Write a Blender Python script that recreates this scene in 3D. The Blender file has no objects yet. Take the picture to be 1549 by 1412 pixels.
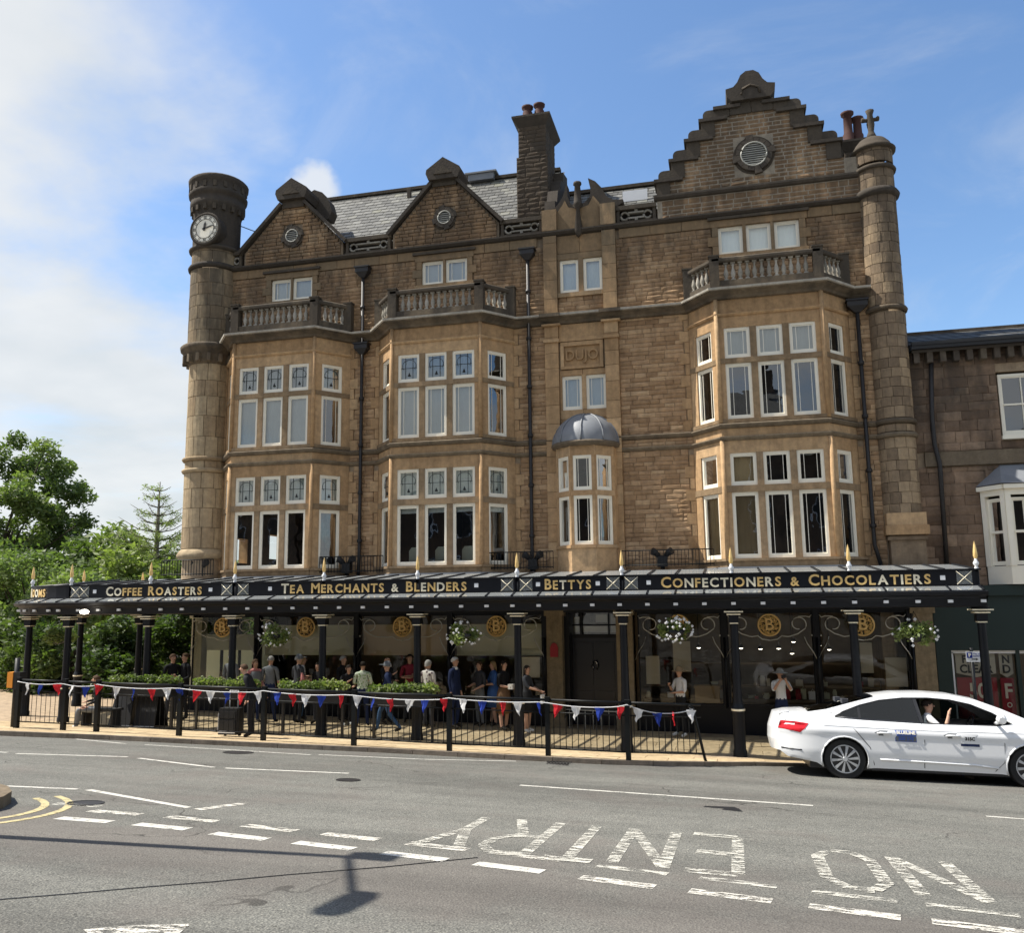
import bpy, bmesh, math, random
import numpy as np
from mathutils import Vector, Matrix
from mathutils.geometry import delaunay_2d_cdt
random.seed(7); rs = np.random.RandomState(7)
S = bpy.context.scene
COL = S.collection
PI = math.pi
# ------------------------------------------------------------------ camera
YAW, PIT, ROL = .2414, .1512, -.0123
cam = bpy.data.cameras.new('camera'); camo = bpy.data.objects.new('camera', cam); COL.objects.link(camo)
fw = Vector((-math.sin(YAW)*math.cos(PIT), math.cos(YAW)*math.cos(PIT), math.sin(PIT)))
r0 = Vector((math.cos(YAW), math.sin(YAW), 0)); u0 = r0.cross(fw)
rr = r0*math.cos(ROL)+u0*math.sin(ROL); uu = -r0*math.sin(ROL)+u0*math.cos(ROL)
camo.matrix_world = Matrix(((rr.x, uu.x, -fw.x, 0), (rr.y, uu.y, -fw.y, 0), (rr.z, uu.z, -fw.z, 3.1), (0, 0, 0, 1)))
cam.sensor_width = 36; cam.sensor_fit = 'HORIZONTAL'; cam.lens = 36*1318/1549
cam.clip_start = .05; cam.clip_end = 3000
S.camera = camo
# ------------------------------------------------------------------ light
SUN_EL = math.radians(56); SUN_AZ = math.radians(7)      # shadows run along +X and a little away from the camera
sun_dir = Vector((-math.cos(SUN_EL)*math.cos(SUN_AZ), -math.cos(SUN_EL)*math.sin(SUN_AZ), math.sin(SUN_EL)))
sl = bpy.data.lights.new('sun', 'SUN'); sl.energy = 5.0; sl.angle = math.radians(.5); sl.color = (1, .95, .86)
so = bpy.data.objects.new('sun', sl); COL.objects.link(so)
so.rotation_euler = sun_dir.to_track_quat('Z', 'Y').to_euler()
S.view_settings.view_transform = 'Standard'; S.view_settings.look = 'None'
S.view_settings.gamma = 1; S.view_settings.use_curve_mapping = False
S.view_settings.exposure = .72
S.cycles.max_bounces = 6; S.cycles.transparent_max_bounces = 12

def N(nt, t, **k):
    n = nt.nodes.new(t)
    for a, b in k.items():
        if a in n.inputs: n.inputs[a].default_value = b
        else: setattr(n, a, b)
    return n
def L(nt, a, b): nt.links.new(a, b)
def mth(nt, op, a, b=None, c=None, clamp=False):
    n = nt.nodes.new('ShaderNodeMath'); n.operation = op; n.use_clamp = clamp
    for i, v in enumerate((a, b, c)):
        if v is None: continue
        if isinstance(v, (int, float)): n.inputs[i].default_value = v
        else: nt.links.new(v, n.inputs[i])
    return n.outputs[0]
def ramp(nt, fac, stops, interp='LINEAR'):
    n = nt.nodes.new('ShaderNodeValToRGB'); e = n.color_ramp.elements; n.color_ramp.interpolation = interp
    while len(e) > 1: e.remove(e[-1])
    for i, (p, c) in enumerate(stops):
        x = e[0] if i == 0 else e.new(p)
        x.position = p; x.color = (*c, 1) if len(c) == 3 else c
    nt.links.new(fac, n.inputs[0]); return n.outputs[0]
def smooth(nt, v, lo, hi):
    n = nt.nodes.new('ShaderNodeMapRange'); n.interpolation_type = 'SMOOTHSTEP'
    n.inputs['From Min'].default_value = lo; n.inputs['From Max'].default_value = hi
    nt.links.new(v, n.inputs['Value']); return n.outputs[0]
def noise(nt, vec, scale, detail=4, rough=.55, dist=0):
    n = nt.nodes.new('ShaderNodeTexNoise'); n.inputs['Scale'].default_value = scale
    n.inputs['Detail'].default_value = detail; n.inputs['Roughness'].default_value = rough
    n.inputs['Distortion'].default_value = dist
    if vec is not None: nt.links.new(vec, n.inputs['Vector'])
    return n.outputs['Fac']
def mixc(nt, fac, a, b, mode='MIX'):
    n = nt.nodes.new('ShaderNodeMix'); n.data_type = 'RGBA'; n.blend_type = mode
    for i, v in ((0, fac), (6, a), (7, b)):
        if isinstance(v, (int, float)): n.inputs[i].default_value = v
        elif isinstance(v, tuple): n.inputs[i].default_value = (*v, 1)[:4]
        else: nt.links.new(v, n.inputs[i])
    return n.outputs[2]

world = bpy.data.worlds.new('World'); S.world = world; world.use_nodes = True
nt = world.node_tree; nt.nodes.clear()
sky = N(nt, 'ShaderNodeTexSky'); sky.sky_type = 'NISHITA'; sky.sun_disc = False
sky.sun_elevation = SUN_EL; sky.sun_rotation = math.atan2(sun_dir.x, sun_dir.y)
sky.air_density = 1.0; sky.dust_density = .8; sky.ozone_density = 2.0
tc = N(nt, 'ShaderNodeTexCoord'); sep = N(nt, 'ShaderNodeSeparateXYZ'); L(nt, tc.outputs['Generated'], sep.inputs[0])
zc = mth(nt, 'ADD', mth(nt, 'MAXIMUM', sep.outputs[2], 0), .22)
cmb = N(nt, 'ShaderNodeCombineXYZ')
L(nt, mth(nt, 'DIVIDE', sep.outputs[0], zc), cmb.inputs[0]); L(nt, mth(nt, 'DIVIDE', sep.outputs[1], zc), cmb.inputs[1])
n1 = noise(nt, cmb.outputs[0], 1.15, 7, .55, .25)
left = mth(nt, 'MULTIPLY_ADD', sep.outputs[0], -1.15, -.50)           # more cloud towards the left of the street
left = mth(nt, 'MINIMUM', left, .185)
left = mth(nt, 'MAXIMUM', left, mth(nt, 'MINIMUM', mth(nt, 'MULTIPLY_ADD', sep.outputs[1], -.5, -.05), .14))   # the cloud bank carries on behind the camera
low = mth(nt, 'MULTIPLY_ADD', sep.outputs[2], -.22, .06)
m = smooth(nt, mth(nt, 'ADD', mth(nt, 'ADD', n1, left), low), .42, .66)
wisp = mth(nt, 'MULTIPLY', smooth(nt, noise(nt, cmb.outputs[0], 2.4, 8, .62, .8), .45, .8), .28)
# one small bright cloud standing behind the roofs
pd = N(nt, 'ShaderNodeVectorMath', operation='DISTANCE'); L(nt, tc.outputs['Generated'], pd.inputs[0])
pd.inputs[1].default_value = Vector((-.51, 1, .55)).normalized()
puff = mth(nt, 'MULTIPLY', smooth(nt, mth(nt, 'ADD', mth(nt, 'MULTIPLY', pd.outputs['Value'], -17), mth(nt, 'MULTIPLY', noise(nt, tc.outputs['Generated'], 11, 5), 1.2)), .02, .35), .85)
mask = mth(nt, 'MAXIMUM', mth(nt, 'MAXIMUM', m, wisp), puff)
cl = N(nt, 'ShaderNodeMix'); cl.data_type = 'RGBA'
shade = ramp(nt, noise(nt, cmb.outputs[0], 2.2, 5, .5), [(.25, (4.3, 4.8, 5.1)), (.45, (5.3, 5.5, 5.6)), (.62, (6.0, 6.1, 6.1))])
L(nt, mth(nt, 'MULTIPLY', mask, .93), cl.inputs[0]); L(nt, shade, cl.inputs[7])
hs = N(nt, 'ShaderNodeHueSaturation'); hs.inputs['Saturation'].default_value = 1.12; hs.inputs['Value'].default_value = 1.38
L(nt, sky.outputs[0], hs.inputs['Color']); L(nt, hs.outputs[0], cl.inputs[6])
bg = N(nt, 'ShaderNodeBackground'); bg.inputs[1].default_value = .09
L(nt, cl.outputs[2], bg.inputs[0]); wo = N(nt, 'ShaderNodeOutputWorld'); L(nt, bg.outputs[0], wo.inputs[0])

# ------------------------------------------------------------------ materials
MATS = {}
def base(name, rough=.8, metal=0, spec=.3):
    m = bpy.data.materials.new(name); m.use_nodes = True; nt = m.node_tree
    b = nt.nodes['Principled BSDF']; b.inputs['Roughness'].default_value = rough; b.inputs['Metallic'].default_value = metal
    b.inputs['Specular IOR Level'].default_value = spec
    MATS[name] = m; return m, nt, b
def plain(name, c, rough=.7, metal=0, spec=.3, var=.12, scale=8, bump=0, trans=0):
    m, nt, b = base(name, rough, metal, spec)
    g = N(nt, 'ShaderNodeNewGeometry'); n = noise(nt, g.outputs['Position'], scale, 4)
    col = mixc(nt, n, tuple(x*(1-var) for x in c), tuple(min(1, x*(1+var)) for x in c))
    L(nt, col, b.inputs['Base Color'])
    if bump:
        bp = N(nt, 'ShaderNodeBump', Strength=bump, Distance=.01); L(nt, noise(nt, g.outputs['Position'], scale*4, 3), bp.inputs['Height']); L(nt, bp.outputs[0], b.inputs['Normal'])
    if trans:
        tr = N(nt, 'ShaderNodeBsdfTranslucent'); L(nt, col, tr.inputs[0]); mx = N(nt, 'ShaderNodeMixShader'); mx.inputs[0].default_value = trans
        o = nt.nodes['Material Output']; L(nt, b.outputs[0], mx.inputs[1]); L(nt, tr.outputs[0], mx.inputs[2]); L(nt, mx.outputs[0], o.inputs[0])
    return m
def rndval(nt):
    oi = N(nt, 'ShaderNodeObjectInfo'); at = N(nt, 'ShaderNodeAttribute', attribute_name='rnd')
    return mth(nt, 'FRACT', mth(nt, 'ADD', mth(nt, 'MULTIPLY', oi.outputs['Random'], .999), at.outputs['Fac']))
def stone(name, stops, soot=.0, z0=9.6, z1=12.2, bump=.35, fine=30, sootcol=(.045, .04, .035), low=0, rough=.92):
    """sandstone: a tone per block, grain, and shaped soot stains that grow towards the top storey"""
    m, nt, b = base(name, rough, 0, .15)
    g = N(nt, 'ShaderNodeNewGeometry'); P = g.outputs['Position']; sp = N(nt, 'ShaderNodeSeparateXYZ'); L(nt, P, sp.inputs[0])
    r = rndval(nt)
    col = ramp(nt, mth(nt, 'ADD', mth(nt, 'MULTIPLY', r, .75), mth(nt, 'MULTIPLY', noise(nt, P, .9, 5), .25)), stops)
    col = mixc(nt, .55, col, ramp(nt, noise(nt, P, 7, 6, .7), [(.3, (.45, .45, .46)), (.7, (1.25, 1.22, 1.18))]), 'MULTIPLY')
    ms = N(nt, 'ShaderNodeMapping'); ms.inputs['Scale'].default_value = (4.5, 4.5, .5); L(nt, P, ms.inputs[0]); col = mixc(nt, .6, col, ramp(nt, noise(nt, ms.outputs[0], 1.0, 6, .65), [(.32, (.62, .60, .58)), (.52, (1, 1, 1)), (.72, (1.15, 1.12, 1.05))]), 'MULTIPLY')
    mp = N(nt, 'ShaderNodeMapping'); mp.inputs['Scale'].default_value = (2.2, 2.2, .55); L(nt, P, mp.inputs[0])
    st = noise(nt, mp.outputs[0], 1.0, 7, .62)
    hgt = smooth(nt, sp.outputs[2], z0, z1)
    s = smooth(nt, mth(nt, 'ADD', st, mth(nt, 'MULTIPLY_ADD', hgt, .42, -.33+low)), .3, .72)
    s = mth(nt, 'MULTIPLY', s, mth(nt, 'MULTIPLY_ADD', r, .3, .7))
    col = mixc(nt, mth(nt, 'MULTIPLY', s, soot), col, sootcol)
    L(nt, col, b.inputs['Base Color'])
    bp = N(nt, 'ShaderNodeBump', Strength=bump, Distance=.02); L(nt, noise(nt, P, fine, 4, .6), bp.inputs['Height']); L(nt, bp.outputs[0], b.inputs['Normal'])
    return m
stone('rock', [(0, (.28, .175, .10)), (.3, (.37, .24, .135)), (.6, (.44, .29, .17)), (.85, (.52, .36, .215)), (1, (.31, .235, .165))], .84, 9.3, 12.6, .5, 22, (.05, .042, .034))
stone('shaded_weathered_ashlar', [(0, (.22, .155, .095)), (.5, (.28, .20, .12)), (1, (.35, .25, .155))], .75, 9.9, 12.6, .3, 26, (.09, .08, .06), .15)  # stained bay ashlar, with the shade on mullions and sills darkened into its tones
stone('sooty_rock', [(0, (.14, .105, .07)), (.5, (.22, .16, .105)), (1, (.32, .24, .16))], .9, 9, 13, .5, 22, (.04, .035, .03), .15)
stone('ashlar', [(0, (.39, .25, .132)), (.5, (.47, .31, .17)), (1, (.56, .39, .225))], .80, 9.9, 12.6, .3, 26, (.10, .085, .06), .13)
stone('dark_stone', [(0, (.10, .08, .06)), (.5, (.17, .135, .095)), (1, (.26, .21, .145))], .85, 9, 12, .4, 20, low=.12)
stone('baluster_stone', [(0, (.30, .28, .235)), (.6, (.42, .395, .34)), (1, (.52, .49, .43))], .4, 9, 12, .3, 20)
stone('capstone', [(0, (.07, .06, .05)), (.6, (.12, .10, .08)), (1, (.19, .16, .12))], .7, 9, 12, .4, 20, low=.1)
stone('turret', [(0, (.27, .20, .125)), (.5, (.38, .295, .19)), (1, (.47, .38, .25))], .85, 8.6, 11.6, .3, 20)
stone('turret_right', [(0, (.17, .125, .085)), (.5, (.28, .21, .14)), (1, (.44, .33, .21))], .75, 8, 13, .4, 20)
stone('mortar', [(0, (.33, .25, .17)), (1, (.42, .33, .23))], .7, 9, 13, .3, 40)
stone('pale_mortar', [(0, (.36, .31, .24)), (1, (.44, .39, .31))], .4, 9, 15, .3, 40)
stone('neighbour_stone', [(0, (.12, .08, .055)), (.35, (.21, .145, .10)), (.7, (.30, .21, .145)), (1, (.40, .29, .20))], .85, 2, 9, .5, 16)
stone('pilaster_stone', [(0, (.25, .20, .13)), (1, (.31, .25, .17))], .15, 9, 12, .15, 26)
stone('slate', [(0, (.10, .10, .095)), (.5, (.15, .15, .14)), (.8, (.20, .20, .185)), (1, (.20, .20, .13))], .35, 30, 40, .3, 14, (.10, .12, .04), .05, .55)
stone('kerbstone', [(0, (.21, .175, .14)), (1, (.32, .27, .215))], .45, 30, 40, .4, 20, (.05, .045, .04), .12)
stone('flag', [(0, (.40, .305, .185)), (.5, (.47, .365, .225)), (1, (.53, .42, .27))], .45, 30, 40, .25, 16, (.13, .10, .07), -.02)
plain('iron', (.006, .007, .010), .45, 0, .25, .3, 5, .1)
plain('iron_rail', (.008, .009, .009), .5, 0, .25, .3, 5)
plain('rusty_pipe', (.022, .020, .020), .5, 0, .4, .3, 4)
plain('sign_board', (.006, .007, .011), .4, 0, .3, .2, 2)
plain('gold', (.88, .60, .24), .35, .35, .5, .15, 12)
plain('alloy', (.55, .56, .57), .32, .35, .5, .08, 9)
plain('pale_gold', (.90, .80, .60), .35, .2, .5, .15, 8)
plain('white_paint', (.86, .81, .68), .45, 0, .4, .06, 5)
plain('white_metal', (.74, .75, .76), .4, 0, .4, .05, 5)
plain('grey_iron', (.66, .65, .60), .45, .2, .4, .15, 8)
plain('lead', (.20, .21, .225), .55, .1, .4, .25, 3, .2)
plain('vent_grey', (.30, .30, .27), .6)
plain('terracotta', (.07, .035, .03), .8, 0, .2, .3, 6)
plain('interior', (.07, .062, .055), .9, 0, .1, .3, 1)
plain('interior_warm', (.20, .15, .10), .8, 0, .2, .5, 2)
plain('cream', (.80, .77, .60), .6, 0, .3, .08, 3)
plain('net', (.56, .56, .50), .9, 0, .1, .14, 2.5)
plain('net_bright', (.82, .82, .76), .9, 0, .1, .10, 2)
plain('stained_backing', (.44, .46, .42), .7, 0, .2, .25, 9)
plain('tan_blind', (.40, .28, .15), .85, 0, .1, .1, 3)
plain('shop_blind', (.76, .76, .60), .85, 0, .1, .15, 1.2, 0, .35)
plain('shop_blind_tan', (.76, .60, .42), .85, 0, .1, .12, 1.2, 0, .35)
plain('glow_blind', (.90, .90, .62), .85, 0, .1, .05, 2, 0, .8)
plain('navy_door', (.010, .013, .026), .3, 0, .5, .1, 2)
plain('shop_green', (.012, .026, .024), .45, 0, .4, .15, 2)
plain('poster_red', (.35, .03, .04), .5, 0, .3, .1, 4)
plain('poster_cream', (.60, .55, .45), .5, 0, .3, .06, 4)
plain('black', (.015, .015, .016), .5, 0, .4, .2, 4)
plain('rubber', (.018, .018, .018), .75, 0, .3, .2, 20)
plain('leaf_dark', (.035, .075, .022), .6, 0, .3, .5, 3, 0, .3)
plain('bark', (.06, .05, .038), .9, 0, .1, .4, 8)
plain('flag_white', (.80, .80, .80), .8, 0, .1, .03, 3, 0, .3)
plain('flag_red', (.62, .03, .04), .8, 0, .1, .05, 3, 0, .3)
plain('flag_blue', (.03, .06, .35), .8, 0, .1, .05, 3, 0, .3)
plain('orange_box', (.75, .28, .03), .5, 0, .4, .05, 4)
plain('chrome', (.62, .63, .64), .2, .95, .5, .08, 9)
def leafmat(name, a, b_, c, trans=.35):
    m, nt, b = base(name, .55, 0, .3)
    at = N(nt, 'ShaderNodeAttribute', attribute_name='rnd')
    col = ramp(nt, at.outputs['Fac'], [(0, a), (.5, b_), (1, c)]); L(nt, col, b.inputs['Base Color'])
    tr = N(nt, 'ShaderNodeBsdfTranslucent'); L(nt, mixc(nt, 1.0, col, (1.3, 1.6, .6), 'MULTIPLY'), tr.inputs[0])
    mx = N(nt, 'ShaderNodeMixShader'); mx.inputs[0].default_value = trans; o = nt.nodes['Material Output']
    L(nt, b.outputs[0], mx.inputs[1]); L(nt, tr.outputs[0], mx.inputs[2]); L(nt, mx.outputs[0], o.inputs[0])
leafmat('leaf_tree', (.06, .085, .03), (.11, .15, .05), (.21, .25, .09))
leafmat('leaf_shrub', (.09, .12, .045), (.17, .21, .075), (.28, .32, .12))
leafmat('leaf_pale', (.09, .13, .05), (.18, .23, .09), (.28, .33, .14))
leafmat('needle', (.14, .17, .07), (.22, .26, .10), (.32, .36, .15), .35)
plain('bark_pale', (.17, .16, .12), .9, 0, .1, .3, 8)
leafmat('leaf_hedge', (.06, .09, .03), (.14, .18, .06), (.27, .29, .12))
def glass(name, tint=(.9, .95, .95), refl=.10, rough=.0, body=None, bodyfac=0, mult=1.6):
    m = bpy.data.materials.new(name); m.use_nodes = True; nt = m.node_tree; nt.nodes.clear(); MATS[name] = m
    t = N(nt, 'ShaderNodeBsdfTransparent'); t.inputs[0].default_value = (*tint, 1)
    gl = N(nt, 'ShaderNodeBsdfGlossy'); gl.inputs['Roughness'].default_value = rough; gl.inputs[0].default_value = (.95, .97, 1, 1)
    lw = N(nt, 'ShaderNodeFresnel'); lw.inputs[0].default_value = 1.5
    fac = mth(nt, 'ADD', mth(nt, 'MULTIPLY', lw.outputs[0], mult), refl, clamp=True)
    gm = N(nt, 'ShaderNodeNewGeometry'); bp = N(nt, 'ShaderNodeBump', Strength=.16, Distance=.02)
    L(nt, noise(nt, gm.outputs['Position'], 1.6, 2), bp.inputs['Height']); L(nt, bp.outputs[0], gl.inputs['Normal'])
    mx = N(nt, 'ShaderNodeMixShader'); L(nt, fac, mx.inputs[0]); L(nt, t.outputs[0], mx.inputs[1]); L(nt, gl.outputs[0], mx.inputs[2])
    out = mx.outputs[0]
    if body:
        d = N(nt, 'ShaderNodeBsdfDiffuse'); d.inputs[0].default_value = (*body, 1); m2 = N(nt, 'ShaderNodeMixShader'); m2.inputs[0].default_value = bodyfac
        L(nt, out, m2.inputs[1]); L(nt, d.outputs[0], m2.inputs[2]); out = m2.outputs[0]
    o = N(nt, 'ShaderNodeOutputMaterial'); L(nt, out, o.inputs[0])
glass('glass', refl=.09); glass('shop_glass', (.92, .93, .90), .0, mult=.9)
glass('canopy_glass', (.84, .87, .86), .06, .10, (.42, .44, .44), .28)
glass('car_glass', (.12, .15, .15), .0, mult=1.2)
def asphalt():
    m, nt, b = base('asphalt', .88, 0, .2)
    g = N(nt, 'ShaderNodeNewGeometry'); P = g.outputs['Position']
    big = noise(nt, P, .35, 5); mid = noise(nt, P, 3.5, 6, .65); fine = noise(nt, P, 70, 3, .7)
    v = N(nt, 'ShaderNodeTexVoronoi'); v.inputs['Scale'].default_value = 55; L(nt, P, v.inputs['Vector'])
    c = ramp(nt, mth(nt, 'ADD', mth(nt, 'MULTIPLY', big, .45), mth(nt, 'MULTIPLY', mid, .55)), [(.3, (.110, .109, .099)), (.7, (.158, .156, .141))])
    c = mixc(nt, .85, c, ramp(nt, fine, [(.33, (.38, .38, .38)), (.50, (.95, .95, .95)), (.68, (2.0, 1.95, 1.85))]), 'MULTIPLY')
    sp_ = noise(nt, P, 24, 2, .6); c = mixc(nt, .7, c, ramp(nt, sp_, [(.27, (.35, .35, .34)), (.40, (1, 1, 1)), (.63, (1, 1, 1)), (.74, (1.7, 1.66, 1.55))]), 'MULTIPLY')
    sy = N(nt, 'ShaderNodeSeparateXYZ'); L(nt, P, sy.inputs[0]); pk = mth(nt, 'MULTIPLY', smooth(nt, mth(nt, 'ADD', noise(nt, P, .8, 5), mth(nt, 'MULTIPLY', smooth(nt, mth(nt, 'ABSOLUTE', mth(nt, 'ADD', mth(nt, 'MULTIPLY_ADD', sy.outputs[0], .13, 0), mth(nt, 'ADD', sy.outputs[1], -6.6))), 1.3, .2), .25)), .45, .75), .5); c = mixc(nt, pk, c, (.130, .112, .100))
    mpt = N(nt, 'ShaderNodeMapping'); mpt.inputs['Scale'].default_value = (.12, 1.0, 1); L(nt, P, mpt.inputs[0]); c = mixc(nt, .8, c, ramp(nt, noise(nt, mpt.outputs[0], 1.1, 4, .6), [(.35, (.78, .78, .78)), (.65, (1.18, 1.18, 1.17))]), 'MULTIPLY')
    vc = N(nt, 'ShaderNodeTexVoronoi', feature='DISTANCE_TO_EDGE'); vc.inputs['Scale'].default_value = .33; wv = N(nt, 'ShaderNodeVectorMath', operation='ADD'); nn = N(nt, 'ShaderNodeTexNoise'); nn.inputs['Scale'].default_value = 1.6; L(nt, P, nn.inputs['Vector']); L(nt, P, wv.inputs[0]); L(nt, nn.outputs['Color'], wv.inputs[1]); L(nt, wv.outputs[0], vc.inputs['Vector']); ck = mth(nt, 'MULTIPLY', smooth(nt, vc.outputs['Distance'], .008, .002), smooth(nt, noise(nt, P, .5, 2), .50, .62)); c = mixc(nt, mth(nt, 'MULTIPLY', ck, .7), c, (.03, .028, .025))
    L(nt, c, b.inputs['Base Color'])
    h = mth(nt, 'ADD', mth(nt, 'MULTIPLY', v.outputs['Distance'], .8), mth(nt, 'MULTIPLY', fine, .8))
    bp = N(nt, 'ShaderNodeBump', Strength=.55, Distance=.012); L(nt, h, bp.inputs['Height']); L(nt, bp.outputs[0], b.inputs['Normal'])
    return m
asphalt()
def paint(name, c, wear):
    m, nt, b = base(name, .75, 0, .25)
    g = N(nt, 'ShaderNodeNewGeometry'); P = g.outputs['Position']
    mp = N(nt, 'ShaderNodeMapping'); mp.inputs['Scale'].default_value = (1, 2.6, 1); L(nt, P, mp.inputs[0])
    n = mth(nt, 'ADD', mth(nt, 'MULTIPLY', noise(nt, mp.outputs[0], 7, 7, .75), .75), mth(nt, 'MULTIPLY', noise(nt, P, 60, 3, .7), .25))
    k = smooth(nt, n, wear-.025, wear+.04)
    c1 = mixc(nt, noise(nt, P, 25, 3), tuple(x*.72 for x in c), c)
    L(nt, c1, b.inputs['Base Color'])
    t = N(nt, 'ShaderNodeBsdfTransparent'); mx = N(nt, 'ShaderNodeMixShader'); o = nt.nodes['Material Output']
    L(nt, k, mx.inputs[0]); L(nt, t.outputs[0], mx.inputs[1]); L(nt, b.outputs[0], mx.inputs[2]); L(nt, mx.outputs[0], o.inputs[0])
paint('road_white', (.60, .58, .52), .43); paint('road_worn', (.57, .55, .48), .498); paint('road_half', (.61, .58, .51), .478); paint('road_yellow', (.52, .44, .24), .43)
def M_(n): return MATS[n]

# ------------------------------------------------------------------ mesh helpers
class MB:
    def __init__(s, T=None): s.v = []; s.f = []; s.m = []; s.r = []; s.T = T; s.sm = []
    def add(s, vs, fs, mi=0, r=0., smooth=False):
        o = len(s.v)
        if s.T is not None: vs = [tuple(s.T @ Vector(p)) for p in vs]
        s.v += [tuple(p) for p in vs]; s.r += [r]*len(vs)
        for f in fs: s.f.append([i+o for i in f]); s.m.append(mi); s.sm.append(smooth)
        return s
    def box(s, x0, x1, y0, y1, z0, z1, mi=0, r=None):
        if r is None: r = random.random()
        return s.add([(x0, y0, z0), (x1, y0, z0), (x1, y1, z0), (x0, y1, z0), (x0, y0, z1), (x1, y0, z1), (x1, y1, z1), (x0, y1, z1)],
                     [(0, 3, 2, 1), (4, 5, 6, 7), (0, 1, 5, 4), (1, 2, 6, 5), (2, 3, 7, 6), (3, 0, 4, 7)], mi, r)
    def prism(s, poly, y0, y1, mi=0, r=None):
        """polygon in x,z pushed from y0 to y1"""
        if r is None: r = random.random()
        n = len(poly); vs = [(x, y0, z) for x, z in poly]+[(x, y1, z) for x, z in poly]
        fs = [tuple(range(n)), tuple(range(2*n-1, n-1, -1))]+[(i, i+n, (i+1) % n+n, (i+1) % n) for i in range(n)]
        return s.add(vs, fs, mi, r)
    def flat(s, poly, z0, z1, mi=0, r=None):
        """polygon in x,y pushed from z0 to z1"""
        if r is None: r = random.random()
        n = len(poly); vs = [(x, y, z0) for x, y in poly]+[(x, y, z1) for x, y in poly]
        fs = [tuple(range(n-1, -1, -1)), tuple(range(n, 2*n))]+[(i, (i+1) % n, (i+1) % n+n, i+n) for i in range(n)]
        return s.add(vs, fs, mi, r)
    def tube(s, pts, rad, n=8, mi=0, r=None, caps=True, smooth=True):
        if r is None: r = random.random()
        pts = [Vector(p) for p in pts]; m = len(pts); rad = rad if isinstance(rad, (list, tuple)) else [rad]*m
        vs = []
        for i, p in enumerate(pts):
            d = (pts[min(i+1, m-1)]-pts[max(i-1, 0)]).normalized()
            up = Vector((0, 0, 1)) if abs(d.z) < .9 else Vector((1, 0, 0))
            a = d.cross(up).normalized(); b = a.cross(d)
            for k in range(n):
                t = 2*PI*k/n; vs.append(p+a*math.cos(t)*rad[i]+b*math.sin(t)*rad[i])
        fs = [(i*n+k, i*n+(k+1) % n, (i+1)*n+(k+1) % n, (i+1)*n+k) for i in range(m-1) for k in range(n)]
        s.add(vs, fs, mi, r, smooth)
        if caps:
            o = len(s.v)-len(vs); s.f.append([o+k for k in range(n-1, -1, -1)]); s.f.append([o+(m-1)*n+k for k in range(n)]); s.m += [mi, mi]; s.sm += [False, False]
        return s
    def lathe(s, prof, cx=0, cy=0, n=16, mi=0, r=None, smooth=True, a0=0, a1=2*PI):
        if r is None: r = random.random()
        full = abs(a1-a0-2*PI) < 1e-6; k1 = n if full else n+1
        vs = [(cx+R*math.cos(a0+(a1-a0)*k/n), cy+R*math.sin(a0+(a1-a0)*k/n), z) for R, z in prof for k in range(k1)]
        fs = [(i*k1+k, i*k1+(k+1) % k1, (i+1)*k1+(k+1) % k1, (i+1)*k1+k) for i in range(len(prof)-1) for k in range(n)]
        return s.add(vs, fs, mi, r, smooth)
    def sweep(s, path, prof, mi=0, r=None, closed=False):
        """prof [(out, z)] run along a plan path; out is to the right-hand side (towards -normal)"""
        if r is None: r = random.random()
        P = [Vector(p) for p in path]; n = len(P); vs = []
        for i in range(n):
            a = (P[i]-P[i-1]).normalized() if (i > 0 or closed) else (P[i+1]-P[i]).normalized()
            b = (P[(i+1) % n]-P[i]).normalized() if (i < n-1 or closed) else a
            na = Vector((a.y, -a.x)); nb = Vector((b.y, -b.x)); m = (na+nb); m = m/max(m.dot(na), .2)
            for o, z in prof: vs.append((P[i].x+m.x*o, P[i].y+m.y*o, z))
        k = len(prof); fs = []
        for i in range(n if closed else n-1):
            for j in range(k):
                fs.append((i*k+j, ((i+1) % n)*k+j, ((i+1) % n)*k+(j+1) % k, i*k+(j+1) % k))
        if not closed: fs += [tuple(range(k)), tuple(range(n*k-1, n*k-k-1, -1))]
        return s.add(vs, fs, mi, r)
    def mesh(s, name, mats):
        me = bpy.data.meshes.new(name); me.from_pydata(s.v, [], s.f)
        for m in (mats if isinstance(mats, (list, tuple)) else [mats]): me.materials.append(M_(m) if isinstance(m, str) else m)
        me.polygons.foreach_set('material_index', s.m); me.polygons.foreach_set('use_smooth', s.sm)
        a = me.attributes.new('rnd', 'FLOAT', 'POINT'); a.data.foreach_set('value', s.r)
        me.update()
        bm = bmesh.new(); bm.from_mesh(me); bmesh.ops.recalc_face_normals(bm, faces=bm.faces); bm.to_mesh(me); bm.free()
        return me
    def build(s, name, mats, parent=None, **k):
        """link as ONE object; vertices are in the world unless the parent is a local thing"""
        og = ORG.get(parent.name, Vector()) if parent else Vector()
        if parent is None and s.v and k.pop('centre', True):
            a = np.array(s.v); og = Vector(((a[:, 0].min()+a[:, 0].max())/2, (a[:, 1].min()+a[:, 1].max())/2, a[:, 2].min()))
            s.v = [(p[0]-og.x, p[1]-og.y, p[2]-og.z) for p in s.v]
            loc = og
        else:
            if og.length: s.v = [(p[0]-og.x, p[1]-og.y, p[2]-og.z) for p in s.v]
            loc = Vector()
        o = link(name, s.mesh(name, mats), parent)
        if parent is None: o.location = loc
        ORG[o.name] = og
        if k: tag(o, **k)
        return o
ORG = {}
def link(name, me, parent=None, loc=None, mat=None, **k):
    o = bpy.data.objects.new(name, me); COL.objects.link(o)
    if parent is not None: o.parent = parent
    if mat is not None: o.matrix_local = mat
    if loc is not None: o.location = loc
    if k: tag(o, **k)
    return o
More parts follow.
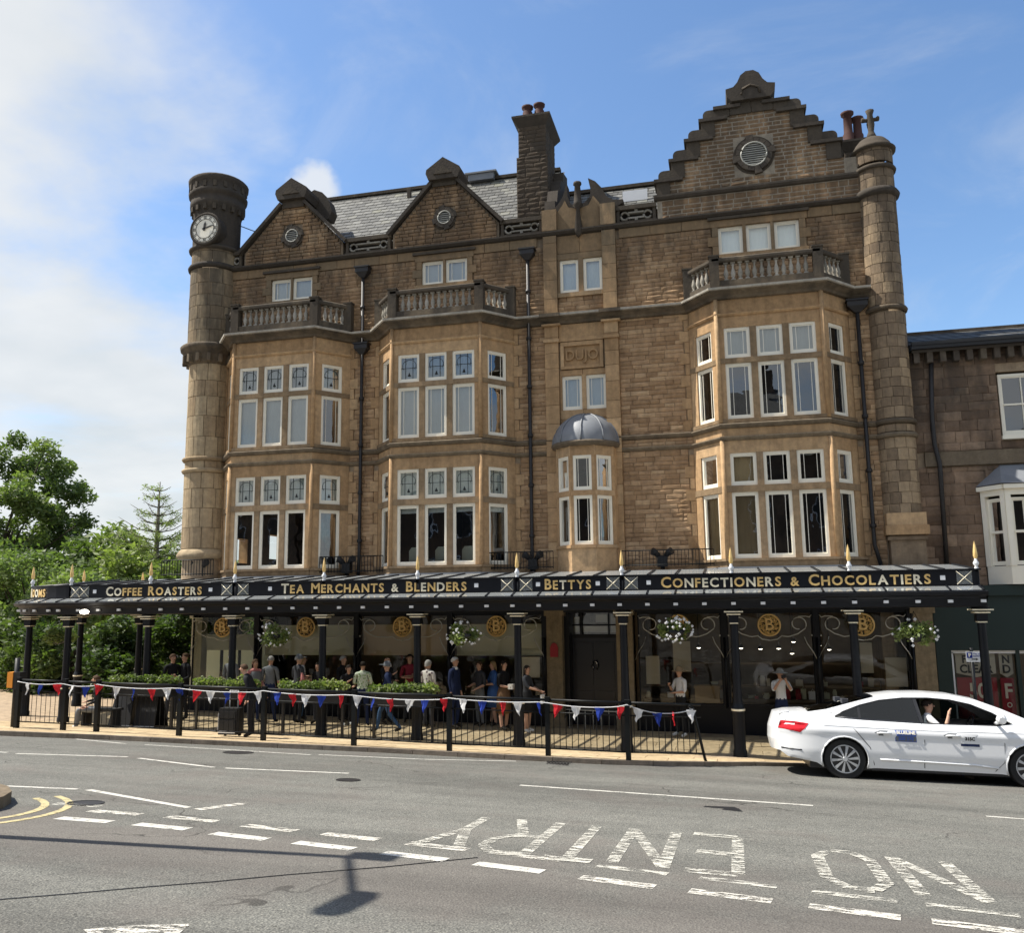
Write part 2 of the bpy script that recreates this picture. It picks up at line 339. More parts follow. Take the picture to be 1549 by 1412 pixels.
def tag(o, label=None, category=None, group=None, kind=None):
    for a, b in (('label', label), ('category', category), ('group', group), ('kind', kind)):
        if b: o[a] = b
    return o
def thing(name, label, category, loc=(0, 0, 0), rz=0, group=None):
    o = bpy.data.objects.new(name, None); COL.objects.link(o); o.location = loc; o.rotation_euler = (0, 0, rz)
    o.empty_display_size = .2
    ORG[o.name] = Vector(loc) if rz == 0 else Vector()
    return tag(o, label, category, group)
def part(name, me, parent, p, rz=0, sc=None, **k):
    """share a mesh under a parent that lives in world coordinates"""
    og = ORG.get(parent.name, Vector()); o = link(name, me, parent); o.location = Vector(p)-og; o.rotation_euler = (0, 0, rz)
    if sc: o.scale = sc
    ORG[o.name] = Vector()
    if k: tag(o, **k)
    return o
def copytree(o, parent=None):
    c = o.copy(); COL.objects.link(c); c.parent = parent
    ORG[c.name] = ORG.get(o.name, Vector())
    for ch in o.children: copytree(ch, c)
    return c
def text_mesh(txt, size, ext=.004, name='lettering', sx=1, space=1.0, off=0):
    cu = bpy.data.curves.new(name, 'FONT'); cu.body = txt; cu.size = size; cu.extrude = ext; cu.space_character = space; cu.offset = off
    cu.align_x = 'CENTER'; cu.align_y = 'CENTER'; cu.resolution_u = 3
    o = bpy.data.objects.new(name, cu); COL.objects.link(o); bpy.context.view_layer.update()
    me = bpy.data.meshes.new_from_object(o.evaluated_get(bpy.context.evaluated_depsgraph_get()))
    bpy.data.objects.remove(o); me.name = name
    return me
def road_z(x, y):
    x = max(-60, min(60, x)); yy = max(-5, min(24, y))
    return 3.1-1.631-.02138*x-.0875*yy-(max(0, min(y, 60)-24))*.01
def pave_z(x, y):
    return -.0214*(max(-40, min(40, x))+5)+float(np.interp(y, [14, 16.5, 18.9, 22.6, 60], [.47, .22, -.02, -.09, -.4]))
# ------------------------------------------------------------------ ground, road, pavement
def grid(xs, ys, zf, name, mat, **k):
    vs = [(x, y, zf(x, y)) for y in ys for x in xs]; n = len(xs)
    fs = [(j*n+i, j*n+i+1, (j+1)*n+i+1, (j+1)*n+i) for j in range(len(ys)-1) for i in range(n-1)]
    mb = MB(); mb.add(vs, fs); return mb.build(name, mat, **k)
def lin(a, b, n): return [a+(b-a)*i/n for i in range(n+1)]
grid([-900, -400, -150]+lin(-60, 60, 40)+[150, 400, 900], [-60]+lin(-5, 60, 40)+[120, 300, 900], road_z, 'road', 'asphalt', kind='structure')
KERB = [(-40, 15.0), (-17.5, 15.2), (-14.9, 15.6), (-12.8, 15.95), (-9.15, 16.2), (-6.7, 16.48), (-3.8, 16.47), (-1.98, 16.58), (-.69, 17.2), (.65, 18.1), (3, 18.55), (8, 19), (40, 21)]
def kerb_y(x): return float(np.interp(x, [p[0] for p in KERB], [p[1] for p in KERB]))
mb = MB(); xs = lin(-40, 40, 160)
for a, b in zip(xs, xs[1:]):
    ya, yb = kerb_y(a)+.14, kerb_y(b)+.14
    for t0, t1 in ((0, .15), (.15, .35), (.35, .6), (.6, 1)):
        pts = [(a, ya+(34-ya)*t0), (b, yb+(34-yb)*t0), (b, yb+(34-yb)*t1), (a, ya+(34-ya)*t1)]
        mb.add([(x, y, pave_z(x, y)-.035) for x, y in pts], [(0, 1, 2, 3)], 0, .5)
pave = mb.build('pavement', 'mortar', kind='structure')
def slabbox(mb_or_none, pts, zf, h, r):
    """a slab following the slope; pts are four plan corners"""
    vs = [(x, y, zf(x, y)-h) for x, y in pts]+[(x, y, zf(x, y)) for x, y in pts]
    return vs, [(0, 1, 5, 4), (1, 2, 6, 5), (2, 3, 7, 6), (3, 0, 4, 7), (4, 5, 6, 7)]
def kpt(x, off): return (x, kerb_y(x)+off)
x = -18.
while x < 9:                                                     # kerbstones one by one
    w = .915; mb = MB(); vs, fs = slabbox(None, [kpt(x+.006, 0), kpt(x+w-.006, 0), kpt(x+w-.006, .145), kpt(x+.006, .145)], pave_z, .2, 0)
    mb.add(vs, fs, 0, random.random()); mb.build('kerbstone', 'kerbstone', pave); x += w
cnt = 0; row = 0; stuff = MB()
for j in range(10):                                              # paving flags in courses parallel to the kerb
    o0 = .15+.6*j; x = -17.5+(j % 2)*.45
    while x < 6.5:
        w = .9; d = random.uniform(-.003, .003)
        pts = [kpt(x+.006, o0+.006), kpt(x+w-.006, o0+.006), kpt(x+w-.006, o0+.594), kpt(x+.006, o0+.594)]
        if max(p[1] for p in pts) < 22.5:
            vs, fs = slabbox(None, pts, lambda a, b: pave_z(a, b)+d, .04, 0)
            t = MB() if cnt < 262 else stuff
            t.add(vs, fs, 0, random.random()); 
            if cnt < 262: t.build('paving_flag', 'flag', pave)
            cnt += 1
        x += w
if stuff.v: stuff.build('paving_flags', 'flag', pave, kind='stuff')
# ---- painted markings, 4 mm above the road
def mark(name, polys, mat, label, **k):
    mb = MB()
    for p in polys:
        # subdivide long shapes so that they follow the road
        mb.add([(x, y, road_z(x, y)+.004) for x, y in p], [tuple(range(len(p)))])
    o = mb.build(name, mat); tag(o, label, k.get('cat', 'road marking'), k.get('group')); return o
def line(a, b, w):
    d = Vector((b[0]-a[0], b[1]-a[1])).normalized(); n = Vector((-d.y, d.x))*w/2
    return [(a[0]-n.x, a[1]-n.y), (b[0]-n.x, b[1]-n.y), (b[0]+n.x, b[1]+n.y), (a[0]+n.x, a[1]+n.y)]
dashB = [(-6.85, 7.96), (-5.93, 7.97), (-4.97, 7.84), (-4.04, 7.74), (-3.11, 7.62), (-2.22, 7.51), (-1.28, 7.33), (-.40, 7.20), (.47, 7.05), (1.28, 6.93), (2.1, 6.80)]
dashB = [(x-.02, y+.10) for x, y in dashB]
ORD = ['leftmost', 'second from the left', 'third from the left', 'fourth from the left', 'fifth from the left', 'middle', 'fifth from the right', 'fourth from the right', 'third from the right', 'second from the right', 'rightmost']
for i, (x, y) in enumerate(dashB):
    nx = dashB[min(i+1, len(dashB)-1)]; pv = dashB[max(i-1, 0)]; d = Vector((nx[0]-pv[0], nx[1]-pv[1])).normalized()
    e = (x+d.x*.62, y+d.y*.62)
    mark('give_way_dash', [line((x, y), e, .17)], 'road_white' if i < 6 else 'road_half', ORD[i]+' dash of the nearer white broken line across the junction', group='give way dashes of the nearer line')
    n = Vector((-d.y, d.x))*.50
    mark('give_way_dash', [line((x+n.x-.02, y+n.y), (e[0]+n.x-.02, e[1]+n.y), .13 if i > 4 else .17)], 'road_half' if i < 6 else 'road_worn', ORD[i]+' dash of the farther white broken line across the junction', group='give way dashes of the farther line')
for a, b, w, lb in (((-14.4, 12.7), (-12.2, 13.0), .10, 'thin white centre line dash at the far left edge of the road'),
        ((-11.95, 12.93), (-10.12, 13.41), .10, 'thin white road line dash, second from the left across the far lane'),
        ((-9.84, 13.32), (-8.05, 12.75), .10, 'thin white road line dash angled towards the camera in the far lane'),
        ((-7.85, 12.75), (-5.88, 13.05), .10, 'thin white road line dash in the middle of the far lane'),
        ((-13.15, 15.78), (-11.72, 15.44), .08, 'short white line by the kerb at the left end of the railings'),
        ((-11.3, 15.46), (-7.68, 15.34), .07, 'long thin white line along the kerb below the railings'),
        ((-9.2, 9.69), (-8.15, 9.86), .09, 'white line dash at the left edge of the nearer lane'),
        ((-8.0, 9.87), (-6.09, 9.18), .10, 'white line running off the corner kerb towards the junction'),
        ((-3.12, 12.91), (.93, 12.70), .10, 'long thin white centre line in front of the white car'),
        ((3.02, 12.73), (5.5, 12.5), .09, 'thin white centre line at the right edge of the photo')):
    mark('lane_line', [line(a, b, w)], 'road_white', lb)
mark('bay_line', [line((-7.57, 15.45), (-5.59, 15.69), .08), line((-5.59, 15.69), (-3.99, 16.25), .08)], 'road_white', 'bent white line running into the kerb below the railings')
mark('arrow_stroke', [line((-5.93, 9.1), (-5.72, 9.7), .14)], 'road_half', 'short slanting white stroke beside the corner line')
mark('bay_mark', [line((-7.0, 8.86), (-7.58, 8.80), .16)], 'road_worn', 'pale worn patch of paint around a small cover near the yellow lines', cat='road marking')
mark('arrow_tip', [[(-3.95, 4.9), (-3.72, 5.08), (-3.42, 5.23), (-3.36, 5.0), (-3.45, 4.85), (-3.8, 4.8)]], 'road_half', 'broad white arrow tip at the bottom edge of the photo')
def polyline_mark(name, pts, w, mat, lb):
    mb = MB(); P = [Vector(p) for p in pts]; vs = []
    for i, p in enumerate(P):
        d = (P[min(i+1, len(P)-1)]-P[max(i-1, 0)]).normalized(); n = Vector((-d.y, d.x))*w/2
        for q in (p-n, p+n): vs.append((q.x, q.y, road_z(q.x, q.y)+.004))
    mb.add(vs, [(2*i, 2*i+2, 2*i+3, 2*i+1) for i in range(len(P)-1)]); tag(mb.build(name, mat), lb, 'road marking')
def arc(pts, n=10):
    P = [Vector(p) for p in pts]; out = []
    for i in range(n+1):
        t = i/n; out.append(P[0]*(1-t)**3+P[1]*3*t*(1-t)**2+P[2]*3*t*t*(1-t)+P[3]*t**3)
    return out
polyline_mark('yellow_line', arc([(-7.45, 7.55), (-7.22, 8.0), (-7.35, 8.7), (-8.05, 9.05)]), .085, 'road_yellow', 'inner of the two curved yellow lines round the corner kerb')
polyline_mark('yellow_line', arc([(-7.22, 7.45), (-6.95, 8.0), (-7.1, 8.85), (-7.95, 9.28)]), .085, 'road_yellow', 'outer of the two curved yellow lines round the corner kerb')
# corner kerb, bottom left
cpts = [(-11, 9.6), (-9.5, 9.4), (-8.79, 9.18), (-8.36, 8.96), (-8.02, 8.65), (-7.80, 8.30), (-7.72, 7.9), (-7.83, 7.3), (-8.2, 6.6), (-11, 5.5)]
mb = MB(); n = len(cpts)
mb.add([(x, y, road_z(x, y)-.05) for x, y in cpts]+[(x, y, road_z(x, y)+.13) for x, y in cpts]+[(x-.13 if x > -10 else x, (y-.1 if y > 8.3 else y+.08), road_z(x, y)+.14) for x, y in cpts],
       [(i, i+1, n+i+1, n+i) for i in range(n-1)]+[(n+i, n+i+1, 2*n+i+1, 2*n+i) for i in range(n-1)]+[tuple(range(2*n, 3*n))], 0, .2)
mb.build('corner_pavement', 'dark_stone', kind='structure')
# NO ENTRY, painted for traffic coming out towards the camera's left: it reads upside down from here
GL = {'N': [((0, 0), (0, 1)), ((0, 1), (1, 0)), ((1, 0), (1, 1))], 'E': [((0, 0), (0, 1)), ((0, 1), (1, 1)), ((0, .52), (.85, .52)), ((0, 0), (1, 0))],
      'T': [((.5, 0), (.5, 1)), ((0, 1), (1, 1))], 'Y': [((.5, 0), (.5, .45)), ((.5, .45), (0, 1)), ((.5, .45), (1, 1))],
      'R': [((0, 0), (0, 1)), ((0, 1), (.7, 1)), ((.7, 1), (1, .86)), ((1, .86), (1, .66)), ((1, .66), (.7, .52)), ((.7, .52), (0, .52)), ((.45, .52), (1, 0))],
      'O': [((.3, 0), (.7, 0)), ((.7, 0), (1, .2)), ((1, .2), (1, .8)), ((1, .8), (.7, 1)), ((.7, 1), (.3, 1)), ((.3, 1), (0, .8)), ((0, .8), (0, .2)), ((0, .2), (.3, 0))]}
def roadword(word, xr, yt0, yb0, slope, w, gap, lb):
    """xr: plan x of the first letter's left edge (it reads towards -x); letters' tops lie nearest the camera"""
    mb = MB(); x = xr; par = thing('painted_word', lb, 'road marking', (xr, yt0, road_z(xr, yt0)))
    for ch in word:
        lt = MB()
        for k, (a, b) in enumerate(GL[ch]):
            def P(u, v): X = x-u*w; return (X, yb0+(yt0-yb0)*v+slope*(X-xr))
            pa, pb = P(*a), P(*b); hor = abs(pa[1]-pb[1]) < .12
            q = line(pa, pb, .115 if not hor else .19)
            lt.add([(px, py, road_z(px, py)+.004+.0006*k) for px, py in q], [(0, 1, 2, 3)])
        lt.build('letter', 'road_worn', par); x -= w+gap
roadword('NO', 1.82, 7.75, 9.35, -.12, .46, .22, 'worn white painted word NO at the right of the junction mouth, reading upside down')
roadword('ENTRY', -.05, 8.02, 9.85, -.05, .45, .18, 'worn white painted word ENTRY left of the word NO, reading upside down')
# drain hole and small covers
mb = MB()
for (cx, cy, w, d) in ((-.28, 11.95, .5, .12), (-.12, 11.83, .22, .16), (-.05, 11.80, .14, .2)):
    mb.add([(cx-w/2+random.uniform(-.05, .05), cy-d/2, road_z(cx, cy)+.006), (cx+w/2, cy-d/3, road_z(cx, cy)+.006), (cx+w/2-.05, cy+d/2, road_z(cx, cy)+.006), (cx-w/3, cy+d/2.5, road_z(cx, cy)+.006)], [(0, 1, 2, 3)])
tag(mb.build('pothole', 'black'), 'small dark broken pothole in the road below the long centre line', 'pothole')
def roundcover(x, y, r, lb):
    mb = MB(); mb.lathe([(0, 0), (r*.88, 0), (r*.88, .004), (r, .004), (r, -.02)], n=20, smooth=False); mb.v = [(x+a, y+b, road_z(x+a, y+b)+.004+c) for a, b, c in mb.v]
    tag(mb.build('manhole_cover', 'rusty_pipe'), lb, 'manhole cover')
roundcover(-7.3, 8.98, .2, 'small round iron cover near the curved yellow lines')
roundcover(-9.0, 15.05, .28, 'round iron cover in the road below the suitcase')
roundcover(-5.55, 12.3, .18, 'small iron cover in the middle of the road')
# fine tar seam crossing the near lane
polyline_mark('tar_seam', [(-5.4, 4.9), (-4.94, 5.29), (-4.6, 5.6), (-4.33, 5.87), (-3.9, 6.25), (-3.53, 6.63), (-2.9, 7.2), (-2.29, 7.85)], .022, 'black', 'thin dark tar seam crossing the near lane')

# ------------------------------------------------------------------ stonework machinery
def stonemeshes(nv=8, depth=.05, seed=3):
    rnd = random.Random(seed); out = []
    for k in range(nv):
        j = lambda a: rnd.uniform(-a, a)
        ix, iz = .07, .20; f = -.014
        ring = [(0+j(.008), 0, 0+j(.03)), (1+j(.008), 0, 0+j(.03)), (1+j(.008), 0, 1+j(.03)), (0+j(.008), 0, 1+j(.03))]
        front = [(ix+j(.03), f+j(.010), iz+j(.06)), (1-ix+j(.03), f+j(.010), iz+j(.06)), (1-ix+j(.03), f+j(.010), 1-iz+j(.06)), (ix+j(.03), f+j(.010), 1-iz+j(.06))]
        mid = (.5+j(.2), f-.012+j(.008), .5+j(.15)); back = [(x, depth, z) for x, _, z in ring]
        vs = back+ring+front+[mid]
        fs = [(i, (i+1) % 4, 4+(i+1) % 4, 4+i) for i in range(4)]+[(4+i, 4+(i+1) % 4, 8+(i+1) % 4, 8+i) for i in range(4)]+[(8+i, 8+(i+1) % 4, 12) for i in range(4)]
        out.append((vs, fs))
    return out
ROCK = stonemeshes()
class Courses:
    """collects stones of one thing; the largest in the picture become parts, the rest one part of kind stuff"""
    def __init__(s, root, name, mat, keep, protos=ROCK): s.root = root; s.name = name; s.mat = mat; s.keep = keep; s.proud = .62; s.L = []; s.J = []; s.protos = protos
    def lay(s, T, u0, u1, z0, z1, holes=(), h=(.10, .14), w=(.2, .52), left=None, right=None, joint=.009, proud=1.):
        z = z0; row = 0
        while z < z1-.03:
            hh = min(random.uniform(*h), z1-z)
            if z1-(z+hh) < .06: hh = z1-z
            a = u0 if left is None else left(z+hh/2); b = u1 if right is None else right(z+hh/2)
            spans = [(a, b)]
            for (hx0, hx1, hz0, hz1) in holes:
                if z+hh > hz0+.01 and z < hz1-.01:
                    ns = []
                    for p, q in spans:
                        if hx1 <= p or hx0 >= q: ns.append((p, q)); continue
                        if hx0 > p: ns.append((p, hx0))
                        if hx1 < q: ns.append((hx1, q))
                    spans = ns
            for p, q in spans:
                x = p
                while x < q-.02:
                    ww = random.uniform(*w)
                    if x == p: ww *= random.uniform(.5, 1)
                    if q-(x+ww) < .14: ww = q-x
                    s.L.append((T, x+joint/2, z+joint/2, ww-joint, hh-joint)); x += ww
            z += hh; row += 1
    def finish(s):
        def size(e):
            T, x, z, w, h = e; c = T @ Vector((x, 0, z)); d = c.length; return -w*h/(d*d)
        s.L.sort(key=size)
        protos = []
        for vs, fs in s.protos:
            mb = MB(); mb.add(vs, fs, 0, 0.); protos.append(mb.mesh(s.name, s.mat))
        for k, (T, x, z, w, h) in enumerate(s.L[:s.keep]):
            o = bpy.data.objects.new(s.name, random.choice(protos)); COL.objects.link(o); o.parent = s.root
            M = T @ Matrix.Translation((x, 0, z)) @ Matrix.Diagonal((w, s.proud, h, 1))
            og = ORG.get(s.root.name, Vector()); M.translation -= og; o.matrix_local = M
        if len(s.L) > s.keep:
            mb = MB()
            for (T, x, z, w, h) in s.L[s.keep:]:
                vs, fs = random.choice(s.protos)
                mb.T = T; mb.add([(x+a*w, b*s.proud, z+c*h) for a, b, c in vs], fs, 0, random.random())
            mb.T = None; mb.build(s.name+'_courses', s.mat, s.root, kind='stuff')
def frame_T(p, q):
    """local x along p->q, local y into the building, z up; outward is -y"""
    d = Vector((q[0]-p[0], q[1]-p[1])).normalized()
    return Matrix(((d.x, -d.y, 0, p[0]), (d.y, d.x, 0, p[1]), (0, 0, 1, 0), (0, 0, 0, 1)))
def cutboxes(mb, u0, u1, z0, z1, y0, y1, holes, mi=0):
    us = sorted({u0, u1, *[h for H in holes for h in H[:2] if u0 < h < u1]}); zs = sorted({z0, z1, *[h for H in holes for h in H[2:] if z0 < h < z1]})
    for a, b in zip(us, us[1:]):
        run = None
        for c, d in list(zip(zs, zs[1:]))+[(None, None)]:
            inside = c is None or any(H[0] < (a+b)/2 < H[1] and H[2] < (c+d)/2 < H[3] for H in holes)
            if inside:
                if run: mb.box(a, b, y0, y1, run[0], run[1], mi, .5)
                run = None
            else: run = (run[0], d) if run else (c, d)
# ---- windows (shared by size and kind)
WCACHE = {}
def window(root, T, u0, u1, z0, z1, kind='net', depth=.08, fw=.055, name='window'):
    w, h = round(u1-u0, 2), round(z1-z0, 2); key = (w, h, kind, fw)
    if key not in WCACHE:
        d = {}
        f = MB(); f.box(0, fw, 0, .07, 0, h); f.box(w-fw, w, 0, .07, 0, h); f.box(fw, w-fw, 0, .07, 0, fw*1.25); f.box(fw, w-fw, 0, .07, h-fw, h)
        g = fw+.018; f.box(fw, g, .02, .06, fw*1.25, h-fw); f.box(w-g, w-fw, .02, .06, fw*1.25, h-fw); f.box(g, w-g, .02, .06, fw*1.25, fw*1.25+.03); f.box(g, w-g, .02, .06, h-fw-.03, h-fw)
        if kind in ('sash', 'sashdark'): f.box(g, w-g, .0, .05, h*.5-.02, h*.5+.02); f.box(w*.5-.012, w*.5+.012, .01, .05, g, h-g)
        d['frame'] = f.mesh('window', 'white_paint')
        p = MB(); p.add([(g, .04, g), (w-g, .04, g), (w-g, .04, h-g), (g, .04, h-g)], [(0, 1, 2, 3)]); d['pane'] = p.mesh('pane', 'glass')
        def cur(mat, a=0., b=1., c=0., e=1., y=.13):
            q = MB(); n = 14; vs = []
            for i in range(n+1):
                uu_ = g*.4+(w-g*.8)*(a+(b-a)*i/n); yy = y+.008*math.sin(i*2.1)
                vs += [(uu_, yy, h*c+.01), (uu_, yy, h*e-.01)]
            q.add(vs, [(2*i, 2*i+2, 2*i+3, 2*i+1) for i in range(n)], 0, 0, True); return q.mesh('curtain', mat)
        if kind in ('net', 'sash'): d['curtain'] = cur('net')
        if kind == 'net_bright': d['curtain'] = cur('net_bright')
        if kind == 'netside': d['curtain'] = cur('net', .62, 1.)
        if kind == 'tan': d['curtain'] = cur('tan_blind')
        if kind == 'tan_low': d['curtain'] = cur('tan_blind', 0, 1, .0, 1)
        if kind == 'blindtop': d['curtain'] = cur('net_bright', 0, 1, .86, 1)
        if kind in ('stained', 'stained2'):
            d['curtain'] = cur('stained_backing')
            s_ = MB(); t = .006
            for fx in (.33, .67): s_.box(w*fx-t, w*fx+t, .025, .034, g, h-g)
            s_.box(g, w-g, .024, .035, h*.52-t, h*.52+t)
            pts = [(w*(.5+.32*math.sin(a_)), .028, h*(.60+.22*math.cos(a_))) for a_ in np.linspace(-2.2, 2.2, 12)]; s_.tube(pts, .006, 4)
            s_.lathe([(0, 0), (.045, .012), (.028, .05), (.008, .10), (0, .12)], 0, 0, 8)
            vs = s_.v[-40:]; s_.v[-40:] = [(x+w*.5, y*.25+.03, z+h*.22) for x, y, z in vs]
            d['leading'] = s_.mesh('leading', 'black')
        if kind == 'leaded':
            s_ = MB()
            for fx in (.26, .74): s_.box(w*fx-.006, w*fx+.006, .024, .034, g, h-g)
            d['leading'] = s_.mesh('leading', 'white_paint'); 
        if kind == 'leaded_net':
            s_ = MB()
            for fx in (.26, .74): s_.box(w*fx-.007, w*fx+.007, .024, .034, g, h-g)
            d['leading'] = s_.mesh('leading', 'white_paint'); d['curtain'] = cur('net')
        WCACHE[key] = d
    d = WCACHE[key]; og = ORG.get(root.name, Vector()); M = T @ Matrix.Translation((u0, depth, z0)); M.translation -= og
    o = link(name, d['frame'], root, mat=M)
    for k in ('pane', 'curtain', 'leading'):
        if k in d: link(k, d[k], o)
    return o
mb = MB(); x, y = -3.2, 16.2
for k in range(7): mb.box(x-.2+k*.06, x-.17+k*.06, y-.16, y+.16, road_z(x, y)+.0, road_z(x, y)+.012)
mb.box(x-.24, x+.24, y-.19, y-.16, road_z(x, y), road_z(x, y)+.015); mb.box(x-.24, x+.24, y+.16, y+.19, road_z(x, y), road_z(x, y)+.015)
tag(mb.build('drain_grate', 'rusty_pipe'), 'iron gully grate in the gutter below the guard railing', 'drain')
# ------------------------------------------------------------------ the big stone building
YF = 22.6; YB = 21.75; BC = (-12.3, -7.45, 1.24)
bld = thing('stone_building', 'tall sandstone building with clock turret, stacked bay windows and stepped gable above the canopy', 'building', (-5, 22.6, -.1))
TF = frame_T((0, YF), (1, YF))                     # facade: local x = world X
st = Courses(bld, 'stone', 'rock', 299)
small = [(-12.92, -12.28, 11.96, 12.66), (-12.22, -11.58, 11.96, 12.66), (-8.15, -7.51, 12.0, 12.72), (-7.44, -6.80, 12.0, 12.72), (-4.14, -3.62, 11.37, 12.33), (-3.49, -2.97, 11.37, 12.33),
         (.14, .76, 12.0, 12.78), (.85, 1.47, 12.0, 12.78), (1.56, 2.18, 12.0, 12.78), (-4.14, -3.60, 8.1, 9.04), (-3.49, -2.95, 8.1, 9.04)]
kinds = ['leaded_net', 'net', 'leaded_net', 'leaded_net', 'net_bright', 'net_bright', 'net_bright', 'net_bright', 'net_bright', 'leaded_net', 'leaded_net']
bayholes = [(c-1.98, c+1.98, 3.5, 10.5) for c in BC]
# backing wall with real openings
mb = MB(); bh = [(c-1.9, c+1.9, 3.7, 10.3) for c in BC]
ori = [(-4.2, -2.9, 4.45, 6.8)]
cutboxes(mb, -14.5, 3.75, 3.2, 13.1, YF+.03, YF+.30, small+bh+ori)
mb.build('backing_wall', 'mortar', bld)
# laid stone: top storey, walls between the bays
def grow(H, d, e): return [(a-d, b+d, c-e, f+e) for a, b, c, f in H]
surround = [(-13.1, -11.4, 11.8, 12.84), (-8.33, -6.62, 11.84, 12.9), (-.04, 2.36, 11.84, 12.95)]
cen = [(-4.58, -2.58, 3.5, 13.1)]
st.lay(TF, -14.4, 3.72, 10.76, 12.78, surround+cen)
st.lay(TF, -14.4, 3.72, 7.28, 10.5, grow(bayholes, .14, 0)+cen, h=(.10, .145), w=(.22, .54))
st.lay(TF, -14.4, 3.72, 3.7, 6.88, grow(bayholes, .14, 0)+cen, h=(.10, .145), w=(.22, .54))
st.lay(TF, -14.4, 3.72, 6.99, 7.19, grow(bayholes, 0, 0)+cen, h=(.1, .11))
# central bay: rock-faced spandrels between dressed pilasters
st.lay(TF, -4.2, -2.95, 10.76, 11.3, []); 
# gables (plain)
G1 = dict(c=-12.26, b=1.62, z0=13.17, zt=14.98, zb=13.62); G2 = dict(c=-7.46, b=1.60, z0=13.17, zt=15.05, zb=13.66)
for G in (G1, G2):
    k = (G['b']-.36)/(G['zt']-G['zb'])
    lf = lambda z, G=G, k=k: G['c']-min(G['b'], G['b']-k*(z-G['zb']))+.06
    rf = lambda z, G=G, k=k: G['c']+min(G['b'], G['b']-k*(z-G['zb']))-.06
    T = frame_T((0, YF-.02), (1, YF-.02)); hole = [(G['c']-.30, G['c']+.30, 13.68, 14.28)]
    st.lay(T, 0, 1, G['z0'], G['zt'], hole, joint=.018, h=(.10, .14), w=(.2, .5), left=lf, right=rf)
    mb = MB(); c, b = G['c'], G['b']
    mb.prism([(c-b, 13.1), (c+b, 13.1), (c+b, G['zb']), (c+.36, G['zt']), (c-.36, G['zt']), (c-b, G['zb'])], YF+.02, YF+.5); mb.build('gable_wall', 'mortar', bld)
    for s_ in (-1, 1):                                                  # copings
        mb = MB(); x0, x1 = c+s_*(b+.1), c+s_*.34; z0, z1 = G['zb']-.04, G['zt']+.02
        nx, nz = (z1-z0), abs(x1-x0); l = math.hypot(nx, nz); ox, oz = s_*nx/l*.13, nz/l*.13
        mb.prism([(x0, z0), (x1, z1), (x1+ox*.75, z1+oz*.75), (x0+ox*.75, z0+oz*.75)], YF-.14, YF+.55); mb.build('coping', 'capstone', bld)
    mb = MB(); mb.prism([(c-.36, G['zt']-.1), (c+.36, G['zt']-.1), (c+.36, 15.16), (c-.36, 15.16)], YF-.08, YF+.5); mb.build('gable_pedestal', 'dark_stone', bld)
    mb = MB(); mb.prism([(c-.44, 15.10), (c+.44, 15.10), (c+.52, 15.30), (c+.50, 15.42), (c, 15.76), (c-.50, 15.42), (c-.52, 15.30)], YF-.22, YF+.6); cp = mb.build('gable_cap', 'capstone', bld)
    mb = MB(); mb.prism([(c-.28, 15.24), (c+.28, 15.24), (c, 15.50)], YF-.26, YF-.2); mb.build('cap_moulding', 'dark_stone', cp)
    if G is G1:
        mb = MB(); mb.prism([(c+.2, 14.9), (c+.85, 14.7), (c+.95, 14.95), (c+.85, 15.3), (c+.62, 15.6), (c+.35, 15.72), (c+.1, 15.6)], YF+.6, YF+1.0); mb.build('gable_scroll', 'capstone', bld)
    # round vent in a broken ring of blocks
    mb = MB(); n = 12
    for i in range(n):
        a0, a1 = 2*PI*i/n, 2*PI*(i+.94)/n; ro = .38 if i % 3 == 0 else .31
        q = [(c+math.cos(a)*r_, 13.97+math.sin(a)*r_) for a, r_ in ((a0, .2), (a0, ro), (a1, ro), (a1, .2))]; mb.prism(q, YF-.09, YF+.1)
    v = mb.build('vent_ring', 'capstone', bld)
    mb = MB(); mb.prism([(c+.35*math.cos(t), 13.97+.35*math.sin(t)) for t in np.linspace(0, 2*PI, 25)[:-1]], YF-.035, YF+.01); mb.build('vent_surround', 'dark_stone', v)
    mb = MB(); q = [(c+.18*math.cos(t), 13.97+.18*math.sin(t)) for t in np.linspace(0, 2*PI, 19)[:-1]]; mb.prism(q, YF-.06, YF-.045); mb.build('vent_disc', 'black', v)
    ring = MB(); ring.tube([(c+.19*math.cos(t), YF-.09, 13.97+.19*math.sin(t)) for t in np.linspace(0, 2*PI, 21)], .018, 6); ring.build('vent_rim', 'vent_grey', v)
    for kk in range(5):
        zz = 13.97-.12+.06*kk; hw = math.sqrt(max(.0001, .18**2-(zz-13.97)**2)); mb = MB(); mb.box(c-hw, c+hw, YF-.08, YF-.055, zz-.008, zz+.012); mb.build('louvre', 'vent_grey', v)
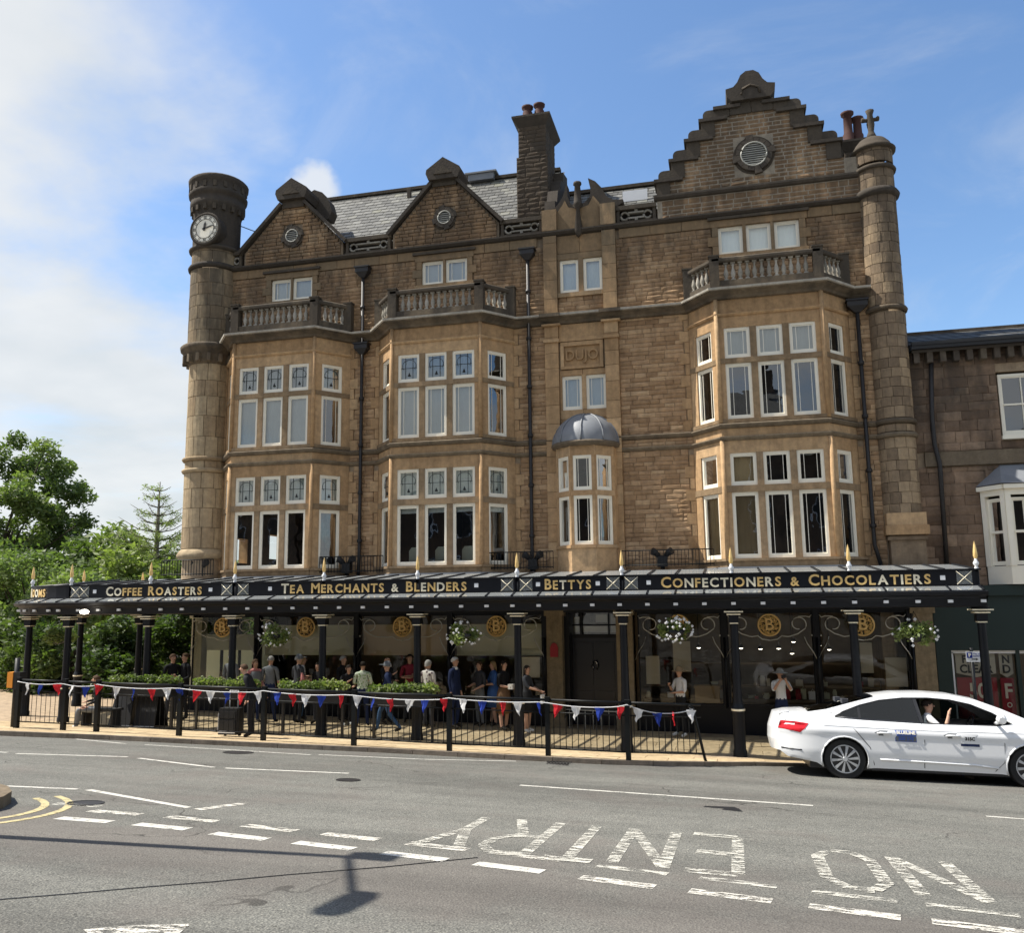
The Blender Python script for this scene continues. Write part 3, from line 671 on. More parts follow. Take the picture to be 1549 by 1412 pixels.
# stepped gable
STEP = [(2.58, 13.72, 14.30), (2.17, 14.30, 14.84), (1.74, 14.84, 15.36), (1.33, 15.36, 15.88), (.93, 15.88, 16.18), (.58, 16.18, 16.32)]
gc = 1.16
def halfw(z):
    for w, a, b in STEP:
        if a <= z < b: return w
    return .58
T = frame_T((0, YF-.02), (1, YF-.02))
st.lay(T, 0, 1, 13.88, 16.0, [(gc-.5, gc+.5, 14.2, 15.2)], joint=.03, h=(.105, .125), w=(.2, .48), left=lambda z: gc-halfw(z)+.34, right=lambda z: gc+halfw(z)-.34)
st.lay(T, -1.3, 3.75, 13.18, 13.70, [], joint=.026, h=(.105, .125), w=(.2, .5))
mb = MB()
for w, a, b in STEP: mb.box(gc-w+.01, gc+w-.01, YF-.019, YF+.5, a, b, 0, .5)
mb.box(-1.42, 3.75, YF-.016, YF+.5, 13.1, 13.72, 0, .5); mb.box(gc+2.58, 3.8, YF+.01, YF+.4, 13.72, 13.98, 0, .5); mb.build('gable_wall', 'pale_mortar', bld)
for i, (w, a, b) in enumerate(STEP[:5]):
    for s_ in (-1, 1):
        if i == 0 and s_ == 1: continue
        x1 = gc+s_*w; mb = MB(); mb.box(min(x1, x1-s_*.36), max(x1, x1-s_*.36), YF-.06, YF+.5, a, b-.09); mb.build('step_block', 'dark_stone', bld)
        nw = STEP[i+1][0]; mb = MB(); xa, xb = x1+s_*.06, gc+s_*(nw-.3); mb.box(min(xa, xb), max(xa, xb), YF-.13, YF+.55, b-.09, b); mb.build('step_cap', 'capstone', bld)
        if i < 4:                                           # rounded block sitting on each step
            R = w-nw-.03; x0 = gc+s_*(nw-.03); q = [(x0, b), (x0, b+.25)]+[(x0+s_*(R-.14+.14*math.sin(t)), b+.11+.14*math.cos(t)) for t in np.linspace(0, PI/2, 6)]+[(x0+s_*R, b)]
            mb = MB(); mb.prism(q, YF-.05, YF+.45); mb.build('step_scroll', 'capstone', bld)
mb = MB(); mb.box(gc-.55, gc-.01, YF-.07, YF+.5, 15.9, 16.24); mb.build('cap_block', 'dark_stone', bld)
mb = MB(); mb.box(gc+.01, gc+.55, YF-.07, YF+.5, 15.9, 16.24); mb.build('cap_block', 'dark_stone', bld)
q = [(-.5, 16.22), (.5, 16.22), (.62, 16.36), (.64, 16.58), (.44, 16.62), (.33, 16.74), (.24, 16.93), (.1, 17.03), (-.1, 17.03), (-.24, 16.93), (-.33, 16.74), (-.44, 16.62), (-.64, 16.58), (-.62, 16.36)]
mb = MB(); mb.prism([(gc+x, z) for x, z in q], YF-.2, YF+.6); cp = mb.build('gable_cap', 'capstone', bld)
mb = MB(); mb.tube([(gc-.24, YF-.22, 16.36), (gc-.2, YF-.22, 16.52), (gc, YF-.22, 16.60), (gc+.2, YF-.22, 16.52), (gc+.24, YF-.22, 16.36)], .03, 6); mb.build('cap_moulding', 'dark_stone', cp)
mb = MB(); n = 16
for i in range(n):
    a0, a1 = 2*PI*i/n, 2*PI*(i+.94)/n; ro = .56 if i % 4 == 0 else .47
    q = [(gc+math.cos(a)*r_, 14.69+math.sin(a)*r_) for a, r_ in ((a0, .34), (a0, ro), (a1, ro), (a1, .34))]; mb.prism(q, YF-.11, YF+.1)
v = mb.build('vent_ring', 'capstone', bld)
mb = MB(); mb.prism([(gc+.53*math.cos(t), 14.69+.53*math.sin(t)) for t in np.linspace(0, 2*PI, 33)[:-1]], YF-.035, YF+.01); mb.build('vent_surround', 'dark_stone', v)
mb = MB(); mb.prism([(gc+.32*math.cos(t), 14.69+.32*math.sin(t)) for t in np.linspace(0, 2*PI, 25)[:-1]], YF-.06, YF-.045); mb.build('vent_disc', 'black', v)
mb = MB(); mb.tube([(gc+.33*math.cos(t), YF-.10, 14.69+.33*math.sin(t)) for t in np.linspace(0, 2*PI, 25)], .022, 6); mb.build('vent_rim', 'vent_grey', v)
for kk in range(10):
    zz = 14.69-.27+.06*kk; hw = math.sqrt(.32**2-(zz-14.69)**2); mb = MB(); mb.box(gc-hw, gc+hw, YF-.09, YF-.055, zz-.010, zz+.014); mb.build('louvre', 'vent_grey', v)
# dressed band under the parapet and window surrounds of the top storey
def ashl(name, x0, x1, z0, z1, pr=.03, dp=.2, mat='ashlar', T=None, root=bld):
    mb = MB(T if T is not None else TF); mb.box(x0, x1, -pr, dp, z0, z1); return mb.build(name, mat, root)
x = -14.4
while x < 3.7:
    w = random.uniform(.55, .95); e = min(x+w, 3.72)
    if not (-4.9 < x < -2.6): ashl('dressed_block', x+.006, e-.006, 12.79, 13.04, .035)
    x = e
def surround_set(wins, zb, zt, jamb=.16):
    a, b = wins[0][0], wins[-1][1]
    ashl('window_sill', a-.2, b+.2, zb-.16, zb, .09); ashl('lintel', a-.2, b+.2, zt, zt+.18, .05)
    ashl('hood_mould', a-.26, b+.26, zt+.185, zt+.26, .11, mat='dark_stone')
    n = 3; hh = (zt-zb)/n
    for i in range(n):
        ww = jamb+(.12 if i % 2 else 0)
        ashl('jamb_stone', a-ww, a-.004, zb+i*hh+.005, zb+(i+1)*hh-.005, .045); ashl('jamb_stone', b+.004, b+ww, zb+i*hh+.005, zb+(i+1)*hh-.005, .045)
    for p, q in zip(wins, wins[1:]): ashl('mullion', p[1], q[0], zb, zt, .04)
surround_set(small[0:2], 11.96, 12.66); surround_set(small[2:4], 12.0, 12.72); surround_set(small[6:9], 12.0, 12.78)
for w, k in zip(small, kinds): window(bld, TF, w[0], w[1], w[2], w[3], k, .035, .06)
# quoins beside the bays
for c in BC:
    for s_ in (-1, 1):
        z = 3.72; i = 0
        while z < 10.4:
            hh = .30; e = min(z+hh, 10.48)
            if not (6.84 < (z+e)/2 < 7.32):
                ww = .12 if i % 2 else .24; x0 = c+s_*1.98; ashl('quoin', min(x0, x0+s_*ww), max(x0, x0+s_*ww), z+.006, e-.006, .02, .06)
            z = e; i += 1
# strings and the big cornice, following the bays
def facade_path(off_bays=True, x0=-14.45, x1=3.75):
    p = [(x0, YF)]
    for c in BC: p += [(c-1.98, YF), (c-1.26, YB), (c+1.26, YB), (c+1.98, YF)]
    return p+[(x1, YF)]
FP = facade_path()
def moulding(name, prof, mat, path=FP):
    mb = MB(); mb.sweep(path, prof); return mb.build(name, mat, bld)
moulding('string_course', [(0, 6.88), (.05, 6.90), (.09, 6.95), (.09, 6.98), (0, 7.0), (-.03, 7.0), (-.03, 6.88)], 'dark_stone')
moulding('string_course', [(0, 7.19), (.05, 7.2), (.10, 7.26), (.10, 7.29), (.02, 7.33), (-.03, 7.33), (-.03, 7.19)], 'dark_stone')
moulding('cornice', [(0, 10.49), (.08, 10.5), (.12, 10.56), (.22, 10.62), (.27, 10.64), (.27, 10.70), (.22, 10.73), (0, 10.77), (-.05, 10.77), (-.05, 10.49)], 'dark_stone')
moulding('gutter', [(.28, 10.665), (.33, 10.67), (.34, 10.72), (.28, 10.72)], 'baluster_stone')
SP = [(-14.45, YF), (3.75, YF)]
moulding('parapet_string', [(0, 13.04), (.10, 13.06), (.16, 13.12), (.16, 13.16), (0, 13.19), (-.02, 13.19), (-.02, 13.04)], 'capstone', SP)
moulding('gable_string', [(0, 13.71), (.08, 13.73), (.12, 13.79), (.12, 13.84), (0, 13.88), (-.04, 13.88), (-.04, 13.71)], 'capstone', [(-1.5, YF), (3.75, YF)])
moulding('parapet_coping', [(-.02, 13.975), (.1, 13.98), (.12, 14.03), (-.5, 14.06), (-.5, 13.975)], 'capstone', [(3.7, YF), (3.95, YF)])
# pierced parapets
def pierced(x0, x1):
    root = bld; mb = MB(); mb.box(x0, x1, YF-.02, YF+.16, 13.17, 13.26); mb.box(x0, x1, YF-.05, YF+.18, 13.58, 13.70); mb.box(x0+.02, x0+.1, YF-.01, YF+.14, 13.26, 13.58); mb.box(x1-.1, x1-.02, YF-.01, YF+.14, 13.26, 13.58)
    o = mb.build('pierced_parapet', 'dark_stone', bld)
    m = MB(); zc = 13.42
    def ring(cx, r, a0=0, a1=2*PI): m.tube([(cx+r*math.cos(t), YF+.05, zc+r*math.sin(t)) for t in np.linspace(a0, a1, 13)], .035, 5)
    if x1-x0 < .6: ring((x0+x1)/2, .10)
    else:
        ring(x0+.24, .11); ring(x1-.24, .11)
        m.box(x0+.34, x1-.34, YF+.0, YF+.12, zc+.055, zc+.10); m.box(x0+.34, x1-.34, YF+.0, YF+.12, zc-.10, zc-.055)
        xm = (x0+x1)/2; m.box(xm-.04, xm+.04, YF+.0, YF+.12, zc+.10, 13.58); m.box(xm-.04, xm+.04, YF+.0, YF+.12, 13.26, zc-.10)
    m.build('tracery', 'baluster_stone', o)
pierced(-14.36, -13.95); pierced(-10.55, -9.12); pierced(-5.82, -4.6); pierced(-2.55, -1.45)
# ---- bays
def bay(c, kk, idx):
    pts = [(c-1.98, YF), (c-1.26, YB), (c+1.26, YB), (c+1.98, YF)]
    faces = [(frame_T(pts[0], pts[1]), 1.114, [(.26, .88)]), (frame_T(pts[1], pts[2]), 2.52, [(.17, .79), (.95, 1.57), (1.73, 2.35)]), (frame_T(pts[2], pts[3]), 1.114, [(.24, .86)])]
    levels = [(4.0, 5.61), (5.77, 6.58), (7.42, 8.84), (8.97, 9.76)]
    for fi, (T, W, wins) in enumerate(faces):
        a, b = 0, W
        if fi != 1: a, b = (.0, W-.0)
        A = lambda n, x0, x1, z0, z1, pr=0., dp=.2, mat='ashlar': ashl(n, x0, x1, z0, z1, pr, dp, mat, T)
        for wx in wins:
            for li, (z0, z1) in enumerate(levels): window(bld, T, wx[0], wx[1], z0, z1, kk(fi, wins.index(wx), li), .035, .062)
        A('bay_plinth', a, b, 3.62, 3.94, .02, .2, 'shaded_weathered_ashlar'); A('bay_sill', a-.02, b+.02, 3.94, 4.0, .08, .2, 'shaded_weathered_ashlar')
        A('transom', a, b, 5.61, 5.77, .015, .18, 'shaded_weathered_ashlar'); A('bay_lintel', a, b, 6.58, 6.885, 0)
        A('bay_panel', a, b, 6.99, 7.2, 0); A('bay_sill', a, b, 7.33, 7.42, .05, .2, 'shaded_weathered_ashlar')
        A('transom', a, b, 8.84, 8.97, .015, .18, 'shaded_weathered_ashlar'); A('bay_lintel', a, b, 9.76, 10.06, 0); A('bay_frieze', a, b, 10.12, 10.50, -.005)
        edges = [a]+[v for w in wins for v in w]+[b]
        for i in range(0, len(edges), 2):
            for (z0, z1) in ((4.0, 5.61), (5.77, 6.58), (7.42, 8.84), (8.97, 9.76)):
                x0, x1 = edges[i], edges[i+1]
                A('mullion' if 0 < i < len(edges)-2 else 'corner_pier', x0, x1, z0, z1, .004 if 0 < i < len(edges)-2 else .0, .19, 'shaded_weathered_ashlar' if 0 < i < len(edges)-2 else 'ashlar')
    mb = MB(); mb.sweep(pts, [(0, 10.05), (.04, 10.06), (.07, 10.10), (.07, 10.12), (0, 10.13), (-.03, 10.13), (-.03, 10.05)]); mb.build('bay_moulding', 'ashlar', bld)
    for (x, y) in pts[1:3]:                                       # corner shafts
        for (z0, z1) in ((3.95, 6.88), (7.33, 10.5)):
            mb = MB(); mb.tube([(x, y-.015, z0), (x, y-.015, z1)], .055, 8); mb.build('corner_shaft', 'ashlar', bld)
    # interior floor slabs and soffit inside the bay
    mb = MB()
    for z0, z1 in ((3.5, 3.9), (6.7, 7.35), (10.1, 10.6)): mb.flat([(c-1.85, YF+.3), (c-1.2, YB+.2), (c+1.2, YB+.2), (c+1.85, YF+.3)], z0, z1)
    mb.build('bay_floor', 'interior', bld)
    mb = MB(); mb.flat([(c-1.98-.02, YF), (c-1.26, YB-.12), (c+1.26, YB-.12), (c+2.0, YF)], 3.70, 3.80); mb.build('lead_flashing', 'lead', bld)
    # balcony: deck, plinth, piers, balusters, rail
    off = lambda d: [(c-1.98-d*.4, YF), (c-1.26-d*.55, YB-d), (c+1.26+d*.55, YB-d), (c+1.98+d*.4, YF)]
    mb = MB(); mb.flat(off(.18), 10.70, 10.80); deck = mb.build('balcony_deck', 'dark_stone', bld)
    P = off(-.02); mb = MB()
    mb.sweep(P, [(.09, 10.78), (.09, 10.98), (-.09, 10.98), (-.09, 10.78)]); mb.build('balustrade_plinth', 'dark_stone', deck)
    mb = MB(); mb.sweep(P, [(.10, 11.46), (.12, 11.50), (.12, 11.56), (.06, 11.60), (-.06, 11.60), (-.12, 11.56), (-.12, 11.50), (-.10, 11.46)]); mb.build('balustrade_rail', 'dark_stone', deck)
    for (x, y) in P[1:3]+[(P[0][0]+.03, YF-.1), (P[3][0]-.03, YF-.1)]:
        mb = MB(); mb.box(x-.12, x+.12, y-.12, y+.12, 10.80, 11.62); mb.box(x-.14, x+.14, y-.14, y+.14, 11.62, 11.66); mb.build('balustrade_pier', 'dark_stone', deck)
    for i, n in ((0, 4), (1, 12), (2, 4)):
        p, q = Vector(P[i]), Vector(P[i+1]); Ln = (q-p).length
        for k in range(n):
            t = (.2+(Ln-.4)*(k+.5)/n)/Ln; w = p.lerp(q, t); part('baluster', BAL, deck, (w.x, w.y, 10.98))
mb = MB(); mb.box(-.055, .055, -.055, .055, 0, .04); mb.lathe([(.045, .04), (.03, .07), (.055, .13), (.062, .19), (.045, .27), (.028, .33), (.024, .38), (.04, .42), (.03, .44)], n=8); mb.box(-.055, .055, -.055, .055, .44, .485)
BAL = mb.mesh('baluster', 'baluster_stone')
def k1(f, i, l):
    if l == 0: return 'blank'
    if l == 1: return 'stained'
    if l == 2: return 'net' if f == 1 else 'leaded'
    return 'stained2'
def k2(f, i, l):
    if l == 0: return 'blindtop'
    if l == 1: return 'stained'
    if l == 2: return 'leaded_net' if f == 1 else 'leaded'
    return 'stained2' if f == 1 else 'leaded'
def k3(f, i, l):
    if l == 0: return 'tan' if (f == 0 or (f == 1 and i == 0)) else 'leaded'
    if l == 1: return 'tan' if (f == 0 or (f == 1 and i == 0)) else 'leaded'
    if l == 2: return 'leaded'
    return 'leaded_net' if f == 1 else 'leaded'
for c, k, i in zip(BC, (k1, k2, k3), range(3)): bay(c, k, i)
# ---- central narrow bay
for x0 in (-4.58, -2.95):
    z = 3.7
    while z < 13.0:
        e = min(z+random.uniform(.38, .55), 13.04)
        if z < 10.49 < e: e = 10.49
        if abs(z-10.49) < .01: z = 10.77; continue
        ashl('pilaster_block', x0, x0+.37, z+.005, e-.005, .10, .2); z = e
    ashl('pilaster_cap', x0-.07, x0+.44, 10.44, 10.49, .18); ashl('pilaster_cap', x0-.1, x0+.47, 10.64, 10.735, .36, mat='dark_stone'); ashl('pilaster_band', x0-.03, x0+.40, 9.98, 10.06, .15)
    ashl('parapet_block', x0-.02, x0+.39, 13.19, 13.80, .12, .5)
for z0, z1, n in ((12.51, 13.03, 2), (3.7, 3.71, 0), (9.04, 9.2, 2), (7.85, 8.1, 2)):
    for i in range(n): ashl('dressed_block', -4.2+.625*i+.005, -4.2+.625*(i+1)-.005, z0+.005, z1-.005, .02)
ashl('lintel', -4.2, -2.96, 12.33, 12.50, .03); ashl('window_sill', -4.2, -2.96, 11.25, 11.37, .07); ashl('mullion', -3.62, -3.49, 11.37, 12.33, .03); ashl('jamb_stone', -4.2, -4.14, 11.37, 12.33, .02); ashl('jamb_stone', -2.97, -2.955, 11.37, 12.33, .02)
ashl('mullion', -3.60, -3.49, 8.1, 9.04, .03); ashl('jamb_stone', -4.2, -4.14, 8.1, 9.04, .02)
ashl('dressed_block', -4.2, -2.96, 10.10, 10.48, .02); ashl('dressed_block', -4.2, -2.96, 9.99, 10.09, .07)
ashl('panel_frame', -4.16, -3.0, 9.86, 9.97, .06); ashl('panel_frame', -4.16, -3.0, 9.22, 9.30, .06); ashl('panel_frame', -4.16, -4.07, 9.30, 9.86, .06); ashl('panel_frame', -3.09, -3.0, 9.30, 9.86, .06)
pl = ashl('carved_panel', -4.07, -3.09, 9.30, 9.86, 0, .1)
me = text_mesh('DUJO', .40, .03, 'carving', 1.1); me.materials.append(M_('ashlar'))
o = part('carving', me, pl, (-3.58, YF-.035, 9.58)); o.rotation_euler = (PI/2, 0, 0); o.scale = (.9, 1.0, 1)
T = frame_T((-4.6, YF), (-2.5, YF))
mb = MB(); mb.prism([(-4.2, 7.85), (-2.95, 7.85), (-2.95, 6.9), (-4.2, 6.9)], YF-.01, YF+.2); mb.build('dressed_block', 'ashlar', bld)
# horned parapet
q = [(-4.56, 13.19), (-4.56, 13.70), (-4.40, 13.82), (-4.18, 13.98), (-4.02, 14.22), (-3.93, 14.50), (-3.90, 14.60), (-3.88, 14.2), (-3.80, 13.98), (-3.60, 13.92), (-3.40, 13.98), (-3.24, 14.16), (-3.24, 14.36), (-3.30, 14.68), (-3.10, 14.56), (-2.92, 14.34), (-2.80, 14.08), (-2.62, 13.96), (-2.34, 13.92), (-2.36, 13.84), (-2.60, 13.70), (-2.60, 13.19)]
mb = MB(); mb.prism([(x, z) for x, z in q], YF+.05, YF+.45); mb.build('horned_parapet', 'capstone', bld)
q2 = [(-4.2, 13.19), (-4.2, 13.72), (-4.02, 13.95), (-3.96, 14.08), (-3.86, 13.86), (-3.58, 13.78), (-3.3, 13.86), (-3.16, 14.12), (-3.0, 13.9), (-2.95, 13.70), (-2.95, 13.19)]
mb = MB(); mb.prism(q2, YF-.0, YF+.06); mb.build('parapet_panel', 'ashlar', bld)
mb = MB(); mb.tube([(-3.58, YF-.08, 12.92), (-3.58, YF-.08, 13.0), (-3.58, YF-.08, 13.08), (-3.58, YF-.08, 13.75), (-3.58, YF-.08, 13.84), (-3.58, YF-.08, 13.94), (-3.58, YF-.08, 14.42), (-3.58, YF-.08, 14.45), (-3.58, YF-.08, 14.52)], [.02, .08, .12, .05, .15, .11, .08, .12, .11], 8); mb.build('parapet_shaft', 'capstone', bld)
# ---- oriel with lead dome
ox, oy, R = -3.53, YF, .82
ang = [math.radians(a) for a in (-112, -68, -67.4, -22.6, -22.5, 22.5, 22.6, 67.4, 68, 112)]
pt = lambda a, r=R: (ox+r*math.sin(a), oy-r*math.cos(a))
edges = [math.radians(a) for a in (-90, -67.5, -22.5, 22.5, 67.5, 90)]
lv = [(4.44, 5.70), (5.83, 6.74)]
for i in range(5):
    p, q = pt(edges[i]), pt(edges[i+1]); T = frame_T(p, q); W = (Vector(q)-Vector(p)).length
    A = lambda n, x0, x1, z0, z1, pr=0., dp=.14, mat='ashlar': ashl(n, x0, x1, z0, z1, pr, dp, mat, T)
    A('bay_plinth', 0, W, 3.75, 4.36); A('bay_sill', -.01, W+.01, 4.36, 4.44, .04); A('transom', 0, W, 5.70, 5.83, .01); A('bay_lintel', 0, W, 6.74, 7.0, 0)
    if i in (1, 2, 3):
        m_ = (W-.48)/2
        for z0, z1 in lv:
            window(bld, T, m_, m_+.48, z0, z1, 'leaded', .02, .055); A('mullion', 0, m_, z0, z1); A('mullion', m_+.48, W, z0, z1)
    else:
        for z0, z1 in lv: A('corner_pier', 0, W, z0, z1)
mb = MB(); mb.lathe([(.80, 6.98), (.90, 7.02), (.93, 7.08), (.90, 7.12), (.84, 7.12)], ox, oy, 20, a0=PI, a1=2*PI); mb.build('oriel_cornice', 'dark_stone', bld)
dome = [(.88*math.cos(t), 7.10+.84*math.sin(t)) for t in np.linspace(0, PI/2, 10)]
mb = MB(); mb.lathe(dome, ox, oy, 24, a0=PI, a1=2*PI); dm = mb.build('lead_dome', 'lead', bld)
for a in (PI*1.04, PI*1.28, PI*1.5, PI*1.72, PI*1.96):
    mb = MB(); mb.tube([(ox+r_*1.01*math.cos(a), oy+r_*1.01*math.sin(a), z+.01) for r_, z in dome], .022, 6); mb.build('dome_rib', 'lead', dm)
mb = MB(); mb.lathe([(.2, 3.3), (.6, 3.5), (.78, 3.7), (.80, 3.76)], ox, oy, 16, a0=PI, a1=2*PI); mb.build('oriel_corbel', 'dark_stone', bld)
# ---- turrets
def turret_shaft(cx, cy, r, z0, z1, hh, mat, protos):
    """rings of curved blocks"""
    z = z0; i = 0
    while z < z1-.05:
        e = min(z+hh*random.uniform(.85, 1.15), z1); n = 7; off = (i % 2)*PI/n
        for k in range(n):
            a0, a1 = PI*.93+off+2*PI*k/n*.62+.012, PI*.93+off+2*PI*(k+1)/n*.62-.012
            rr_ = r+random.uniform(-.004, .006); vs = []
            for t in np.linspace(a0, a1, 4):
                for q, zz in ((r-.06, z+.006), (rr_, z+.006), (rr_, e-.006), (r-.06, e-.006)): vs.append((cx+q*math.cos(t), cy+q*math.sin(t), zz))
            fs = [(j*4+m, (j+1)*4+m, (j+1)*4+(m+1) % 4, j*4+(m+1) % 4) for j in range(3) for m in range(4)]+[(0, 1, 2, 3), (15, 14, 13, 12)]
            mb = MB(); mb.add(vs, fs, 0, random.random()); mb.build('turret_block', mat, bld)
        z = e; i += 1
tx, ty = -14.93, 22.72
mb = MB(); mb.lathe([(.60, 3.6), (.60, 10.2), (.69, 10.4), (.69, 13.7), (.66, 13.7), (.66, 15.9), (0, 15.95)], tx, ty, 24); mb.build('turret_core', 'mortar', bld)
turret_shaft(tx, ty, .64, 4.65, 6.86, .55, 'turret', 0); turret_shaft(tx, ty, .64, 6.98, 7.2, .3, 'turret', 0); turret_shaft(tx, ty, .64, 7.32, 10.12, .55, 'turret', 0)
turret_shaft(tx, ty, .72, 10.74, 13.10, .40, 'turret', 0); turret_shaft(tx, ty, .70, 13.25, 13.70, .4, 'turret', 0)
def tring(cx, cy, prof, mat, name='turret_band', n=28): mb = MB(); mb.lathe(prof, cx, cy, n); return mb.build(name, mat, bld)
for z in (6.86, 7.20): tring(tx, ty, [(.6, z), (.69, z+.01), (.73, z+.07), (.70, z+.12), (.6, z+.13)], 'turret')
tring(tx, ty, [(.6, 4.35), (.74, 4.38), (.76, 4.48), (.68, 4.60), (.6, 4.66)], 'turret')
tring(tx, ty, [(.6, 10.1), (.68, 10.15), (.72, 10.3), (.74, 10.42), (.90, 10.56), (.92, 10.66), (.86, 10.72), (.7, 10.76)], 'dark_stone')
for k in range(9):
    a = PI*1.0+k*PI*.13; mb = MB(Matrix.Translation((tx, ty, 0)) @ Matrix.Rotation(a, 4, 'Z')); mb.box(.66, .84, -.05, .05, 10.16, 10.40); mb.build('corbel', 'dark_stone', bld)
tring(tx, ty, [(.68, 13.08), (.78, 13.10), (.80, 13.17), (.76, 13.24), (.68, 13.26)], 'capstone'); tring(tx, ty, [(.68, 13.66), (.78, 13.70), (.80, 13.76), (.74, 13.82), (.68, 13.84)], 'capstone')
tring(tx, ty, [(.7, 13.8), (.71, 14.9), (.74, 15.02), (.82, 15.12), (.82, 15.28), (.80, 15.30), (.80, 15.42), (.86, 15.46), (.88, 15.56), (.84, 15.62), (.84, 15.82), (.89, 15.88), (.90, 15.98), (.84, 16.04), (0, 16.08)], 'capstone', 'turret_drum')
for k in range(11):
    a = PI*.95+k*PI*.115
    for z0, z1, r_ in ((14.92, 15.10, .80), (15.62, 15.80, .87)):
        mb = MB(Matrix.Translation((tx, ty, 0)) @ Matrix.Rotation(a, 4, 'Z')); mb.box(.68, r_, -.05, .05, z0, z1); mb.build('corbel', 'dark_stone', bld)
# clock
cz = 14.24; cx = -14.82; cyk = 21.90
mb = MB(Matrix.Translation((cx, 22.3, cz)) @ Matrix.Rotation(PI/2, 4, 'X')); mb.lathe([(.50, 0), (.51, .30), (.53, .36), (.50, .40), (.45, .40), (.43, .37), (0, .37)], 0, 0, 32); clk = mb.build('clock_case', 'capstone', bld)
mb = MB(Matrix.Translation((cx, 22.3, cz)) @ Matrix.Rotation(PI/2, 4, 'X')); mb.lathe([(.43, .375), (.43, .39), (0, .39)], 0, 0, 32, smooth=False); mb.build('clock_face', 'white_paint', clk)
mb = MB(); yk = 22.3-.397
for k in range(12):
    a = PI/6*k; d = Vector((math.sin(a), math.cos(a))); n_ = Vector((d.y, -d.x))
    for oo in ((-.022, .022) if k % 3 else (-.034, 0, .034)):
        p0, p1 = d*.315+n_*oo, d*.395+n_*oo
        mb.add([(cx+p0.x-n_.x*.009, yk, cz+p0.y-n_.y*.009), (cx+p0.x+n_.x*.009, yk, cz+p0.y+n_.y*.009), (cx+p1.x+n_.x*.009, yk, cz+p1.y+n_.y*.009), (cx+p1.x-n_.x*.009, yk, cz+p1.y-n_.y*.009)], [(0, 1, 2, 3)])
for r_ in (.30, .41): mb.tube([(cx+r_*math.cos(t), yk, cz+r_*math.sin(t)) for t in np.linspace(0, 2*PI, 33)], .009, 4)
mb.build('clock_numerals', 'black', clk)
for nm, a, ln, w in (('hour_hand', math.radians(6), .22, .035), ('minute_hand', math.radians(76), .34, .022)):
    d = Vector((math.sin(a), math.cos(a))); n_ = Vector((d.y, -d.x)); mb = MB(); q = [-d*.07-n_*w, d*ln*.6-n_*w, d*ln, d*ln*.6+n_*w, -d*.07+n_*w]
    mb.prism([(cx+p.x, cz+p.y) for p in q], yk-.03, yk-.015); mb.build(nm, 'black', clk)
# right turret
ux, uy = 4.12, 22.72
mb = MB(); mb.lathe([(.40, 4.5), (.40, 13.9), (.0, 13.95)], ux, uy, 20); mb.build('turret_core', 'mortar', bld)
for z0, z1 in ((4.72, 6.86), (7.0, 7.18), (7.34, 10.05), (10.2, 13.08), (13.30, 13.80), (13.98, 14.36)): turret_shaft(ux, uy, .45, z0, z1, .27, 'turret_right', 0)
for z in (6.86, 7.20, 10.06, 13.78): tring(ux, uy, [(.42, z), (.50, z+.01), (.52, z+.07), (.49, z+.12), (.42, z+.13)], 'dark_stone')
tring(ux, uy, [(.42, 13.06), (.53, 13.1), (.56, 13.18), (.50, 13.28), (.42, 13.3)], 'capstone')
tring(ux, uy, [(.42, 14.34), (.54, 14.36), (.55, 14.42), (.47, 14.48), (.43, 14.58), (.33, 14.70), (.18, 14.79), (0, 14.82)], 'dark_stone', 'turret_dome')
mb = MB(); mb.tube([(ux, uy, 14.78), (ux, uy, 14.9), (ux, uy, 15.0), (ux, uy, 15.2), (ux, uy, 15.46), (ux, uy, 15.58)], [.16, .11, .07, .10, .07, .11], 8); mb.tube([(ux-.22, uy, 15.34), (ux-.19, uy, 15.34), (ux-.13, uy, 15.32), (ux+.13, uy, 15.32), (ux+.19, uy, 15.34), (ux+.22, uy, 15.34)], [.05, .07, .05, .05, .07, .05], 6); mb.build('stone_finial', 'dark_stone', bld)
mb = MB(); mb.box(ux-.46, ux+.50, uy-.50, uy+.2, 4.50, 4.72); mb.box(ux-.42, ux+.46, uy-.46, uy+.2, 4.72, 5.02); mb.build('turret_block', 'ashlar', bld)
mb = MB(); mb.box(ux-.36, ux+.42, uy-.38, uy+.2, 3.4, 4.5); mb.box(ux-.42, ux+.46, uy-.44, uy+.2, 4.38, 4.46); mb.build('turret_pier', 'turret_right', bld)
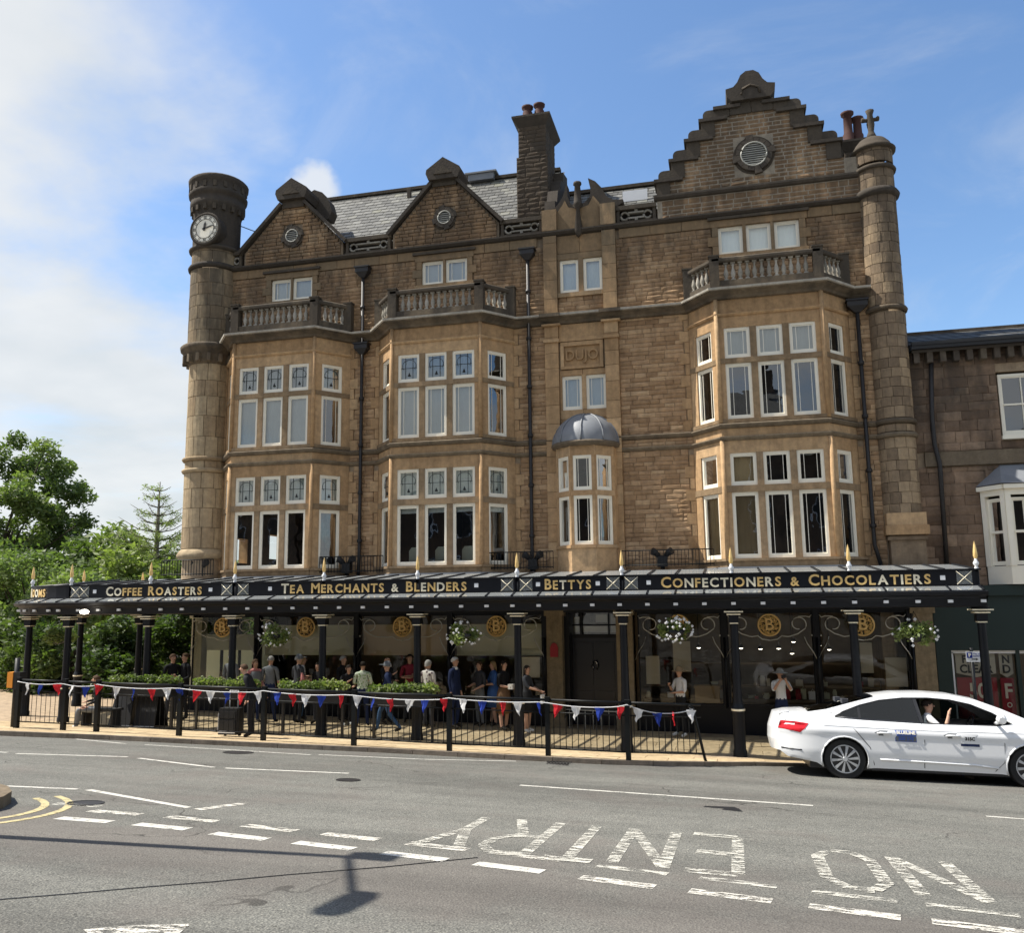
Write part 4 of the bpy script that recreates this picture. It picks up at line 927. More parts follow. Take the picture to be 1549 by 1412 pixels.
# ---- chimneys
def chimney(x0, x1, y0, y1, z0, z1, zs, pots, lb=None):
    cs = Courses(bld, 'chimney_stone', 'sooty_rock', 0)
    mb = MB(); mb.box(x0+.02, x1-.02, y0+.02, y1-.02, z0, z1, 0, .4); mb.box(x0-.04, x1+.04, y0-.04, y1, z0, zs, 0, .4)
    ch = mb.build('chimney_stack', 'sooty_rock', bld)
    cs.root = ch; 
    for (a, b, d, c0, c1) in ((x0, x1, 0, zs+.02, z1-.3), (x0-.05, x1+.05, .05, z0, zs)):
        cs.lay(frame_T((0, y0-d), (1, y0-d)), a, b, c0, c1, [], h=(.12, .17), w=(.2, .5))
        T2 = Matrix(((0, -1, 0, b), (1, 0, 0, 0), (0, 0, 1, 0), (0, 0, 0, 1))); cs.lay(T2, y0-d, y1, c0, c1, [], h=(.12, .17), w=(.2, .5))
    cs.keep = 120; cs.finish()
    mb = MB(); a = .16
    mb.add([(x0, y0, z1-.3), (x1, y0, z1-.3), (x1, y1, z1-.3), (x0, y1, z1-.3), (x0-a, y0-a, z1-.06), (x1+a, y0-a, z1-.06), (x1+a, y1+a, z1-.06), (x0-a, y1+a, z1-.06), (x0-a, y0-a, z1), (x1+a, y0-a, z1), (x1+a, y1+a, z1), (x0-a, y1+a, z1)],
           [(0, 1, 5, 4), (1, 2, 6, 5), (2, 3, 7, 6), (3, 0, 4, 7), (4, 5, 9, 8), (5, 6, 10, 9), (6, 7, 11, 10), (7, 4, 8, 11), (8, 9, 10, 11)]); mb.build('chimney_cap', 'capstone', ch)
    for (px, py, hh) in pots:
        mb = MB(); mb.lathe([(.16, z1-.02), (.17, z1+.1), (.14, z1+.14), (.15, z1+.3), (.12, z1+.36), (.11, z1+hh-.14), (.17, z1+hh-.08), (.18, z1+hh-.02), (.13, z1+hh), (.08, z1+hh-.02)], px, py, 12); mb.build('chimney_pot', 'terracotta', ch)
    return ch
chimney(-5.45, -4.62, 23.4, 24.75, 13.5, 17.22, 15.95, [(-5.22, 23.7, .52), (-4.86, 23.7, .54), (-5.0, 24.4, .5)])
chimney(3.62, 4.25, 24.0, 25.2, 13.8, 15.45, 14.4, [(3.80, 24.2, .98), (4.06, 24.3, .84), (4.1, 24.9, .6)])
# stepped fire wall beside the chimney
mb = MB(); 
Tn = Matrix(((0, -1, 0, -4.42), (1, 0, 0, 0), (0, 0, 1, 0), (0, 0, 0, 1)))
mb.T = Tn; mb.prism([(22.7, 13.5), (24.9, 13.5), (24.9, 15.9), (24.2, 15.75), (24.15, 15.4), (23.8, 15.3), (23.6, 14.85), (23.3, 14.75), (23.1, 14.3), (22.8, 14.2)], -.15, .15); mb.build('fire_wall', 'capstone', bld)
# ---- roofs
def slated(name, x0, x1, y0, z0, y1, z1, keep, expo=.24, w=.30):
    T = Matrix.Translation((0, y0, z0)) @ Matrix.Rotation(math.atan2(z1-z0, y1-y0), 4, 'X'); Ln = math.hypot(z1-z0, y1-y0)
    mb = MB(T); mb.box(x0, x1, 0, Ln, -.25, -.03); mb.T = None; rf = mb.build(name, 'interior', bld)
    protos = []
    for k in range(5):
        j = lambda a: random.uniform(-a, a); q = MB(); q.add([(.005, 0+j(.012), .014), (w-.008, 0+j(.012), .016+j(.003)), (w-.008, expo+.05, -.002), (.005, expo+.05, -.002), (.005, 0, -.004), (w-.008, 0, -.004)], [(0, 1, 2, 3), (4, 5, 1, 0), (5, 2, 1), (4, 0, 3)]); protos.append(q)
    me = [p.mesh('slate', 'slate') for p in protos]; n = 0; big = MB(); j = 0
    while j*expo < Ln-.1:
        x = x0-(j % 2)*w/2
        while x < x1-.02:
            if x >= x0-.01:
                k = random.randrange(5)
                if n < keep:
                    o = bpy.data.objects.new('slate', me[k]); COL.objects.link(o); o.parent = rf; M = T @ Matrix.Translation((x, j*expo, 0)); M.translation -= ORG[rf.name]; o.matrix_local = M
                else: big.T = T; big.add([(a+x, b+j*expo, c) for a, b, c in protos[k].v], protos[k].f, 0, random.random())
                n += 1
            x += w
        j += 1
    big.T = None
    if big.v: big.build('slates', 'slate', rf, kind='stuff')
    mb = MB(); p = T @ Vector((0, Ln, 0)); mb.prism([(x0, 0), (x1, 0), (x1, .1), (x0, .1)], -.1, .1); mb.v = [(a, b+p.y, c+p.z) for a, b, c in mb.v]; mb.build('ridge_tiles', 'dark_stone', rf)
    mb = MB(T); mb.box(x0, x1, Ln, Ln+.05, -3, .0); mb.T = None
    return rf
main = slated('roof', -14.2, -4.6, 22.95, 13.62, 25.65, 16.55, 280)
slated('roof', -4.3, 3.5, 22.95, 13.66, 24.5, 15.12, 15)
mb = MB(); mb.box(-7.6, -6.75, 25.4, 26.0, 16.5, 16.72); mb.box(-7.7, -6.65, 25.35, 26.0, 16.72, 16.77); mb.build('roof_hatch', 'lead', bld)
mb = MB(); mb.box(-2.45, -1.75, 23.6, 23.62, 14.30, 14.62); mb.build('skylight', 'white_metal', bld)
mb = MB(); mb.box(-9.62, -9.5, 25.2, 25.3, 16.1, 16.35); mb.box(-9.66, -9.46, 25.2, 25.3, 16.35, 16.4); mb.build('roof_vent', 'capstone', bld)
# ---- shell: side and back walls, floors
mb = MB()
cutboxes(mb, 22.95, 32, 3.2, 13.2, -.15, .15, [(23.9, 24.55, 4.3, 5.05), (25.9, 26.9, 4.5, 5.3)])
mb.v = [(-14.75+y, x, z) for x, y, z in mb.v]; mb.build('side_wall', 'ashlar', bld)
mb = MB(); mb.box(3.5, 3.8, 22.95, 32, -1, 13.6); mb.box(-14.6, 3.5, 31.7, 32, -1, 13.2); mb.build('rear_wall', 'mortar', bld)
mb = MB()
for z0, z1 in ((3.0, 3.55), (6.85, 7.2), (10.4, 10.8), (13.1, 13.3)): mb.box(-14.6, 3.5, 22.91, 31.7, z0, z1)
mb.box(-4.45, -4.35, 22.95, 31.7, 3.55, 13.1); mb.box(-2.2, -2.1, 22.95, 31.7, 3.55, 13.1)
mb.box(-4.35, 3.5, 26, 26.1, 3.55, 6.85); mb.box(-14.6, 3.5, 26, 26.1, 7.2, 13.1); mb.box(-9.9, -9.8, 23.4, 31.7, 3.55, 13.1)
mb.build('inner_wall', 'interior', bld)
# back slope of the roofs so that no light falls through
mb = MB(); mb.add([(-14.3, 25.65, 16.5), (-4.5, 25.65, 16.5), (-4.5, 32, 13.0), (-14.3, 32, 13.0), (-4.5, 24.5, 15.1), (3.6, 24.5, 15.1), (3.6, 32, 13.0), (-4.5, 32, 13.001)], [(0, 1, 2, 3), (4, 5, 6, 7)]); mb.add([(-14.25, 23, 13.2), (-14.25, 25.65, 16.5), (-14.25, 32, 13)], [(0, 1, 2)]); mb.build('rear_roof', 'slate', bld)
# ---- rain pipes
def pipe(x, y, z0, z1, hop, kink=0):
    mb = MB(); mb.tube([(x, y, z1), (x, y, z0+.5), (x+kink, y-.05, z0)], .05, 8); p = mb.build('rain_pipe', 'rusty_pipe', bld)
    z = z0+.9
    while z < z1: mb = MB(); mb.lathe([(.05, z), (.075, z), (.075, z+.09), (.05, z+.09)], x, y, 8); mb.build('pipe_collar', 'rusty_pipe', p); z += 1.35
    for (zh, w) in hop:
        mb = MB(); mb.box(x-w, x+w, y-.14, y+.1, zh, zh+.13); mb.box(x-w-.03, x+w+.03, y-.17, y+.1, zh+.13, zh+.17); mb.add([(x-w, y-.14, zh), (x+w, y-.14, zh), (x+w, y+.08, zh), (x-w, y+.08, zh), (x-.06, y-.06, zh-.16), (x+.06, y-.06, zh-.16), (x+.06, y+.05, zh-.16), (x-.06, y+.05, zh-.16)], [(0, 1, 5, 4), (1, 2, 6, 5), (3, 0, 4, 7), (4, 5, 6, 7)]); mb.build('hopper', 'rusty_pipe', p)
pipe(-9.93, YF-.10, 3.8, 12.6, [(12.55, .2), (10.25, .2)]); pipe(-5.02, YF-.10, 3.8, 12.6, [(12.55, .2)]); pipe(3.42, YF-.12, 3.8, 10.3, [(10.25, .24)], .1)
st.finish()
# ------------------------------------------------------------------ shopfront of the ground floor (part of the building)
def bpart(name, mat, fn, parent=bld, **k):
    m = MB(); fn(m); return m.build(name, mat, parent, **k)
_m, _nt, _b = base('mottled_gold', .5, .3, .4); _g = N(_nt, 'ShaderNodeNewGeometry'); L(_nt, ramp(_nt, noise(_nt, _g.outputs['Position'], 17, 2, .5), [(.44, (.015, .012, .01)), (.50, (.55, .36, .12))]), _b.inputs['Base Color'])
SEC = [(-15.15, -13.0), (-13.0, -9.98), (-9.98, -7.3), (-7.3, -4.72), (-2.40, -.20), (-.20, 1.96), (1.96, 4.08)]
bpart('shop_entablature', 'sign_board', lambda m: (m.box(-15.25, 4.6, 22.45, 22.9, 2.78, 3.35), m.box(-15.3, 4.62, 22.38, 22.46, 2.74, 2.82)))
bpart('shop_ceiling', 'interior', lambda m: m.box(-15.2, 3.5, 22.9, 31.7, 2.9, 3.0))
bpart('shop_floor', 'interior_warm', lambda m: m.box(-15.2, 4.3, 22.7, 31.7, -.6, -.30))
bpart('shop_back', 'interior_warm', lambda m: (m.box(-15.2, -4.4, 28, 28.1, -.5, 3), m.box(-2.4, 4.3, 25.6, 25.7, -.5, 3), m.box(-4.5, -4.4, 22.8, 28, -.5, 3), m.box(-2.42, -2.34, 22.8, 28, -.5, 3), m.box(4.3, 4.4, 22.8, 28, -.5, 3)))
def pil(x0, x1, y0=22.42, mat='pilaster_stone', z0=-.5):
    m = MB(); m.box(x0, x1, y0, y0+.3, z0, 2.7); m.box(x0-.04, x1+.04, y0-.04, y0+.3, z0, .12); m.box(x0-.05, x1+.05, y0-.05, y0+.3, 2.66, 2.80); m.build('shop_pilaster', mat, bld)
pil(-4.66, -4.25); pil(-2.86, -2.45); pil(4.12, 4.56); pil(-15.15, -14.82, 22.6, 'cream')
lamp = bpart('wall_plaque', 'poster_red', lambda m: m.prism([(-4.56, 1.62), (-4.36, 1.62), (-4.36, 1.86), (-4.40, 1.95), (-4.46, 1.98), (-4.52, 1.95), (-4.56, 1.86)], 22.37, 22.42))
for i, (a, b) in enumerate(SEC):
    zb = .42 if i > 3 else .55
    bpart('stall_riser', 'sign_board', lambda m: (m.box(a, b, 22.55, 22.75, -.6, zb), m.box(a, b, 22.48, 22.75, zb, zb+.07)))
    bpart('shop_mullion', 'sign_board', lambda m: (m.box(b-.07, b+.07, 22.47, 22.7, zb, 2.78), m.tube([(b, 22.44, zb), (b, 22.44, 2.1)], .03, 8)))
    pn = bpart('shop_pane', 'shop_glass', lambda m: m.add([(a+.07, 22.60, zb+.07), (b-.07, 22.60, zb+.07), (b-.07, 22.60, 2.76), (a+.07, 22.60, 2.76)], [(0, 1, 2, 3)]))
    bpart('glazing_frame', 'iron', lambda m: (m.box(a+.07, a+.1, 22.56, 22.62, zb+.07, 2.76), m.box(b-.1, b-.07, 22.56, 22.62, zb+.07, 2.76), m.box(a+.07, b-.07, 22.55, 22.63, 2.68, 2.78)))
    c = (a+b)/2; sc = bpart('scroll_ironwork', 'grey_iron', lambda m: None) if False else None
    m = MB()
    for s_ in (-1, 1):
        e = a if s_ < 0 else b; cx_ = e-s_*.40; pts = []
        for t in np.linspace(-100, 215, 18):
            r_ = .12+.07*(t+100)/315; pts.append((cx_-s_*r_*math.cos(math.radians(t)), 22.5, 2.42+r_*math.sin(math.radians(t))))
        pts += [(cx_-s_*.02, 22.5, 2.19), (cx_-s_*.2, 22.5, 2.13), (c+s_*.42, 22.5, 2.12), (c+s_*.28, 22.5, 2.14), (c+s_*.18, 22.5, 2.06), (c, 22.5, 2.03)]
        m.tube(pts, .014, 5); m.tube([(cx_, 22.5, 2.60), (e-s_*.22, 22.5, 2.61), (e-s_*.14, 22.5, 2.58), (e-s_*.09, 22.5, 2.64)], .013, 5)
        m.tube([(e-s_*.12, 22.5, 2.15), (e-s_*.09, 22.5, 2.15)], .025, 6)
        m.tube([(e, 22.47, 1.55), (e-s_*.09, 22.47, 1.75), (e-s_*.22, 22.47, 1.95), (e-s_*.28, 22.47, 2.12)], .012, 5)
    m.build('scroll_ironwork', 'grey_iron', bld)
    m = MB(Matrix.Translation((c, 22.5, 2.40)) @ Matrix.Rotation(PI/2, 4, 'X')); m.lathe([(.27, -.02), (.28, .02), (.25, .03), (.24, .015), (0, .015)], 0, 0, 24); rd = m.build('roundel', 'gold' if i % 3 else 'gold', bld)
    m = MB(Matrix.Translation((c, 22.48, 2.40)) @ Matrix.Rotation(PI/2, 4, 'X')); m.lathe([(.235, .0), (.235, .006), (0, .006)], 0, 0, 24, smooth=False); m.build('roundel_field', 'mottled_gold', rd)
    m = MB()                                                            # the letter B in a wreath
    y_ = 22.455; bme = text_mesh('B', .40, .008, off=.004); o_ = len(m.v); m.v += [(c+v.co.x, y_-.005-v.co.z, 2.40+v.co.y) for v in bme.vertices]; m.r += [0.]*len(bme.vertices); m.f += [[i_+o_ for i_ in p_.vertices] for p_ in bme.polygons]; m.m += [0]*len(bme.polygons); m.sm += [False]*len(bme.polygons)
    for k in range(10):
        t = k*PI/5; m.tube([(c+.16*math.cos(t), y_+.01, 2.40+.16*math.sin(t)), (c+.215*math.cos(t+.25), y_+.01, 2.40+.215*math.sin(t+.25))], [.022, .008], 5)
    m.build('roundel_letter', 'gold', rd)
# blinds in the café windows
for (a, b), mt in ((SEC[1], 'shop_blind'), (SEC[2], 'shop_blind_tan'), (SEC[3], 'shop_blind')):
    bpart('fabric_blind', mt, lambda m: m.add([(a+.1, 22.8, 1.62), (b-.1, 22.8, 1.62), (b-.1, 22.72, 2.45), (a+.1, 22.72, 2.45)], [(0, 1, 2, 3)]))
bpart('fabric_blind', 'shop_blind', lambda m: m.add([(SEC[0][0]+.4, 22.8, 1.75), (SEC[0][1]-.1, 22.8, 1.75), (SEC[0][1]-.1, 22.72, 2.2), (SEC[0][0]+.4, 22.72, 2.2)], [(0, 1, 2, 3)]))
# left return of the café: glazed, with sunlit cream blinds
for k in range(5):
    y0 = 23.0+k*1.0
    bpart('side_mullion', 'sign_board', lambda m: m.box(-15.12, -15.0, y0-.05, y0+.05, -.4, 2.9))
    if k < 4: bpart('side_blind', 'glow_blind', lambda m: m.add([(-15.04, y0+.06, .75), (-15.04, y0+.94, .75), (-15.04, y0+.94, 1.78), (-15.04, y0+.06, 1.78)], [(0, 1, 2, 3)]))
    if k < 4: bpart('side_pane', 'shop_glass', lambda m: m.add([(-15.07, y0+.05, .5), (-15.07, y0+.95, .5), (-15.07, y0+.95, 2.7), (-15.07, y0+.05, 2.7)], [(0, 1, 2, 3)]))
bpart('side_riser', 'sign_board', lambda m: (m.box(-15.15, -15.0, 23, 31.7, -.5, .5), m.box(-15.15, -15.0, 27.0, 31.7, .5, 3.0), m.box(-15.15, -15, 22.7, 31.7, 2.7, 3.0)))
# doorway
dr = bpart('door', 'navy_door', lambda m: (m.box(-4.12, -2.9, 23.2, 23.26, -.25, 2.06), *[m.box(x0, x1, 23.17, 23.2, z0, z1) for x0, x1 in ((-4.02, -3.58), (-3.46, -3.02)) for z0, z1 in ((-.1, .7), (.85, 1.95))]))
bpart('door_knocker', 'chrome', lambda m: m.tube([(-3.56, 23.14, 1.26), (-3.60, 23.12, 1.34), (-3.56, 23.12, 1.46), (-3.48, 23.12, 1.46), (-3.44, 23.12, 1.34), (-3.48, 23.14, 1.26)], .03, 6), dr)
bpart('door_recess', 'sign_board', lambda m: (m.box(-4.25, -4.12, 22.7, 23.3, -.3, 2.8), m.box(-2.9, -2.86, 22.7, 23.3, -.3, 2.8), m.box(-4.12, -2.9, 23.18, 23.3, 2.06, 2.16), m.box(-4.25, -2.8, 22.75, 23.4, 2.72, 2.9), m.box(-4.12, -2.9, 23.15, 23.2, 2.38, 2.42), m.box(-3.9, -3.86, 23.15, 23.2, 2.16, 2.7), m.box(-3.16, -3.12, 23.15, 23.2, 2.16, 2.7), m.box(-4.3, -2.86, 22.4, 23.4, -.5, -.24)))
bpart('fanlight', 'glass', lambda m: m.add([(-4.12, 23.2, 2.16), (-2.9, 23.2, 2.16), (-2.9, 23.2, 2.72), (-4.12, 23.2, 2.72)], [(0, 1, 2, 3)]))
for x0, x1, z0, z1 in ((-3.85, -3.2, 2.2, 2.36), (-3.5, -3.2, 2.46, 2.66), (-4.08, -3.93, 2.2, 2.6), (-3.1, -2.95, 2.2, 2.66)):
    bpart('framed_print', 'poster_cream', lambda m: m.box(x0, x1, 23.3, 23.32, z0, z1))
bpart('door_rail', 'grey_iron', lambda m: (m.tube([(-4.2, 22.42, .32), (-2.9, 22.42, .28)], .016, 6), *[m.tube([(-4.1+i*.2, 22.42, -.2), (-4.1+i*.2, 22.42, .32)], .01, 5) for i in range(7)]))
# things on show inside the right-hand windows
def item(name, mat, fn, label, cat, group=None):
    m = MB(); fn(m); return tag(m.build(name, mat), label, cat, group)
item('hanging_banner', 'poster_cream', lambda m: m.box(-1.50, -1.06, 23.1, 23.12, 1.22, 1.98), 'pale patterned banner hanging in the first shop window right of the door', 'banner')
item('menu_board', 'poster_cream', lambda m: m.box(-2.18, -1.84, 22.9, 22.92, .92, 1.62), 'pale menu board in the shop window beside the door pilaster', 'menu board')
item('hanging_banner', 'poster_cream', lambda m: m.box(3.0, 3.28, 23.1, 23.12, 1.22, 1.95), 'pale patterned banner hanging in the shop window above the white car roof', 'banner')
item('menu_board', 'poster_cream', lambda m: m.box(3.52, 4.0, 22.9, 22.92, .92, 1.6), 'pale menu board in the shop window left of the last stone pilaster', 'menu board')
item('menu_board', 'poster_cream', lambda m: m.box(-5.40, -4.90, 22.66, 22.68, 1.08, 1.60), 'pale menu board behind the woman at the end of the queue', 'menu board')
item('display_shelf', 'interior_warm', lambda m: (m.box(-2.3, 4.0, 23.0, 23.7, .50, .56), m.box(-2.3, 4.0, 23.5, 23.9, .80, .84), m.box(-2.3, 4.0, 24.6, 25.2, 1.3, 1.34)), 'long brown display shelves behind the right shop windows', 'shelf')
for k in range(46):
    x = random.uniform(-2.25, 3.95); hh = random.uniform(.08, .26); w = random.uniform(.06, .2); y = random.choice((23.2, 23.35, 23.65)); z = .56 if y < 23.5 else .84
    mt = random.choice(['poster_cream', 'cream', 'white_metal', 'tan_blind', 'poster_red', 'shop_blind'])
    if k % 3 == 0: item('cake_box', mt, lambda m: (m.box(x, x+w, y, y+.15, z, z+hh*.6), m.box(x-.01, x+w+.01, y-.01, y+.16, z+hh*.6, z+hh*.68)), 'small box standing on the shelves in the right shop windows', 'box', 'goods in the right shop windows')
    elif k % 3 == 1: item('caddy', mt, lambda m: m.lathe([(0, z), (w*.4, z), (w*.4, z+hh*.8), (w*.3, z+hh*.85), (w*.3, z+hh), (0, z+hh*1.02)], x, y, 10), 'small tin standing on the shelves in the right shop windows', 'tin', 'tins in the right shop windows')
    else: item('gift_bag', mt, lambda m: (m.box(x, x+w, y, y+.07, z, z+hh), m.tube([(x+w*.3, y, z+hh), (x+w*.5, y, z+hh*1.3), (x+w*.7, y, z+hh)], .006, 4)), 'small gift bag standing on the shelves in the right shop windows', 'bag', 'bags in the right shop windows')
item('wicker_hamper', 'tan_blind', lambda m: (m.box(-.98, -.38, 22.85, 23.2, .42, .84), m.box(-1.0, -.36, 22.83, 23.22, .84, .9), m.box(-.72, -.64, 22.82, 22.84, .74, .88)), 'tan hamper box low in the shop window left of the iron post', 'hamper')
plain('lamp_glow', (1, .95, .85), .5)
_e = MATS['lamp_glow'].node_tree.nodes['Principled BSDF']; _e.inputs['Emission Color'].default_value = (1, .9, .75, 1); _e.inputs['Emission Strength'].default_value = 4.5
for k, (x, y, z) in enumerate([(.2, 24.2, 1.75), (.7, 24.4, 1.72), (1.15, 24.1, 1.75), (1.5, 24.5, 1.6), (1.55, 24.5, 1.9), (-.9, 24.4, 1.75), (2.2, 24.6, 1.8), (2.4, 24.2, 1.72)]):
    t = thing('pendant_lamp', 'small lit lamp hanging inside the right shop windows', 'lamp', (x, y, z), group='lit lamps inside the shop')
    m = MB(); m.tube([(x, y, z+.1), (x, y, 2.9)], .008, 4); m.lathe([(.02, z+.1), (.07, z+.03), (.08, z)], x, y, 8); m.build('lamp_shade', 'black', t)
    m = MB(); m.lathe([(0, z-.03), (.05, z-.01), (.06, z+.01), (0, z+.02)], x, y, 8); m.build('bulb', 'lamp_glow', t)
# a table with seats for the cafe
for k, x in enumerate((-13.9, -12.3, -11.0, -8.9, -7.9, -6.2)):
    t = thing('cafe_table', 'dark round table inside the café windows', 'table', (x, 24.2, -.3), group='tables inside the café')
    m = MB(); m.lathe([(0, .44), (.42, .44), (.42, .40), (0, .40)], x, 24.2, 16); m.build('table_top', 'cream', t); m = MB(); m.tube([(x, 24.2, -.3), (x, 24.2, .40)], .04, 8); m.build('table_leg', 'black', t)

# ------------------------------------------------------------------ canopy
CY = 18.9
can = thing('iron_canopy', 'black iron and glass canopy with gold lettered fascia around the tea room', 'canopy', (-5, 18.9, 0))
def cpart(name, mat, fn, parent=can): m = MB(); fn(m); return m.build(name, mat, parent)
acx, acy, aR = -16.3, 21.25, 2.35
def apt(t, r=aR): return (acx-r*math.sin(t), acy-r*math.cos(t))          # t: 0 = front, pi/2 = left side
SIDE = [(acx-aR, 28), (acx-aR, 24.7), (acx-aR, acy)]
ARC = [apt(t) for t in np.linspace(PI/2, 0, 13)]
CP = SIDE[:2]+ARC+[(4.78, CY)]
def offp(path, d):
    out = []; P = [Vector(p) for p in path]
    for i, p in enumerate(P):
        a = (p-P[i-1]).normalized() if i else (P[1]-p).normalized(); b = (P[i+1]-p).normalized() if i < len(P)-1 else a
        na, nb = Vector((a.y, -a.x)), Vector((b.y, -b.x)); m_ = (na+nb)/2; m_ /= max(m_.dot(na), .3); out.append((p.x+m_.x*d, p.y+m_.y*d))
    return out
cpart('eaves_beam', 'iron', lambda m: m.sweep(CP, [(.34, 3.05), (.40, 3.08), (.42, 3.14), (.36, 3.16), (.30, 3.05), (.27, 2.98), (.25, 2.86), (.17, 2.84), (.17, 3.0), (.25, 3.12)]))
cpart('lattice_beam', 'iron', lambda m: m.sweep(CP, [(.08, 2.84), (.08, 3.02), (-.06, 3.02), (-.06, 2.84)]))
cpart('soffit', 'iron', lambda m: m.sweep(CP, [(.28, 2.99), (.28, 3.01), (-.03, 3.03), (-.03, 3.01)]))
PXS = [4.71, 2.36, .04, -2.25, -4.57, -6.9, -9.22, -11.55, -13.87, -16.17]
# fascia boards between posts
def board(path, z0=3.245, z1=3.575): return cpart('fascia_board', 'sign_board', lambda m: (m.sweep(path, [(.02, z0), (.02, z1), (-.03, z1), (-.03, z0)])))
bset = [board([(a+.035, CY), (b-.035, CY)]) for a, b in zip(sorted(PXS), sorted(PXS)[1:])]
ab = board([(acx-.12-.0, CY)] and [apt(t) for t in np.linspace(PI/2, 0.0, 13)]+[(-16.21, CY)])
board([(acx-aR, 28), (acx-aR, acy+.02)])
for z in (3.25, 3.57): cpart('fascia_moulding', 'iron', lambda m: m.sweep(CP, [(.05, z-.015), (.05, z+.015), (-.04, z+.015), (-.04, z-.015)]))
# lettering
def word_on(txt, x0, x1, parent, hh=.232):
    """small capitals with a taller first letter of each word"""
    m = bpy.data.meshes.new('lettering'); items = []; x = 0
    words = txt.split(' '); vs = []; fs = []; mi = []
    for w in words:
        for k, ch in enumerate(w):
            s_ = 1.12 if (k == 0 and len(w) > 1) else (.95 if ch != '&' else .9)
            me = text_mesh(ch, .25*s_, .006, 'g', 1, off=.006); co = [v.co.copy() for v in me.vertices]
            xa, xb = min(c.x for c in co), max(c.x for c in co); za = min(c.y for c in co)
            o = len(vs); vs += [(c.x-xa+x, c.z, c.y-za) for c in co]; fs += [[i+o for i in p.vertices] for p in me.polygons]; g = random.choice([0, 0, 1]); mi += [g]*len(me.polygons)
            x += (xb-xa)+.032; bpy.data.meshes.remove(me)
        x += .13
    x -= .162; sx = (x1-x0)/x; zs = hh/max(v[2] for v in vs)
    vs = [(x0+a*sx, b, c*zs) for a, b, c in vs]
    return vs, fs, mi
def letters(txt, x0, x1, parent):
    vs, fs, mi = word_on(txt, x0, x1, parent); mb = MB()
    # cut the word at the posts is not needed: letters stand on the boards
    for f, g in zip(fs, mi): mb.f.append(f); mb.m.append(g); mb.sm.append(False)
    mb.v = [(a, CY-.028+b, 3.41-.115+c) for a, b, c in vs]; mb.r = [0.]*len(mb.v)
    return mb.build('lettering', ['gold', 'pale_gold'], parent)
letters('COFFEE ROASTERS', -15.11, -12.42, bset[1]); letters('TEA MERCHANTS & BLENDERS', -10.30, -5.73, bset[3]); letters('BETTYS', -3.94, -2.92, bset[5]); letters('CONFECTIONERS & CHOCOLATIERS', -1.42, 3.86, bset[7])
vs, fs, mi = word_on('TEA ROOMS', 0, 1.75, None); mb = MB()                   # wraps round the curved corner
for f, g in zip(fs, mi): mb.f.append(f); mb.m.append(g); mb.sm.append(False)
for a, b, c in vs:
    s_ = a+.0; t = (1.75-s_)/aR+.30; p = apt(t, aR+.028-b); mb.v.append((p[0], p[1], 3.295+c)); mb.r.append(0.)
mb.build('lettering', ['gold', 'pale_gold'], ab)
def bidx(x):
    P = sorted(PXS); i = max(0, min(len(P)-2, int(np.searchsorted(P, x))-1)); return bset[i]
for x in (-15.44, -12.18, -10.59, -5.5, -4.09, -2.77, -1.68, 4.08):
    bpart('square_stud', 'white_metal', lambda m: m.box(x-.045, x+.045, CY-.04, CY-.02, 3.37, 3.46), bidx(x))
for x in (-11.74, -11.30, -4.79, -4.36, -2.44, -2.05, 4.47, -16.0, -15.75, -9.2+.0):
    if x == -9.2: continue
    b_ = bidx(x); bpart('crossed_pane', 'canopy_glass', lambda m: m.box(x-.14, x+.14, CY-.03, CY-.022, 3.28, 3.54), b_)
    bpart('cross_bars', 'pale_gold', lambda m: (m.tube([(x-.14, CY-.04, 3.28), (x+.14, CY-.04, 3.54)], .008, 4), m.tube([(x-.14, CY-.04, 3.54), (x+.14, CY-.04, 3.28)], .008, 4)), b_)
# skirt glass and its bars; main roof glass
xs = [4.71-.5825*i for i in range(37)]
for a, b in zip(xs[1:], xs):
    cpart('skirt_pane', 'canopy_glass', lambda m: m.add([(a+.02, CY-.05, 3.25), (b-.02, CY-.05, 3.25), (b-.02, CY-.36, 3.17), (a+.02, CY-.36, 3.17)], [(0, 1, 2, 3)]))
    if a > -16.4: cpart('roof_pane', 'canopy_glass', lambda m: m.add([(a+.02, CY+.05, 3.57), (b-.02, CY+.05, 3.57), (b-.02, 20.98, 3.74), (a+.02, 20.98, 3.74)], [(0, 1, 2, 3)]))
for x in xs:
    cpart('glazing_bar', 'iron', lambda m: (m.box(x-.018, x+.018, 0, 1, 0, 1) or True) and None or setattr(m, 'v', [(vx, CY-.03-vy*.36, (3.245-vy*.085)+(vz-.5)*.05) for vx, vy, vz in m.v]))
    cpart('glazing_bar', 'iron', lambda m: (m.box(x-.018, x+.018, 0, 1, 0, 1) or True) and None or setattr(m, 'v', [(vx, CY+vy*1.9, (3.57+vy*.16)+(vz-.6)*.07) for vx, vy, vz in m.v]))
    cpart('eaves_stud', 'white_metal', lambda m: m.box(x-.045, x+.045, CY-.31, CY-.22, 2.93, 2.985))
A0 = [t for t in np.linspace(PI/2, .0, 9)]
